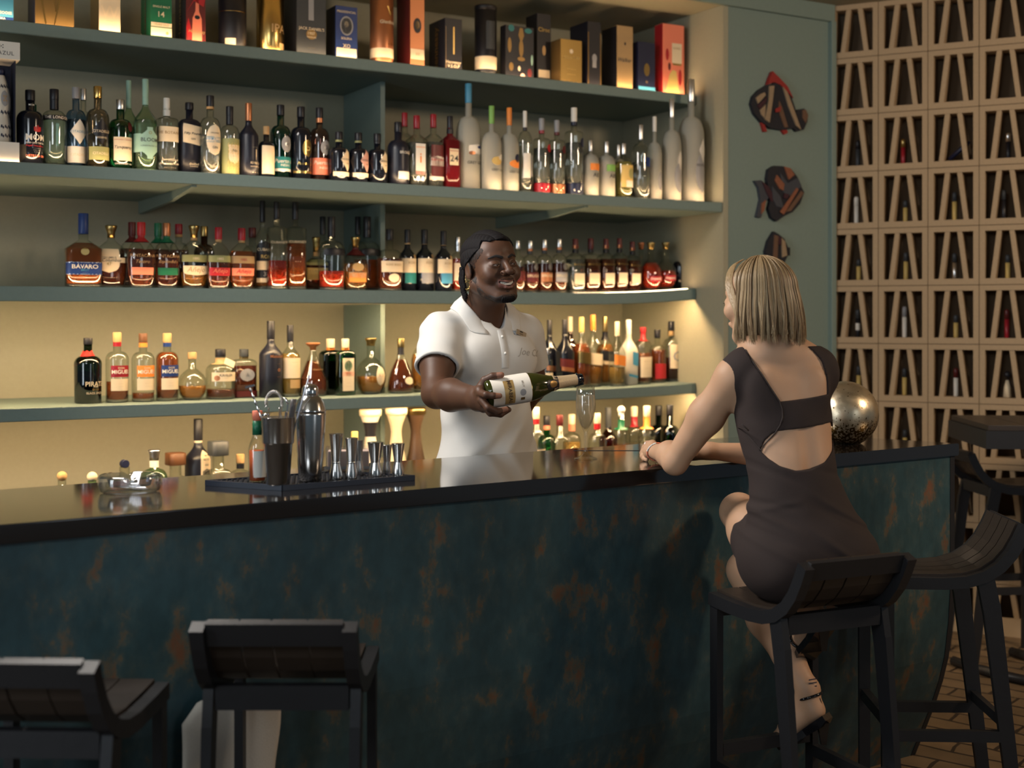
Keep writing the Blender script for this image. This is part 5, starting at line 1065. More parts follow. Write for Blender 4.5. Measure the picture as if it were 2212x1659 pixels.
def make_stool(ds, loc, rz, W=.33, rake=.085):
    root = thing('bar_stool', loc, rz, ds, 'bar stool')
    hw = W/2
    for s in (-1, 1):
        b = MB(); x = s*(hw - .014); curve_board(b, x - .014, x + .014, -.030, .004); b.build('side_rail', wood, root)
        b = MB(); b.bar((x, .165, .768), (x, .165, 0), .020, .036, up=(0, 1, 0), w1=.019, h1=.032); b.build('leg', wood, root)
        b = MB(); b.bar((x, -.115, .80), (x, -.135, .70), .021, .050, up=(0, 1, 0)); b.bar((x, -.133, .72), (x, -.133 - rake, 0), .021, .050, up=(0, 1, 0), w1=.019, h1=.036); b.build('leg', wood, root)
        b = MB(); b.bar((x, .155, .335), (x, -.165, .335), .020, .032); b.build('stretcher', wood, root)
    xs = [-hw + .030, -hw + .030 + (W-.06)*.235, -hw + .030 + (W-.06)*.47, -hw + .030 + (W-.06)*.735, hw - .030]
    for i in range(4):
        b = MB(); curve_board(b, xs[i] + (.0025 if i else 0), xs[i+1] - (.0025 if i < 2 else .0006), -.002, .010); b.build('slat', seatw, root)
    MB().bar((-hw + .028, .168, .762), (hw - .028, .168, .762), .024, .045).build('front_rail', wood, root)
    MB().bar((-hw + .028, -.130, .778), (hw - .028, -.130, .778), .024, .050).build('rear_rail', wood, root)
    MB().bar((-hw + .028, -.219, .928), (hw - .028, -.219, .928), .014, .050, up=(0, -.35, 1)).build('back_rail', wood, root)
    MB().bar((-hw + .028, .165, .375), (hw - .028, .165, .375), .024, .034).build('footrest', wood, root)
    MB().bar((-hw + .028, -.170, .375), (hw - .028, -.170, .375), .018, .030).build('rear_stretcher', wood, root)
    return root
# second label for each one says where it stands
YW = R(24)
wst = Vector((.770, 3.405, 0))
make_stool('dark slatted bar stool the woman in brown sits on', wst, YW, W=.345)
make_stool('dark slatted bar stool seen side on at the right end of the bar', (1.265, 3.87, 0), R(88), W=.31)
make_stool('dark bar stool standing centred before the bar, pale sheet showing between its legs', (-.468, 2.745, 0), R(0), W=.328)
make_stool('dark bar stool cut off by the lower left corner of the view', (-.880, 2.46, 0), R(-2), W=.335)
make_stool('dark stool tucked in at the high table beside the block wall', (2.26, 5.86, 0), R(-86))
tbl = thing('high_table', (2.45, 5.55, 0), R(-4), 'dark slatted high table at the right edge before the block wall', 'table')
for i in range(6): MB().bbox(-.46 + i*.155, -.46 + i*.155 + .150, -.28, .28, 1.085, 1.108, .002).build('top_board', seatw, tbl)
MB().box(-.47, .47, -.29, -.27, 1.01, 1.085).box(-.47, .47, .27, .29, 1.01, 1.085).box(-.47, -.45, -.27, .27, 1.01, 1.085).box(.45, .47, -.27, .27, 1.01, 1.085).build('apron', wood, tbl)
for x, y in ((-.43, -.02), (-.12, .16), (.43, -.02), (.43, .20)):
    MB().bar((x, y, 1.02), (x, y, .04), .07 if x == -.12 else .045, .05).build('leg', wood, tbl)
for x, y in ((-.43, -.02), (-.12, .16)):
    MB().tube([(x - .06, y + .15, .022), (x, y + .04, .022), (x + .07, y - .06, .022), (x + .24, y - .22, .022)], .022, 8).build('sled_foot', wood, tbl)

# thin wavy beige sheet against the bar front behind the stool
def on_bar(px, py, out=.014):
    # point of the (upper, flat) bar front seen at this place
    k = (px - CX)/FPX; o = B0 + BN*(.012 - out); t = (o.x - k*o.y)/(k*BU.y - BU.x); q = o + BU*t
    return (t, CAMH - (py - CY)/FPX*q.y)
cl = thing('pale_sheet', (B0.x, B0.y, 0), BA, 'pale beige sheet against the teal bar front behind a stool', 'sheet')
L0, L1 = on_bar(388, 1500)[0], on_bar(597, 1500)[0]; zt0, zt1 = on_bar(395, 1512)[1], on_bar(597, 1484)[1]
vs = []; fs = []; nu, nv = 22, 14
for side in (0, 1):
    for j in range(nv+1):
        for i in range(nu+1):
            u = i/nu; v = j/nv; t = L0 + (L1-L0)*u - .006*v*u; zt_ = zt0 + (zt1-zt0)*u - .05*max(0, .15-u)/.15; z = zt_*(1-v) + .30*v
            y = .0 - .010 - .012*(.5 + .5*math.sin(u*9 + v*1.5)) - .004*math.sin(v*7 + u*3) - (.0 if side else .004) + (0 if z > .62 else .04*((.62-z)/.32)**2)
            vs.append((t + .006*math.sin(v*9)*u, y, z))
k2 = (nu+1)*(nv+1)
for s_ in (0, 1):
    for j in range(nv):
        for i in range(nu):
            a = s_*k2 + j*(nu+1) + i; fs.append((a, a+1, a+nu+2, a+nu+1))
edge = [i for i in range(nu+1)] + [j*(nu+1)+nu for j in range(1, nv+1)] + [nv*(nu+1)+i for i in range(nu-1, -1, -1)] + [j*(nu+1) for j in range(nv-1, 0, -1)]
for a, c in zip(edge, edge[1:] + edge[:1]): fs.append((a, c, c+k2, a+k2))
MB().add(vs, fs, 0, True).build('sheet', mat('beige_sheet', (.62, .56, .48), .9, bump=.4, bscale=300, wear=.2), cl)
# ================================================================ people: smooth implicit bodies meshed with surface nets
F32 = np.float32
def _v(p): return np.array([p[0], p[1], p[2]], F32)
def smin(a, b, k):
    if k <= 0: return np.minimum(a, b)
    h = np.clip(.5 + .5*(b - a)/k, 0, 1); return b + (a - b)*h - k*h*(1 - h)
def smax(a, b, k): return -smin(-a, -b, k)
def cap_(a, b, ra, rb, ax=None, fl=1.0):
    a, b = _v(a), _v(b); axv = None if ax is None else _v(Vector(ax).normalized())
    def f(p):
        q = p - a; ba = b - a
        if axv is not None:
            q = q - np.outer(q @ axv, axv)*(1 - 1/fl); ba = ba - axv*(ba @ axv)*(1 - 1/fl)
        h = np.clip((q @ ba)/max(1e-9, float(ba @ ba)), 0, 1)
        return np.linalg.norm(q - h[:, None]*ba, axis=1) - (ra + h*(rb - ra))
    return f
def ell_(c, r, M=None):
    c, r = _v(c), np.array(r, F32); Mt = None if M is None else np.array(M, F32)
    def f(p):
        q = p - c
        if Mt is not None: q = q @ Mt          # columns of M are the ellipsoid's axes
        k0 = np.linalg.norm(q/r, axis=1); k1 = np.linalg.norm(q/(r*r), axis=1) + 1e-9
        return k0*(k0 - 1)/k1
    return f
def field(ops):
    """ops: list of (kind, fn, k) with kind + or - or &"""
    def f(p):
        d = None
        for kd, fn, k in ops:
            e = fn(p)
            if d is None: d = e
            elif kd == '+': d = smin(d, e, k)
            elif kd == '-': d = smax(d, -e, k)
            else: d = smax(d, e, k)
        return d
    return f
def axis_pts(lo, hi, h, fine=()):
    out = [lo]; 
    while out[-1] < hi:
        hh = h
        for a, b, hf in fine:
            if a <= out[-1] < b: hh = min(hh, hf)
        out.append(out[-1] + hh)
    while (len(out) - 1) % 4: out.append(out[-1] + h)
    return np.array(out, F32)
def nets(f, X, Y, Z):
    nx, ny, nz = len(X), len(Y), len(Z)
    cx, cy, cz = X[::4], Y[::4], Z[::4]
    g = np.stack(np.meshgrid(cx, cy, cz, indexing='ij'), -1).reshape(-1, 3)
    D = f(g).reshape(len(cx), len(cy), len(cz)).astype(F32)
    bx, by, bz = len(cx)-1, len(cy)-1, len(cz)-1
    mn = np.full((bx, by, bz), 9, F32)
    for i in (0, 1):
        for j in (0, 1):
            for k in (0, 1): mn = np.minimum(mn, np.abs(D[i:i+bx, j:j+by, k:k+bz]))
    step = float(max(np.diff(cx).max(), np.diff(cy).max(), np.diff(cz).max()))
    act = mn < step*1.5
    V = np.ones((nx, ny, nz), F32)
    fill = D[:-1, :-1, :-1]
    V[:-1, :-1, :-1] = np.repeat(np.repeat(np.repeat(fill, 4, 0), 4, 1), 4, 2)
    A = np.zeros((nx, ny, nz), bool); A[:-1, :-1, :-1] = np.repeat(np.repeat(np.repeat(act, 4, 0), 4, 1), 4, 2)
    B_ = A.copy(); B_[1:] |= A[:-1]; A = B_.copy(); B_[:, 1:] |= A[:, :-1]; A = B_.copy(); B_[:, :, 1:] |= A[:, :, :-1]
    ii, jj, kk = np.nonzero(B_)
    for s in range(0, len(ii), 150000):
        a, b, c = ii[s:s+150000], jj[s:s+150000], kk[s:s+150000]
        V[a, b, c] = f(np.stack([X[a], Y[b], Z[c]], 1))
    ins = V < 0
    cnt = np.zeros((nx-1, ny-1, nz-1), np.int8)
    for i in (0, 1):
        for j in (0, 1):
            for k in (0, 1): cnt += ins[i:nx-1+i, j:ny-1+j, k:nz-1+k]
    m = (cnt > 0) & (cnt < 8); ci, cj, ck = np.nonzero(m)
    idx = np.full(m.shape, -1, np.int64); idx[m] = np.arange(len(ci))
    pos = np.zeros((len(ci), 3)); n = np.zeros(len(ci))
    C3 = [(i, j, k) for i in (0, 1) for j in (0, 1) for k in (0, 1)]
    for a in C3:
        for ax in range(3):
            if a[ax]: continue
            b = list(a); b[ax] = 1
            va = V[ci+a[0], cj+a[1], ck+a[2]]; vb = V[ci+b[0], cj+b[1], ck+b[2]]
            cr = (va < 0) != (vb < 0); t = np.where(cr, va/(va - vb + 1e-12), 0)
            pa = np.stack([X[ci+a[0]], Y[cj+a[1]], Z[ck+a[2]]], 1); pb = np.stack([X[ci+b[0]], Y[cj+b[1]], Z[ck+b[2]]], 1)
            pos += np.where(cr[:, None], pa + (pb - pa)*t[:, None], 0); n += cr
    pos /= np.maximum(n, 1)[:, None]
    quads = []
    for ax in range(3):
        sl0 = [slice(None)]*3; sl1 = [slice(None)]*3; sl0[ax] = slice(0, -1); sl1[ax] = slice(1, None)
        e = ins[tuple(sl0)] != ins[tuple(sl1)]
        i, j, k = np.nonzero(e); q = [i, j, k]; o1, o2 = [x for x in range(3) if x != ax]
        ok = (q[o1] > 0) & (q[o2] > 0) & (q[o1] < m.shape[o1]) & (q[o2] < m.shape[o2]); q = [x[ok] for x in q]
        s = ins[tuple(q)]
        def cell(d1, d2):
            r = [x.copy() for x in q]; r[o1] = r[o1] + d1; r[o2] = r[o2] + d2; return idx[tuple(r)]
        qd = np.stack([cell(-1, -1), cell(0, -1), cell(0, 0), cell(-1, 0)], 1)
        flip = s if ax != 1 else ~s
        qd = np.where(flip[:, None], qd, qd[:, ::-1]); quads.append(qd)
    Q_ = np.concatenate(quads); Q_ = Q_[(Q_ >= 0).all(1)]
    return pos, Q_
def sdf_obj(name, f, box, h, mats, parent, fine=((), (), ()), matf=None, origin=None):
    X = axis_pts(box[0], box[1], h, fine[0]); Y = axis_pts(box[2], box[3], h, fine[1]); Z = axis_pts(box[4], box[5], h, fine[2])
    pos, Qd = nets(f, X, Y, Z)
    me = bpy.data.meshes.new(name)
    o_ = np.array(origin if origin is not None else (0, 0, 0))
    me.vertices.add(len(pos)); me.vertices.foreach_set('co', (pos - o_).ravel())
    me.loops.add(len(Qd)*4); me.loops.foreach_set('vertex_index', Qd.ravel().astype(np.int32))
    me.polygons.add(len(Qd)); me.polygons.foreach_set('loop_start', np.arange(0, len(Qd)*4, 4, dtype=np.int32))
    me.polygons.foreach_set('use_smooth', np.ones(len(Qd), bool))
    if matf is not None: me.polygons.foreach_set('material_index', matf(pos[Qd].mean(1)).astype(np.int32))
    me.update(calc_edges=True); me.validate()
    o = link(name, me, parent, mats)
    return o
def polysdf(pts):
    P_ = np.array(pts, F32)
    def f(x, z):
        d = np.full(len(x), 9, F32); s = np.ones(len(x), F32); n = len(P_)
        for i in range(n):
            j = (i - 1) % n; e = P_[j] - P_[i]; wx, wz = x - P_[i, 0], z - P_[i, 1]
            t = np.clip((wx*e[0] + wz*e[1])/float(e @ e), 0, 1); bx, bz = wx - e[0]*t, wz - e[1]*t
            d = np.minimum(d, bx*bx + bz*bz)
            c1 = z >= P_[i, 1]; c2 = z < P_[j, 1]; c3 = e[0]*wz > e[1]*wx
            fl = (c1 & c2 & c3) | (~c1 & ~c2 & ~c3); s = np.where(fl, -s, s)
        return s*np.sqrt(d)
    return f

# ---- a head in its own frame (x to the person's right, y out of the face, z up)
def head_ops(fem=False):
    o = []
    a = lambda fn, k=.012: o.append(('+', fn, k)); sb = lambda fn, k=.006: o.append(('-', fn, k))
    a(ell_((0, -.020, .036), (.076, .097, .080)))
    a(ell_((0, .036, .034), (.060, .053, .062)), .02)
    a(ell_((0, .028, -.022), (.063 if not fem else .058, .060, .076)), .02)
    a(ell_((0, .016, -.066), (.053 if not fem else .045, .060, .042)), .02)
    for s in (-1, 1):
        a(ell_((s*.041, .056, -.024), (.026, .026, .026 if not fem else .024)), .018)
        a(cap_((s*(.055 if not fem else .050), -.004, -.052), (s*(.024 if not fem else .020), .062, -.097), .025 if not fem else .019, .020 if not fem else .015), .02)
        a(cap_((s*.012, .083, .026), (s*.040, .070, .026), .009, .008), .012)
    a(ell_((0, .071, -.100), (.024 if not fem else .017, .019, .018)), .016)
    for s in (-1, 1): sb(ell_((s*.031, .099, .002), (.021, .018, .012)), .012)
    a(cap_((0, .084, .016), (0, .108, -.020), .008, .011), .012)
    a(ell_((0, .111, -.025), (.0125, .012, .0105)), .008)
    for s in (-1, 1): a(ell_((s*(.0155 if fem else .0175), .100, -.028), (.0098, .011, .0092)), .006)
    for s in (-1, 1): sb(ell_((s*.0085, .106, -.0365), (.0045, .0055, .004)), .003)
    for s in (-1, 1): a(ell_((s*.031, .0745, .001), (.0180, .0148, .0120)), .008)
    return o
def lips_ops(o, smile=True):
    a = lambda fn, k=.012: o.append(('+', fn, k)); sb = lambda fn, k=.006: o.append(('-', fn, k))
    a(ell_((0, .077, -.060), (.034, .019, .022)), .012)
    for s in (-1, 1):
        a(cap_((s*.0300, .078, -.0490), (s*.010, .0950, -.0572), .0042, .0052), .004)
        a(cap_((s*.0300, .077, -.0515), (s*.010, .0920, -.0715), .0038, .0054), .004)
    a(cap_((-.008, .0955, -.0575), (.008, .0955, -.0575), .0052, .0052), .003)
    a(cap_((-.008, .0925, -.0725), (.008, .0925, -.0725), .0064, .0064), .003)
    # open smiling mouth
    for s in (-1, 1): sb(cap_((0, .100, -.0650), (s*.0255, .088, -.0545), .0054, .0030, (0, 1, 0), 3.0), .002)
    for s in (-1, 1):   # smile creases
        sb(cap_((s*.022, .101, -.030), (s*.040, .084, -.052), .0026, .0018), .009)
        a(ell_((s*.040, .066, -.034), (.018, .016, .016)), .014)
def in_frame(fn, o, M, s=1.0):
    o = _v(o); Mn = np.array(M, F32)
    def f(p): return fn(((p - o) @ Mn)/s)*s
    return f
def frame(fwd, roll=0, pitch=0):
    """columns: right, forward, up"""
    f = Vector((fwd[0], fwd[1], 0)).normalized(); r = f.cross(Vector((0, 0, 1))); u = Vector((0, 0, 1))
    M = Matrix((r, f, u)).transposed()
    L_ = Matrix.Rotation(R(pitch), 3, 'X') @ Matrix.Rotation(R(roll), 3, 'Y')
    return M @ L_
def W(M, o, p): return Vector(o) + M @ Vector(p)

# ================================================================ the bartender
def skin(name, col, sub, rough=.42, spec=.5):
    m, nt, b = _new(name); N, L = nt.nodes, nt.links
    tc = N.new('ShaderNodeTexCoord'); n1 = N.new('ShaderNodeTexNoise'); n1.inputs['Scale'].default_value = 14; n1.inputs['Detail'].default_value = 5
    mx = N.new('ShaderNodeMixRGB'); mx.inputs[1].default_value = (*col, 1); mx.inputs[2].default_value = (*sub, 1)
    L.new(tc.outputs['Object'], n1.inputs['Vector']); L.new(n1.outputs['Fac'], mx.inputs[0]); L.new(mx.outputs[0], b.inputs['Base Color'])
    b.inputs['Roughness'].default_value = rough; b.inputs['Specular IOR Level'].default_value = spec
    b.inputs['Subsurface Weight'].default_value = .12; b.inputs['Subsurface Radius'].default_value = (1, .35, .2); b.inputs['Subsurface Scale'].default_value = .006
    n2 = N.new('ShaderNodeTexNoise'); n2.inputs['Scale'].default_value = 400; L.new(tc.outputs['Object'], n2.inputs['Vector'])
    bp = N.new('ShaderNodeBump'); bp.inputs['Strength'].default_value = .12; bp.inputs['Distance'].default_value = .0008; L.new(n2.outputs['Fac'], bp.inputs['Height']); L.new(bp.outputs[0], b.inputs['Normal'])
    return m
sk_m = skin('deep_brown_skin', (.098, .046, .026), (.072, .032, .018), .50, .34)
sk_lip = mat('dark_lip', (.15, .060, .046), .40)
sk_palm = mat('palm_skin', (.24, .11, .07), .5)
sk_w = skin('fair_skin', (.58, .355, .225), (.52, .30, .18), .52, .35)
HM = frame((math.sin(R(31)), -math.cos(R(31))), roll=5, pitch=4); HO = at(1061, 577, 4.20); HS = 1.03
ops = head_ops(); lips_ops(ops)
for s in (-1, 1):
    ops.append(('+', ell_((s*.0775, -.012, -.006), (.0075, .018, .029)), .004)); ops.append(('-', ell_((s*.0865, -.009, -.004), (.007, .011, .020)), .003))
    ops.append(('+', ell_((s*.074, -.004, -.006), (.006, .006, .009)), .004))
    ops.append(('-', cap_((s*.020, .095, -.0010), (s*.0415, .0895, -.0004), .0022, .0018, (0, 1, 0), 4), .0012))
headf = in_frame(field(ops), HO, HM, HS)
TR = Vector((-math.cos(R(33)), -math.sin(R(33)), 0)); TF = Vector((math.sin(R(33)), -math.cos(R(33)), 0)); TU = Vector((0, 0, 1))
TM = Matrix((TR, TF, TU)).transposed(); TO = Vector((-.090, 4.325, 0))
def T(x, y, z): return TO + TR*x + TF*y + Vector((0, 0, z))
RS, LS = T(.170, .0, 1.500), T(-.166, -.01, 1.498)
RE, RW = at(943, 850, 4.05), at(1034, 861, 3.855)
LE, LW_ = at(1152, 835, 4.50), at(1085, 950, 4.56)
torso = [('+', ell_(T(0, .0, 1.39), (.160, .110, .19), TM), .03), ('+', ell_(T(0, .012, 1.14), (.160, .120, .22), TM), .06), ('+', ell_(T(0, 0, .93), (.165, .12, .15), TM), .05),
 ('+', cap_(T(.145, -.005, 1.498), T(.03, -.014, 1.565), .052, .050), .05), ('+', cap_(T(-.145, -.005, 1.498), T(-.03, -.014, 1.565), .052, .050), .05),
 ('+', ell_(T(.07, .072, 1.415), (.075, .042, .065), TM), .03), ('+', ell_(T(-.07, .072, 1.415), (.075, .042, .065), TM), .03)]
rarm = [('+', cap_(RS, (RS + RE)/2 + Vector((-.006, 0, -.0)), .063, .056), .03), ('+', cap_((RS + RE)/2 + Vector((-.006, 0, 0)), RE, .056, .046), .02)]
fore = [('+', cap_(RE, RE.lerp(RW, .35) + Vector((0, 0, .002)), .045, .046), .018), ('+', cap_(RE.lerp(RW, .35), RW, .046, .0285, (0, 0, 1), 1.12), .02)]
larm = [('+', cap_(LS, LE, .060, .046), .03), ('+', cap_(LE, LW_, .045, .030), .02), ('+', cap_(LW_, at(1060, 985, 4.58), .034, .028), .02)]
def finger(pts, k=.004):
    out = []
    for (a, ra), (b, rb) in zip(pts, pts[1:]): out.append(('+', cap_(a, b, ra, rb), k))
    return out
A3 = at
hand = [('+', cap_(RW, A3(1044, 866, 3.838), .029, .026, (0, 0, 1), 1.25), .02), ('+', cap_(A3(1037, 845, 3.822), A3(1046, 880, 3.826), .017, .015), .012)]
fing = (finger([(A3(1037, 849, 3.813), .0125), (A3(1050, 853, 3.776), .0108), (A3(1066, 855, 3.7735), .0098), (A3(1079, 855, 3.777), .0085)])
 + finger([(A3(1040, 864, 3.808), .0125), (A3(1054, 881, 3.789), .0110), (A3(1075, 889, 3.795), .0100), (A3(1093, 884, 3.803), .0086)])
 + finger([(A3(1043, 874, 3.816), .0120), (A3(1059, 892, 3.812), .0106), (A3(1081, 895, 3.822), .0098), (A3(1099, 885, 3.832), .0084)])
 + finger([(A3(1046, 880, 3.834), .0108), (A3(1064, 893, 3.842), .0094), (A3(1083, 891, 3.855), .0084), (A3(1096, 882, 3.864), .0072)])
 + finger([(A3(1036, 842, 3.840), .0165), (A3(1047, 822, 3.838), .0130), (A3(1064, 813, 3.832), .0112), (A3(1083, 810, 3.828), .0095)]))
neck = [('+', cap_(T(0, -.02, 1.50), W(HM, HO, (0, -.030, -.055)), .066, .060), .03)]
t_in = [(k0, (lambda p, f0=f0: f0(p) + .016), k1) for k0, f0, k1 in torso]
bodyf0 = field([('+', headf, 0)] + neck + t_in + rarm + fore + larm + hand + fing)
man = thing('person', (TO.x, TO.y, 0), 0, 'smiling bartender in a white polo shirt pouring sparkling wine from a bottle', 'person')
MO = (TO.x, TO.y, 0)
Hl = lambda p: ((p - np.array(HO))@np.array(HM))/HS
Kp = np.array([A3(1083, 810, 3.828), A3(1079, 855, 3.777), A3(1093, 884, 3.803)])
def man_mats(c):
    q = Hl(c); lip = (abs(q[:, 0]) < .031) & (q[:, 1] > .074) & (q[:, 2] < -.0465) & (q[:, 2] > -.0800) & (q[:, 2] > -.0790 + .30*abs(q[:, 0])) & (q[:, 2] < -.0515 + .16*abs(q[:, 0])) & (q[:, 1] > .076)
    out = np.where(lip, 1, 0)
    d = np.min(np.stack([np.linalg.norm(c - k, axis=1) for k in Kp]), 0)
    return np.where(d < .016, 2, out)
hb = [HO.x - .13, HO.x + .13]
sdf_obj('body', bodyf0, (-.36, .20, 3.72, 4.66, .80, 1.80), .0042, [sk_m, sk_lip, sk_palm], man,
        fine=((( HO.x - .11, HO.x + .12, .0021),), ((HO.y - .13, HO.y + .13, .0025),), ((HO.z - .13, HO.z + .14, .0021), (1.24, 1.40, .003))), matf=man_mats, origin=MO)
# shirt
torso_s = torso + [('+', ell_(T(.0, .0, .98), (.172, .128, .20), TM), .05)]
def fold(p):
    q = (p - np.array(TO, F32)) @ np.array(TM, F32); x, y, z = q[:, 0], q[:, 1], q[:, 2]
    w = np.clip((1.42 - z)/.25, 0, 1)
    return .0058*w*np.sin(34*z + 30*x + 2.4*np.sin(9*x + 5*z)) + .0035*w*np.sin(21*z - 30*x + 1.3) + .0022*np.sin(60*z + 75*x)*w
body_s = field(torso_s)
sleeve = field([('+', cap_(RS, RS.lerp(RE, .68) + Vector((-.006, 0, 0)), .074, .073), .03)])
sleeveL = field([('+', cap_(LS, LS.lerp(LE, .66), .068, .066), .03)])
armf = field(rarm); armLf = field(larm)
def plane_f(o, n):
    o, n = _v(o), _v(Vector(n).normalized()); return lambda p: (p - o) @ n
hemR = plane_f(RS.lerp(RE, .58), (RE - RS)); hemL = plane_f(LS.lerp(LE, .62), (LE - LS))
neckf = field([('+', cap_(T(0, -.022, 1.50), W(HM, HO, (0, -.030, -.02)), .072, .066), .0)])
vneck = ell_(T(0, .065, 1.575), (.034, .07, .062), TM)
def shirt_f(p):
    sl = smax(sleeve(p) + .0016*np.sin((p @ np.array([40, 10, 95], F32))), hemR(p), .004); sl = smax(sl, -smax(armf(p) - .003, -(hemR(p) + .02), 0), .0015)
    s2 = smax(sleeveL(p), hemL(p), .004); s2 = smax(s2, -smax(armLf(p) - .003, -(hemL(p) + .02), 0), .0015)
    d = smin(body_s(p) - .010 + fold(p), sl, .02); d = smin(d, s2, .02)
    d = smax(d, -neckf(p), .004); d = smax(d, -vneck(p), .003)
    return smax(d, -(p[:, 2] - .86), 0)
shirt_m = mat('white_pique', (.66, .645, .61), .85, bump=.35, bscale=900)
sdf_obj('polo_shirt', shirt_f, (-.36, .22, 4.02, 4.62, .85, 1.58), .0042, shirt_m, man, origin=MO)
# collar: stand plus fold-over leaves, placket and buttons
def top_of(f, x, y, z0=1.68, z1=1.36):
    Z_ = np.linspace(z0, z1, 320, dtype=F32); P_ = np.stack([np.full(320, x, F32), np.full(320, y, F32), Z_], 1); d = f(P_); return float(Z_[int(np.argmax(d < 0))])
def collar():
    b = MB(); n = 44; cols = []
    ax0 = T(0, -.022, 1.50); ax1 = W(HM, HO, (0, -.030, -.02)); dv = (ax1 - ax0)/(ax1 - ax0).z
    for i in range(n + 1):
        a = R(-158) + R(316)*i/n; k = abs(a)/R(158)
        dr_ = TR*math.sin(a) - TF*math.cos(a)
        ztop = 1.632 - .112*k**2.6; wo = .034 + .006*k + .024*max(0, (k - .62)/.38)**1.2
        def ctr(z): return ax0 + dv*(z - ax0.z)
        r0 = .0745 + .004*k
        po = ctr(ztop - .04) + dr_*(r0 + wo)
        zs = top_of(shirt_f, po.x, po.y)
        inn = ctr(ztop) + dr_*r0; out_ = Vector((po.x, po.y, zs))
        col = [ctr(ztop - .030) + dr_*(r0 - .0015), inn, inn + dr_*.0035 + Vector((0, 0, .0012)), inn + dr_*.0075 + Vector((0, 0, -.003)), inn.lerp(out_, .5) + dr_*.007 + Vector((0, 0, .004)), out_ + Vector((0, 0, .0075)), out_ + dr_*.0015 + Vector((0, 0, .0045)), out_ + Vector((0, 0, .001)), inn.lerp(out_, .5) + Vector((0, 0, -.004)), ctr(ztop - .030) + dr_*(r0 + .002)]
        cols.append([p - Vector(MO) for p in col])
    m_ = len(cols[0])
    b.add([v for c in cols for v in c], [(i*m_+j, i*m_+(j+1) % m_, (i+1)*m_+(j+1) % m_, (i+1)*m_+j) for i in range(n) for j in range(m_)] + [tuple(range(m_)), tuple(n*m_+j for j in range(m_))[::-1]], 0, True)
    return b.build('collar', shirt_m, man)
collar()
def surf_pt(f, x, z, back=False, off=.0):   # front surface of the shirt at torso coordinates (x, z)
    y = np.linspace(.26, 0, 400, dtype=F32) * (-1 if back else 1)
    P_ = np.array([T(x, float(v), z) for v in y], F32); d = f(P_); i = int(np.argmax(d < 0)); return T(x, float(y[i]) + (off if not back else -off), z)
def on_shirt(b, quadpts, off, mi=0):
    vs = [surf_pt(shirt_f, x, z, off=off) - Vector(MO) for x, z in quadpts]; return vs
b = MB(); n = 12; vs = []; fs = []
for j in range(n + 1):
    z = 1.512 - .125*j/n
    for x in (-.014, -.012, .012, .014): vs.append(surf_pt(shirt_f, x, z, off=.0026 if abs(x) < .013 else .0) - Vector(MO))
for j in range(n):
    for i in range(3): k = j*4 + i; fs.append((k, k+1, k+5, k+4))
b.add(vs, fs, 0, True); b.build('placket', shirt_m, man)
for z in (1.490, 1.435):
    p = surf_pt(shirt_f, 0, z, off=.004) - Vector(MO); MB().sphere(p, (.005, .005, .005)).build('button', mat('pearl_button', (.75, .72, .66), .2), man)
# name badge and stitched script
def patch_txt(name, txt, xc, z, h, m, off, shear=.3, rot=0, bold=0):
    vs, fs, w, hh = text_mesh(txt, bold, shear); s = h/.7; out = []
    for x, y in vs:
        X_, Z_ = x*s*math.cos(rot) - y*s*math.sin(rot), x*s*math.sin(rot) + y*s*math.cos(rot)
        out.append(surf_pt(shirt_f, xc - X_, z + Z_, off=off) - Vector(MO))
    b = MB(); b.add(out, fs); return b.build(name, m, man, fix=False)
bx, bz = -.082, 1.500; rot = R(-16)
pc = surf_pt(shirt_f, bx, bz, off=.006); 
nrm = (surf_pt(shirt_f, bx - .02, bz) - surf_pt(shirt_f, bx + .02, bz)).normalized()     # along the badge, to the viewer's right
upv = Vector((0, 0, 1)); badge_u = (nrm*math.cos(rot) + upv*math.sin(rot)).normalized(); badge_n = badge_u.cross(upv*math.cos(rot) - nrm*math.sin(rot)).normalized(); 
if badge_n.y > 0: badge_n = -badge_n
badge_v = badge_n.cross(badge_u).normalized()
if badge_v.z < 0: badge_v = -badge_v
pc = pc - Vector(MO)
b = MB(); vs = [pc + badge_u*sx*.027 + badge_v*sz*.0085 + badge_n*sy for sy in (0, .003) for sx, sz in ((-1,-1),(1,-1),(1,1),(-1,1))]
b.add(vs, [(0,3,2,1),(4,5,6,7),(0,1,5,4),(1,2,6,5),(2,3,7,6),(3,0,4,7)]); nbg = b.build('name_badge', mat('badge_gold', (.60, .50, .36), .3, metal=.6), man)
b = MB(); vs, fs, w_, hh = text_mesh('MARTIN', 0, 0)
b.add([pc + badge_u*(x*.0055) + badge_v*(y*.0055 - .003) + badge_n*.0034 for x, y in vs], fs); b.add([pc + badge_u*(.010*math.cos(a*PI/6) - .002) + badge_v*(.0022*math.sin(a*PI/6) + .0045) + badge_n*.0034 for a in range(12)], [tuple(range(12))])
g = b.build('badge_print', mat('badge_ink', (.03, .03, .03), .5), nbg, fix=False)
patch_txt('embroidery', 'Joe Cool', -.116, 1.432, .024, mat('grey_thread', (.38, .36, .32), .7), .0012, shear=.35, rot=R(-6))
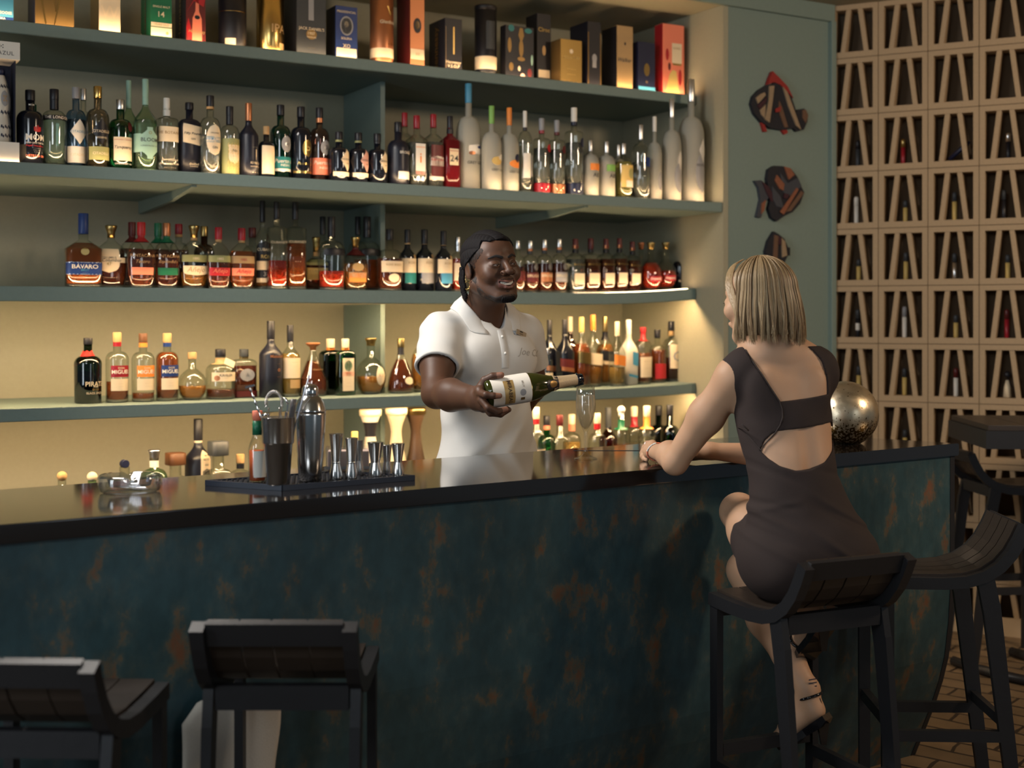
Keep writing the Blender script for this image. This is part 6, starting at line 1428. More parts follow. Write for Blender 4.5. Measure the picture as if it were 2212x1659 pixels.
# hair: cornrows, braids, beard, brows, eyes, teeth, earring
hair_m = mat('black_hair', (.007, .006, .007), .75, bump=.6, bscale=500, spec=.2)
hf = field(ops)
def head_mesh(name, fn, m, box, h=.0018, parent=None):
    o = sdf_obj(name, fn, box, h, m, parent or man)
    Mx = Matrix.Translation(HO - Vector(MO)) @ HM.to_4x4() @ Matrix.Scale(HS, 4); o.data.transform(Mx); return o
def hair_f(p):
    x, y, z = p[:, 0], p[:, 1], p[:, 2]
    th = np.arctan2(x, z + .02); w_ = th*6.5 + .9*y*8; br = np.abs(np.cos(w_)); ph = np.abs(np.sin(y*230 + 2.2*np.abs(np.sin(w_))))
    d = hf(p) - (.0004 + .0062*br**.45*(.72 + .28*ph))
    line = np.where(y > .0, .026 + .72*y, .026 + .95*y)
    side = np.where(y > .045, line + 1.6*np.maximum(0, np.abs(x) - .035), line)
    return smax(d, side - z, .003)
head_mesh('hair', hair_f, hair_m, (-.10, .10, -.14, .12, -.10, .135), .0015)
def stub_f(p):      # short sides around the ear
    x, y, z = p[:, 0], p[:, 1], p[:, 2]; d = hf(p) - .0012
    return smax(smax(d, -(z - (.012 + .35*y)), .002), np.maximum(y - .035, -.06 - y), .002)
for (pts, r) in (([(.078, -.048, .010), (.083, -.052, -.03), (.080, -.050, -.066), (.076, -.046, -.085)], .0058), ([(.070, -.066, .012), (.076, -.072, -.03), (.074, -.068, -.07), (.070, -.060, -.092)], .0060), ([(.060, -.080, .010), (.062, -.090, -.04), (.060, -.086, -.085)], .006), ([(.080, -.036, .0), (.0865, -.036, -.03), (.0835, -.034, -.060)], .0048), ([(-.06, -.08, .01), (-.062, -.09, -.05), (-.06, -.086, -.09)], .006)):
    P_ = [Vector(q) for q in pts]; path = []
    for a_, b_ in zip(P_, P_[1:]):
        for i in range(9): path.append(a_.lerp(b_, i/9))
    path.append(P_[-1]); rr = [r*(1 + .28*abs(math.sin(i*1.0))) for i in range(len(path))]; rr[-1] *= .5
    b = MB().tube([W(HM, HO, q*HS) - Vector(MO) for q in path], [x*HS for x in rr], 8); b.build('braid', hair_m, man)
def region(fn, off, reg): return lambda p: smax(fn(p) - off(p), reg(p), .0012)
jaw = field([('+', cap_((.060, .004, -.040), (.052, .030, -.085), .016, .016), 0), ('+', cap_((.052, .030, -.085), (.018, .078, -.112), .015, .017), 0), ('+', cap_((-.060, .004, -.040), (-.052, .030, -.085), .016, .016), 0), ('+', cap_((-.052, .030, -.085), (-.018, .078, -.112), .015, .017), 0), ('+', cap_((-.018, .085, -.108), (.018, .085, -.108), .014, .014), 0), ('+', ell_((0, .098, -.084), (.010, .014, .006)), .0)])
bm_, nt, bsd = _new('stubble'); N, L = nt.nodes, nt.links
bsd.inputs['Base Color'].default_value = (.018, .012, .010, 1); bsd.inputs['Roughness'].default_value = .7
tc = N.new('ShaderNodeTexCoord'); nz = N.new('ShaderNodeTexNoise'); nz.inputs['Scale'].default_value = 420; nz.inputs['Detail'].default_value = 2
n2 = N.new('ShaderNodeTexNoise'); n2.inputs['Scale'].default_value = 60
rp = N.new('ShaderNodeMapRange'); rp.inputs['From Min'].default_value = .82; rp.inputs['From Max'].default_value = 1.12
adn = N.new('ShaderNodeMath'); adn.operation = 'ADD'
L.new(tc.outputs['Object'], nz.inputs['Vector']); L.new(tc.outputs['Object'], n2.inputs['Vector']); L.new(nz.outputs['Fac'], adn.inputs[0]); L.new(n2.outputs['Fac'], adn.inputs[1])
L.new(adn.outputs[0], rp.inputs['Value']); L.new(rp.outputs[0], bsd.inputs['Alpha'])
head_mesh('beard', region(hf, lambda p: .0010 + 0*p[:, 0], jaw), bm_, (-.09, .09, -.02, .12, -.135, -.015))
fade = field([('+', cap_((.074, .006, .018), (.066, .050, .050), .014, .012), 0), ('+', cap_((-.074, .006, .018), (-.066, .050, .050), .014, .012), 0), ('+', cap_((.078, .014, -.02), (.074, .008, .02), .008, .012), 0)])
head_mesh('short_hair', region(hf, lambda p: .0009 + 0*p[:, 0], fade), bm_, (-.10, .10, -.02, .08, -.04, .08))
goat = field([('+', cap_((-.014, .082, -.110), (.014, .082, -.110), .012, .012), 0)])
head_mesh('chin_beard', region(hf, lambda p: .0034 + .001*np.sin(p[:, 0]*900), goat), hair_m, (-.05, .05, .03, .12, -.135, -.085))
mou = field([('+', cap_((-.022, .092, -.0475), (.022, .092, -.0475), .004, .004), 0)])
head_mesh('moustache', region(hf, lambda p: .0008 + 0*p[:, 0], mou), bm_, (-.05, .05, .06, .12, -.06, -.035))
for s in (-1, 1):
    bf = field([('+', cap_((s*.012, .092, .0215), (s*.030, .090, .0285), .0046, .0048), 0), ('+', cap_((s*.030, .090, .0285), (s*.050, .072, .0225), .0046, .0022), 0)])
    ll = MB(); ll.tube([W(HM, HO, Vector((s*(.0195 + .0225*t_), .0905 - .0075*t_**1.6 - .002*(1-t_)**2, .0012 + .0022*math.sin(PI*t_) - .0008*t_))*HS) - Vector(MO) for t_ in [i_/10 for i_ in range(11)]], [.0004] + [.0009]*9 + [.0004], 5); ll.build('lash_line', mat('lash_black', (.006, .005, .005), .7), man)
    head_mesh('eyebrow', region(hf, lambda p: .0016 + 0*p[:, 0], bf), mat('brow_hair', (.010, .008, .008), .8), (-.07, .07, .04, .12, .005, .045), .0016)
    c = (s*.031, .0765, .000); b = MB(); 
    for (nm, cc, r, mm) in (('eye', c, .0116, mat('eye_white', (.26, .22, .20), .25)),):
        eo = MB().sphere((0, 0, 0), r*HS, nu=20, nv=14).build(nm, mm, man); eo.location = W(HM, HO, Vector(cc)*HS) - Vector(MO)
        io = MB().sphere(HM @ Vector((-.0016, .0060, -.0006)), .0064, nu=14, nv=10).build('iris', mat('iris_brown', (.015, .008, .005), .12), eo)
tt = MB()
for i in range(8):
    x = (i - 3.5)*.0056; w_ = .0026 if i not in (3, 4) else .0030; y = .0905 - 9.5*x*x
    tt.bbox(x - w_, x + w_, y - .006, y, -.0655 + 5*x*x, -.0560 + 6*x*x, .0008)
o = tt.build('teeth', mat('tooth', (.72, .68, .60), .2), man); o.data.transform(Matrix.Translation(HO - Vector(MO)) @ HM.to_4x4() @ Matrix.Scale(HS, 4))
o = MB().box(-.025, .025, .066, .080, -.078, -.050).build('mouth_inside', mat('mouth_dark', (.02, .005, .005), .8), man); o.data.transform(Matrix.Translation(HO - Vector(MO)) @ HM.to_4x4() @ Matrix.Scale(HS, 4))
gold = K['gold']
eq = W(HM, HO, Vector((.084, -.004, -.036))*HS) - Vector(MO)
MB().bar(eq + Vector((0, -.002, .006)), eq + Vector((0, -.002, -.006)), .003, .002).bar(eq + Vector((-.004, -.002, .001)), eq + Vector((.004, -.002, .001)), .003, .002).build('earring', gold, man)
eh = W(HM, HO, Vector((.078, -.030, -.050))*HS) - Vector(MO)
MB().tube([eh + Vector((.0085*math.cos(a*PI/8), 0, .013*math.sin(a*PI/8))) for a in range(17)], .0016, 6).build('hoop_earring', gold, man)
# trousers and shoes behind the bar
trf = field([('+', ell_(T(0, 0, .90), (.178, .132, .13), TM), 0), ('+', cap_(T(.09, 0, .86), T(.10, .01, .48), .090, .070), .04), ('+', cap_(T(.10, .01, .48), T(.10, 0, .08), .070, .058), .03), ('+', cap_(T(-.09, 0, .86), T(-.10, .01, .48), .090, .070), .04), ('+', cap_(T(-.10, .01, .48), T(-.10, 0, .08), .070, .058), .03), ('&', lambda p: .045 - p[:, 2], .0)])
sdf_obj('trousers', trf, (-.36, .18, 4.05, 4.62, .03, 1.02), .011, mat('navy_trousers', (.02, .024, .04), .85), man, origin=MO)
for s in (-1, 1):
    shf = field([('+', cap_(T(s*.10, -.03, .045), T(s*.11, .13, .038), .045, .040), 0), ('&', lambda p: -p[:, 2] + .002, 0)])
    sdf_obj('shoe', shf, (-.42, .28, 3.98, 4.62, -.01, .12), .009, mat('black_leather', (.012, .012, .012), .3), man, origin=MO)

# ---- the sparkling wine bottle he holds
cb0, cb1 = at(1046, 852, 3.838), at(1258, 817.5, 3.930)
ax = (cb1 - cb0); LB = ax.length; ax.normalize()
cbr = thing('sparkling_wine_bottle', cb0, 0, 'green sparkling wine bottle with cream and gold label, held tilted over the flute', 'bottle')
xv = (Vector((0, 0, -1)) - ax*Vector((0, 0, -1)).dot(ax)).normalized(); yv = ax.cross(xv).normalized()
cbr.rotation_euler = Matrix((xv, yv, ax)).transposed().to_euler()
r_ = .0450
cp = [(0, r_*.80), (.002, r_*.90), (.008, r_), (.40*LB, r_), (.46*LB, r_*.975), (.53*LB, r_*.88), (.60*LB, r_*.72), (.67*LB, r_*.55), (.74*LB, r_*.44), (.82*LB, r_*.385), (.93*LB, r_*.36), (.935*LB, r_*.34)]
MB().lathe(cp, 40).build('body', mat('champagne_green', (.030, .034, .006), .06, coat=.3), cbr)
MB().lathe([(.935*LB, r_*.36), (.94*LB, r_*.41), (.955*LB, r_*.41), (.965*LB, r_*.36), (.985*LB, r_*.36), (LB, r_*.34)], 20).build('mouth', G['black'], cbr)
cr = MB(); random.seed(5)
for i in range(26):
    a = random.uniform(0, 2*PI); z = random.uniform(.935, .995)*LB; rr = r_*.40; cr.sphere((rr*math.cos(a), rr*math.sin(a), z), random.uniform(.002, .0036), nu=6, nv=5)
cr.build('torn_foil', mat('black_foil', (.02, .03, .03), .15, metal=.8), cbr)
fo_ = [(z, r + .0008) for z, r in cp if .68*LB <= z <= .93*LB]; fo_ = [(.685*LB, r_*.55)] + fo_ + [(.94*LB, r_*.37)]
MB().lathe(fo_, 36, cap=False).build('neck_foil', mat('champagne_foil', (.66, .50, .30), .35, metal=.35, bump=.5, bscale=300), cbr)
b = MB(); wrap(b, cp, 2, 1, 'rect', .225*LB - .055, .44*LB, R(82), R(-8)); b.build('label', K['white'], cbr)
b = MB(); wrap(b, cp, 2, 1, 'rect', .435*LB, .441*LB, R(82), R(-8), off=.0009); b.build('label_edge', K['gold'], cbr)
b = MB(); wrap(b, cp, 2, 1, 'rect', .165*LB, .265*LB, R(50), R(4), off=.0011); b.build('gold_plaque', mat('plaque_gold', (.52, .34, .13), .35, metal=.35), cbr)
b = MB(); wrap_text(b, cp, 2, 1, 'MIRABEAU', .220*LB, .0125, R(4), off=.0020, bold=.01, maxw=.074); b.build('lettering', mat('ink_brown', (.05, .03, .02), .5), cbr)
b = MB(); wrap(b, cp, 2, 1, 'oval', .315*LB, .375*LB, R(13), R(10), off=.0011); b.build('crest', K['grey'], cbr)
b = MB(); wrap(b, cp, 2, 1, 'rect', .32*LB, .36*LB, R(6), R(36), off=.0011); b.build('crest', K['dgold'], cbr)
b = MB(); wrap_text(b, cp, 2, 1, 'BRUT', .355*LB, .006, R(-22), off=.0014, maxw=.02); b.build('lettering', K['brass'], cbr)
b = MB(); wrap(b, cp, 2, 1, 'shield', .60*LB, .735*LB, R(34), R(2), off=.0014); wrap(b, cp, 2, 1, 'rect', .700*LB, .735*LB, R(175), R(2), off=.0013); b.build('collar_label', K['black'], cbr)
b = MB(); wrap(b, cp, 2, 1, 'oval', .635*LB, .715*LB, R(23), R(0), off=.0024); b.build('medallion', K['dgold'], cbr)

# ================================================================ the seated woman
WF = Vector((-.06, 1, 0)).normalized(); WR = WF.cross(Vector((0, 0, 1))); WM = Matrix((WR, WF, Vector((0, 0, 1)))).transposed()
pel, wst_, che = at(1748, 1200, 3.42), at(1714, 1035, 3.45), at(1688, 872, 3.505)
def Wp(c, x, y, z): return c + WR*x + WF*y + Vector((0, 0, z))
LSh, RSh = at(1584, 818, 3.50), at(1768, 815, 3.53)
LEl, LWr = at(1458, 998, 3.625), at(1421, 977, 3.80)
REl, RWr = at(1706, 988, 3.80), at(1532, 974, 3.80)
wtorso = [('+', ell_(che, (.128, .090, .135), WM), 0), ('+', ell_(che.lerp(wst_, .5), (.118, .085, .12), WM), .05), ('+', ell_(wst_, (.112, .088, .11), WM), .05),
 ('+', ell_(wst_.lerp(pel, .5), (.135, .100, .10), WM), .06), ('+', ell_(Wp(pel, 0, .0, .01), (.168, .118, .105), WM), .06), ('+', ell_(Wp(pel, .075, -.012, -.035), (.095, .11, .078), WM), .04), ('+', ell_(Wp(pel, -.075, -.012, -.035), (.095, .11, .078), WM), .04),
 ('+', cap_(Wp(che, -.10, .0, .10), Wp(che, -.02, .0, .135), .048, .045), .05), ('+', cap_(Wp(che, .10, .0, .10), Wp(che, .02, .0, .135), .048, .045), .05)]
wshould = [('+', cap_(LSh, Wp(che, -.05, .0, .115), .047, .044), .04), ('+', cap_(RSh, Wp(che, .05, 0, .12), .044, .044), .04)]
wdetail = [('-', cap_(Wp(che, .036, -.098, .10), Wp(wst_, .028, -.098, -.06), .010, .012), .030), ('+', ell_(Wp(che, -.062, -.064, .035), (.040, .022, .055), WM), .03), ('+', ell_(Wp(che, .070, -.062, .04), (.036, .020, .055), WM), .03)]
def limb(pts, k=.02): return [('+', cap_(a, b, ra, rb), k) for (a, ra), (b, rb) in zip(pts, pts[1:])]
wl = limb([(LSh, .047), (LSh.lerp(LEl, .45) + Vector((0, 0, .004)), .0465), (LEl, .034)], .03) + limb([(LEl, .034), (LEl.lerp(LWr, .3) + Vector((0, 0, .013)), .0365), (LWr, .0245)])
wr_ = limb([(RSh, .043), (RSh.lerp(REl, .5), .042), (REl, .036)], .03) + limb([(REl, .036), (REl.lerp(RWr, .35), .036), (RWr, .024)])
RHd = at(1492, 977, 3.81)
wrh = limb([(RWr, .024), (RHd, .026)], .015)
atu = lambda x, y, Y: at(x, y, Y) + Vector((0, 0, .006))
wlh = [('+', cap_(LWr, atu(1407, 977, 3.850), .0235, .026, (0, 0, 1), .75), .015), ('+', cap_(atu(1409, 966, 3.855), atu(1401, 985, 3.842), .016, .014), .01)]
for i, (a, b, c, d) in enumerate((((1409, 962, 3.86), (1398, 963, 3.905), (1391, 976, 3.915), (1394, 985, 3.893)), ((1405, 968, 3.858), (1393, 971, 3.893), (1388, 983, 3.895), (1393, 991, 3.873)), ((1402, 975, 3.852), (1391, 980, 3.880), (1388, 990, 3.875), (1394, 995, 3.858)), ((1401, 982, 3.845), (1393, 988, 3.862), (1391, 995, 3.855), (1397, 998, 3.842)))):
    r0 = (.0105, .0105, .0098, .0086)[i]; wlh += finger([(atu(*a), r0), (atu(*b), r0*.9), (atu(*c), r0*.85), (atu(*d), r0*.72)], .003)
wlh += finger([(atu(1416, 972, 3.86), .012), (atu(1412, 968, 3.90), .0105), (atu(1404, 974, 3.925), .0085)], .004)
for i in range(4):
    o_ = i*.012; wrh += finger([(RHd + Vector((-.01, .012 - o_, .004)), .0098), (RHd + Vector((-.045, .014 - o_*1.2, -.002)), .0088), (RHd + Vector((-.075, .010 - o_*1.2, -.014)), .0075)], .003)
wrh += finger([(RHd + Vector((.01, -.02, 0)), .011), (RHd + Vector((-.025, -.038, -.010)), .009)], .004)
LK, RK = at(1596, 1106, 3.715), at(1612, 1232, 3.70)
LHp, RHp = Wp(pel, -.085, .03, -.01), Wp(pel, .085, .03, -.025)
LAn, RAn = at(1748, 1306, 3.55), at(1746, 1488, 3.555)
wlegs = limb([(LHp, .085), (LHp.lerp(LK, .5) + Vector((0, 0, .012)), .076), (LK, .053)], .03) + limb([(LK, .051), (LK.lerp(LAn, .35), .050), (LAn, .032)], .02) + \
        limb([(RHp, .085), (RHp.lerp(RK, .5), .076), (RK, .054)], .03) + limb([(RK, .052), (at(1656, 1335, 3.65), .056), (at(1704, 1420, 3.60), .041), (RAn, .0275)], .02)
RHe, RBa, RTo = at(1760, 1534, 3.535), at(1704, 1574, 3.585), at(1679, 1590, 3.625)
LHe, LBa, LTo = at(1764, 1334, 3.53), at(1736, 1384, 3.585), at(1722, 1410, 3.62)
wfeet = limb([(RAn, .0275), (RHe, .026)], .015) + limb([(RHe, .025), (RBa, .026), (RTo, .015)], .015) + limb([(RAn, .026), (RBa, .022)], .02) + limb([(LAn, .029), (LHe, .025)], .015) + limb([(LHe, .025), (LBa, .026), (LTo, .015)], .015) + limb([(LAn, .026), (LBa, .022)], .02)
for k, (B_, T2) in enumerate(((RBa, RTo), (LBa, LTo))):
    dv = (T2 - B_).normalized(); sv = dv.cross(Vector((0, 0, 1))).normalized()
    for i in range(5): wfeet += [('+', cap_(B_ + sv*(i-2)*.010, T2 + sv*(i-2)*.010 + dv*(.012 - .004*abs(i-(1 if k else 1))), .0085, .0070), .003)]
WHM = frame((-.62, .785), roll=0, pitch=-3); WHO = at(1637, 650, 3.50); WS = .98
wops = head_ops(True)
wops.append(('+', ell_((0, .080, -.062), (.026, .016, .014)), .01)); wops.append(('+', cap_((-.014, .093, -.060), (.014, .093, -.060), .006, .006), .005)); wops.append(('-', ell_((0, .103, -.0615), (.02, .01, .0012)), .002))
wops.append(('+', ell_((-.074, -.012, -.006), (.007, .016, .027)), .004))
whead = in_frame(field(wops), WHO, WHM, WS)
wneck = [('+', cap_(Wp(che, .005, .0, .10), W(WHM, WHO, (0, -.030, -.05)), .055, .048), .035)]
wbody = field([('+', whead, 0)] + wneck + wtorso + wshould + wdetail + wl + wlh + wr_ + wrh + wlegs + wfeet)
wom = thing('person', (pel.x, pel.y, 0), 0, 'woman in a dark brown open backed dress sitting on a bar stool, seen from behind', 'person')
WO = (pel.x, pel.y, 0)
sdf_obj('body', wbody, (.34, 1.04, 3.24, 4.00, .28, 1.76), .0045, [sk_w], wom, fine=(((.34, .52, .0026),), ((3.78, 3.94, .003),), ((1.08, 1.20, .003), (1.47, 1.74, .0032))), origin=WO)
# dress
YP = 3.40
def pz(pts): return [((x - CX)/FPX*YP, CAMH - (y - CY)/FPX*YP) for x, y in pts]
up_ = polysdf(pz([(1619, 720), (1621, 758), (1634, 786), (1650, 812), (1668, 842), (1686, 868), (1740, 862), (1796, 853), (1794, 812), (1786, 782), (1768, 760), (1746, 744), (1740, 700)]))
lo_ = polysdf(pz([(1680, 931), (1745, 923), (1807, 915), (1817, 932), (1819, 948), (1806, 975), (1780, 997), (1745, 1011), (1712, 1013), (1680, 1004), (1657, 988), (1644, 974), (1652, 954), (1666, 938)]))
arL = polysdf(pz([(1480, 700), (1552, 765), (1562, 786), (1580, 816), (1596, 852), (1600, 872), (1594, 896), (1587, 914), (1570, 896), (1550, 880), (1440, 960)]))
wclothes = field(wtorso + wshould + wdetail[1:])
skirt = field([('+', ell_(Wp(pel, 0, 0, .0), (.172, .124, .12), WM), 0)] + limb([(LHp, .092), (LHp.lerp(LK, .30) + Vector((0, 0, .004)), .086)], .05) + limb([(RHp, .090), (RHp.lerp(RK, .70), .080)], .05))
armsR = field(wr_[:2])
def wfold(p):
    x, z, y = p[:, 0], p[:, 2], p[:, 1]; w = np.exp(-((z - 1.03)/.09)**2) + .6*np.exp(-((z - .93)/.07)**2)
    side = np.clip(np.abs(x - .765)/.12, .15, 1)
    xs = x - .765; out = 0
    for (z0, sl, am, wd, sg) in ((1.118, .35, .0050, .010, -1), (1.075, -.25, -.0055, .009, -1), (1.052, .10, .0050, .009, -1), (.985, .45, -.0060, .011, -1), (.955, .30, .0050, .012, -1), (.905, .5, -.0040, .012, -1),
      (1.165, -.3, .0040, .009, 1), (1.100, -.55, -.0055, .010, 1), (1.070, -.45, .0055, .012, 1), (1.010, -.7, -.0060, .011, 1), (.975, -.6, .0055, .014, 1), (.925, -.8, -.0045, .012, 1)):
        out = out + am*np.exp(-((z - z0 - sl*np.abs(xs))/wd)**2)*np.clip((xs*sg + .005)/.09, 0, 1)
    return np.clip(out*.6, -.0045, .0022) + .0008*np.sin(60*x + 9*z)*np.sin(38*z)
def dress_f(p):
    x, y, z = p[:, 0], p[:, 1], p[:, 2]
    t = smin(wclothes(p) - .0045 + wfold(p), skirt(p) - .004 + wfold(p), .03)
    back = y - (3.50 + 0*z)
    t = smax(t, -smax(up_(x, z), y - 3.62, .0), .002)
    t = smax(t, -smax(lo_(x, z), back, .0), .002)
    t = smax(t, -arL(x, z), .002)
    t = smax(t, z - 1.475, 0)
    return t
dress_m = mat('dark_brown_knit', (.029, .018, .016), .85, bump=.3, bscale=700)
sdf_obj('dress', dress_f, (.50, 1.04, 3.24, 3.80, .76, 1.52), .0036, dress_m, wom, origin=WO)
# the band across the back and its piped edges are part of the dress; seam piping:
seam = MB()
def back_pt(px, py, off=.0015):
    Y_ = np.linspace(3.22, 3.56, 500, dtype=F32); k = (px - CX)/FPX
    x0 = k*YP; z0 = CAMH - (py - CY)/FPX*YP
    P_ = np.stack([np.full(500, x0, F32), Y_, np.full(500, z0, F32)], 1); d = np.minimum(wclothes(P_) - .0045, skirt(P_) - .004); i = int(np.argmax(d < 0))
    return Vector((x0, float(Y_[i]) - off, z0)) - Vector(WO)
for pts in ([(1620, 756), (1634, 785), (1650, 811), (1668, 841), (1684, 866), (1690, 884), (1690, 900), (1684, 918), (1674, 934), (1660, 950), (1650, 962), (1645, 974), (1636, 962), (1622, 944), (1605, 928), (1590, 917), (1576, 904)], [(1690, 900), (1688, 912)]):
    seam.tube([back_pt(x, y) for x, y in pts], .0017, 6)
seam.build('piping', mat('dress_piping', (.028, .018, .016), .7), wom)
# shoes: black high sandals
shm = mat('patent_black', (.008, .008, .010), .12, coat=.5)
for (He, Ba, To, An, nm) in ((RHe, RBa, RTo, RAn, 'right'), (LHe, LBa, LTo, LAn, 'left')):
    dn = Vector((0, 0, -1)); sr = thing('sandal', (0, 0, 0)) if 0 else None
    b = MB()
    dv = (To - Ba).normalized(); tip = To + dv*.014
    sv = (He - Ba).cross(Vector((0, 0, 1))).normalized(); cn = sv.cross((He - Ba)).normalized()
    if cn.z > 0: cn = -cn
    L3 = [(tip, .020, .008), (To, .034, .011), (Ba, .040, .018), (Ba.lerp(He, .5), .030, .020), (He, .032, .024), (He + (He-Ba).normalized()*.022, .022, .016)]
    vs = []; fs = []
    for p, w_, th in L3:
        q = p + cn*.024
        for sx, sz in ((-1, 0), (1, 0), (1, 1), (-1, 1)): vs.append(q + sv*sx*w_ + cn*sz*th - Vector(WO))
    for j in range(len(L3)-1):
        for i in range(4): fs.append((j*4+i, j*4+(i+1) % 4, (j+1)*4+(i+1) % 4, (j+1)*4+i))
    fs += [(0, 1, 2, 3), tuple(len(vs)-4+i for i in (3, 2, 1, 0))]
    b.add(vs, fs); hq = He + cn*.036
    b.bar(hq - Vector(WO), hq + Vector((.002, .0, -.062)) - Vector(WO), .030, .030, up=(0, 1, 0), w1=.014, h1=.014)
    so = b.build('sandal', shm, wom)
    def loop(c, n_, rx, ry, sx_, uu):
        return [c + sx_*rx*math.cos(a*PI/10) + uu*ry*math.sin(a*PI/10) - Vector(WO) for a in range(21)]
    la = (An - He).normalized(); s2 = sv; u2 = la.cross(s2).normalized()
    MB().tube(loop(An.lerp(He, .35), 0, .031, .031, s2, u2), .0042, 6).tube(loop(Ba, 0, .041, .030, sv, cn), .0045, 6).tube([He + (He-Ba).normalized()*.026 - Vector(WO), An.lerp(He, .35) + (He-Ba).normalized()*.024 - Vector(WO)], .004, 6).build('strap', shm, so)
MB().sphere(An.lerp(He, .35) + Vector((.031, -.004, 0)) - Vector(WO), .004).build('buckle', gold, so)
# ankle tattoo bars
b = MB()
for i in range(3):
    c = RAn + Vector((.006, -.0285, .034 - i*.010)); b.bar(c + Vector((-.011, 0.001, -.002)) - Vector(WO), c + Vector((.011, .001, .002)) - Vector(WO), .0012, .003)
b.build('tattoo', mat('tattoo_ink', (.06, .05, .06), .6), wom)
# bracelet of coral and silver beads, ring
br_c = LWr.lerp(atu(1407, 977, 3.850), .15); axb = (LWr - LEl).normalized(); s3 = axb.cross(Vector((0, 0, 1))).normalized(); u3 = s3.cross(axb)
silv = K['silver']; cor = mat('coral_bead', (.72, .22, .12), .35)
bb1, bb2 = MB(), MB()
for i in range(40):
    a = 2*PI*i/40; p = br_c + s3*.0295*math.cos(a) + u3*.0265*math.sin(a) + axb*.006*math.sin(a*2) - Vector(WO)
    (bb2 if 11 <= i <= 19 else bb1).sphere(p, .0028, nu=8, nv=6)
bo = bb1.build('bracelet', cor, wom); bb2.build('silver_beads', silv, bo)
rg_ = atu(1396, 967, 3.895) - Vector(WO); MB().tube([rg_ + Vector((.0115*math.cos(a*PI/8)*.5, .003*math.cos(a*PI/8), .0115*math.sin(a*PI/8))) for a in range(17)], .0016, 6).build('ring', silv, wom)
# earring and eyelashes
eq = W(WHM, WHO, Vector((-.083, .004, -.042))*WS) - Vector(WO)
MB().tube([eq + (WHM @ Vector((0, math.cos(a*PI/8)*.007, math.sin(a*PI/8)*.010))) for a in range(14)], .0026, 8).build('hoop_earring', silv, wom)
lash = MB()
for s in (-1, 1):
    for i in range(9):
        x = s*(.020 + i*.0027); p0 = Vector((x, .0905 - .0006*i, -.001)); p1 = p0 + Vector((s*.0012, .0065, -.0016)); lash.tube([W(WHM, WHO, p0*WS) - Vector(WO), W(WHM, WHO, p1*WS) - Vector(WO)], [.0005, .0002], 4)
lash.build('eyelashes', mat('lash', (.03, .018, .01), .6), wom)
for s in (-1, 1):
    wb_f = field([('+', cap_((s*.014, .092, .024), (s*.048, .072, .024), .003, .002), 0)]); wh2 = field(wops)
    o = sdf_obj('eyebrow', lambda p, f=wb_f: smax(wh2(p) - .001, f(p), .001), (-.07, .07, .04, .12, .005, .045), .0018, mat('fair_brow', (.20, .12, .06), .8), wom)
    o.data.transform(Matrix.Translation(WHO - Vector(WO)) @ WHM.to_4x4() @ Matrix.Scale(WS, 4))

# blonde bob: an under layer plus many thin locks
hb1 = mat('blonde_under', (.17, .105, .052), .6)
hair_mats = [mat('blonde_light', (.52, .38, .22), .32), mat('blonde_mid', (.36, .245, .125), .34), mat('blonde_dark', (.19, .115, .055), .38)]
def hair_path(phi, t0, rnd, bottom, lift):
    """phi: direction around the head (0 = face, growing towards her left side); returns points in the head frame"""
    ex, ey, ez = .086 + lift, .102 + lift, .090 + lift
    out = []; c = Vector((0, -.012, .030)); n1 = 9
    for i in range(n1):
        th = t0 + (PI/2 - t0)*i/(n1-1)
        out.append(c + Vector((-math.sin(phi)*ex*math.sin(th), math.cos(phi)*ey*math.sin(th), ez*math.cos(th))))
    p = out[-1].copy(); d = Vector((-math.sin(phi), math.cos(phi), 0)); n2 = 8
    for i in range(1, n2 + 1):
        t = i/n2; flare = .010*math.sin(t*PI*.9) + (.004 + .010*rnd[0])*t*t - .010*t*t*(1 if rnd[1] > .6 else 0)
        q = p + d*flare + Vector((0, 0, -(p.z - bottom)*t)) + Vector((-d.y, d.x, 0))*(rnd[2]-.5)*.022*t*t
        out.append(q)
    return out
random.seed(11)
b = MB(); n = 72; rows_ = []
for i in range(n + 1):
    ph = R(82) + (2*PI - R(82) - R(56))*i/n; P_ = hair_path(ph, .02, (.3, .3, .5), -.098, -.0030); rows_.append(P_)
k = len(rows_[0])
inner = [[p*1 - Vector((p.x, p.y + .012, 0))*.06 for p in r] for r in rows_]
vs = [W(WHM, WHO, p*WS) - Vector(WO) for r in rows_ for p in r] + [W(WHM, WHO, p*WS) - Vector(WO) for r in inner for p in r]
fs = []
for s_ in (0, 1):
    for i in range(n):
        for j in range(k-1): a = s_*(n+1)*k + i*k + j; fs.append((a, a+1, a+k+1, a+k))
for i in range(n): a = i*k + k-1; c = (n+1)*k + a; fs.append((a, a+k, c+k, c))
b.add(vs, fs, 0, True); hair_o = b.build('hair', hb1, wom)
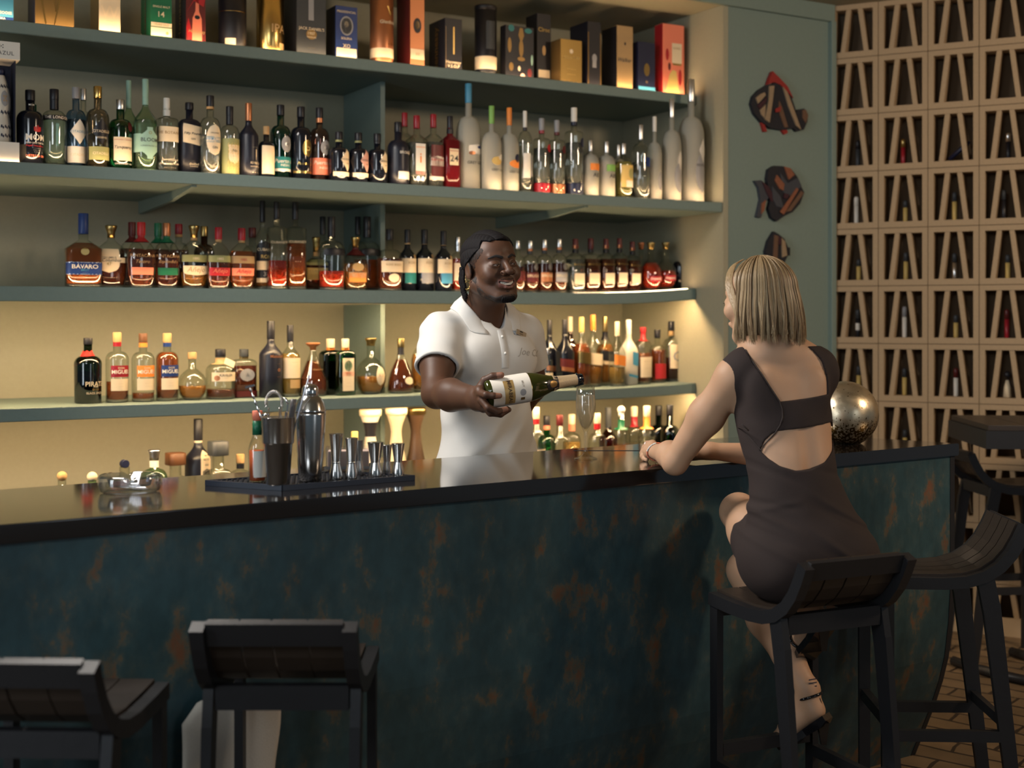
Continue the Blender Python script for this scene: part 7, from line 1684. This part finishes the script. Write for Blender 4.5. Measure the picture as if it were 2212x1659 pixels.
# fringe side and top caps
MB().lathe([(0, .0005)], 3)
locks = [MB(), MB(), MB()]
cnt_l = 3600
for i in range(cnt_l):
    u = random.random(); clump = round(u*58)/58; u = u*.5 + clump*.5 + random.gauss(0, .002)
    ph = R(74) + (2*PI - R(74) - R(50))*u
    ph += .0
    rnd = (random.random(), random.random(), .5 + .5*math.sin(clump*97) + random.gauss(0, .12))
    lift = .0005 + .0045*random.random() + .002*math.sin(clump*211)
    bt_ = -.094 - .026*random.random()**1.5 - .006*math.sin(clump*53) - (.006 if ph > PI else 0)
    P_ = hair_path(ph, .03 + .30*random.random(), rnd, bt_, lift)
    if ph < R(88) or ph > 2*PI - R(74):     # hair at the temple sweeps back from the face
        f_ = (R(88) - ph)/R(20) if ph < PI else (R(74) - 2*PI + ph)/R(24)
        P_ = [p + Vector((0, -.050*max(0, f_)*min(1, max(0, (j-5)/7)), 0)) for j, p in enumerate(P_)]
    mi = 0 if math.sin(clump*151 + .4) + random.gauss(0, .8) > .1 else (1 if random.random() > .38 else 2)
    w_ = random.uniform(.00045, .0010); kk = len(P_)
    locks[mi].tube([W(WHM, WHO, p*WS) - Vector(WO) for p in P_], [w_*(1 if j < kk-4 else (kk - j)/5 + .12) for j in range(kk)], 4, cap=False)
for i in range(3): locks[i].build('hair_locks', hair_mats[i], hair_o, fix=False)
fr = MB()
for i in range(220):    # the front lock falling past the brow towards the ear
    u = random.random(); s = 1
    a0 = Vector((-s*.004, .040 + .02*u, .119 - .008*u)); pts = [a0, Vector((-s*.036, .060 - .016*u, .098)), Vector((-s*.064, .056 - .024*u, .056)), Vector((-s*.077, .036 - .026*u, .012)), Vector((-s*.086, .008 - .022*u, -.035)), Vector((-s*.090, -.006 - .02*u, -.095))]
    out = []
    for j in range(len(pts)-1):
        for q in range(4):
            t = q/4; p0, p1, p2, p3 = pts[max(0, j-1)], pts[j], pts[j+1], pts[min(len(pts)-1, j+2)]
            out.append(.5*((2*p1) + (p2-p0)*t + (2*p0-5*p1+4*p2-p3)*t*t + (3*p1-p0-3*p2+p3)*t*t*t))
    out.append(pts[-1]); out = [p + Vector((s*-.003*random.random(), .003*random.random(), .001)) for p in out]; kk = len(out)
    fr.tube([W(WHM, WHO, p*WS) - Vector(WO) for p in out], [.0010*(1 if j < kk-5 else (kk-j)/6 + .1) for j in range(kk)], 4, cap=False)
fr.build('side_fringe', hair_mats[1], hair_o, fix=False)
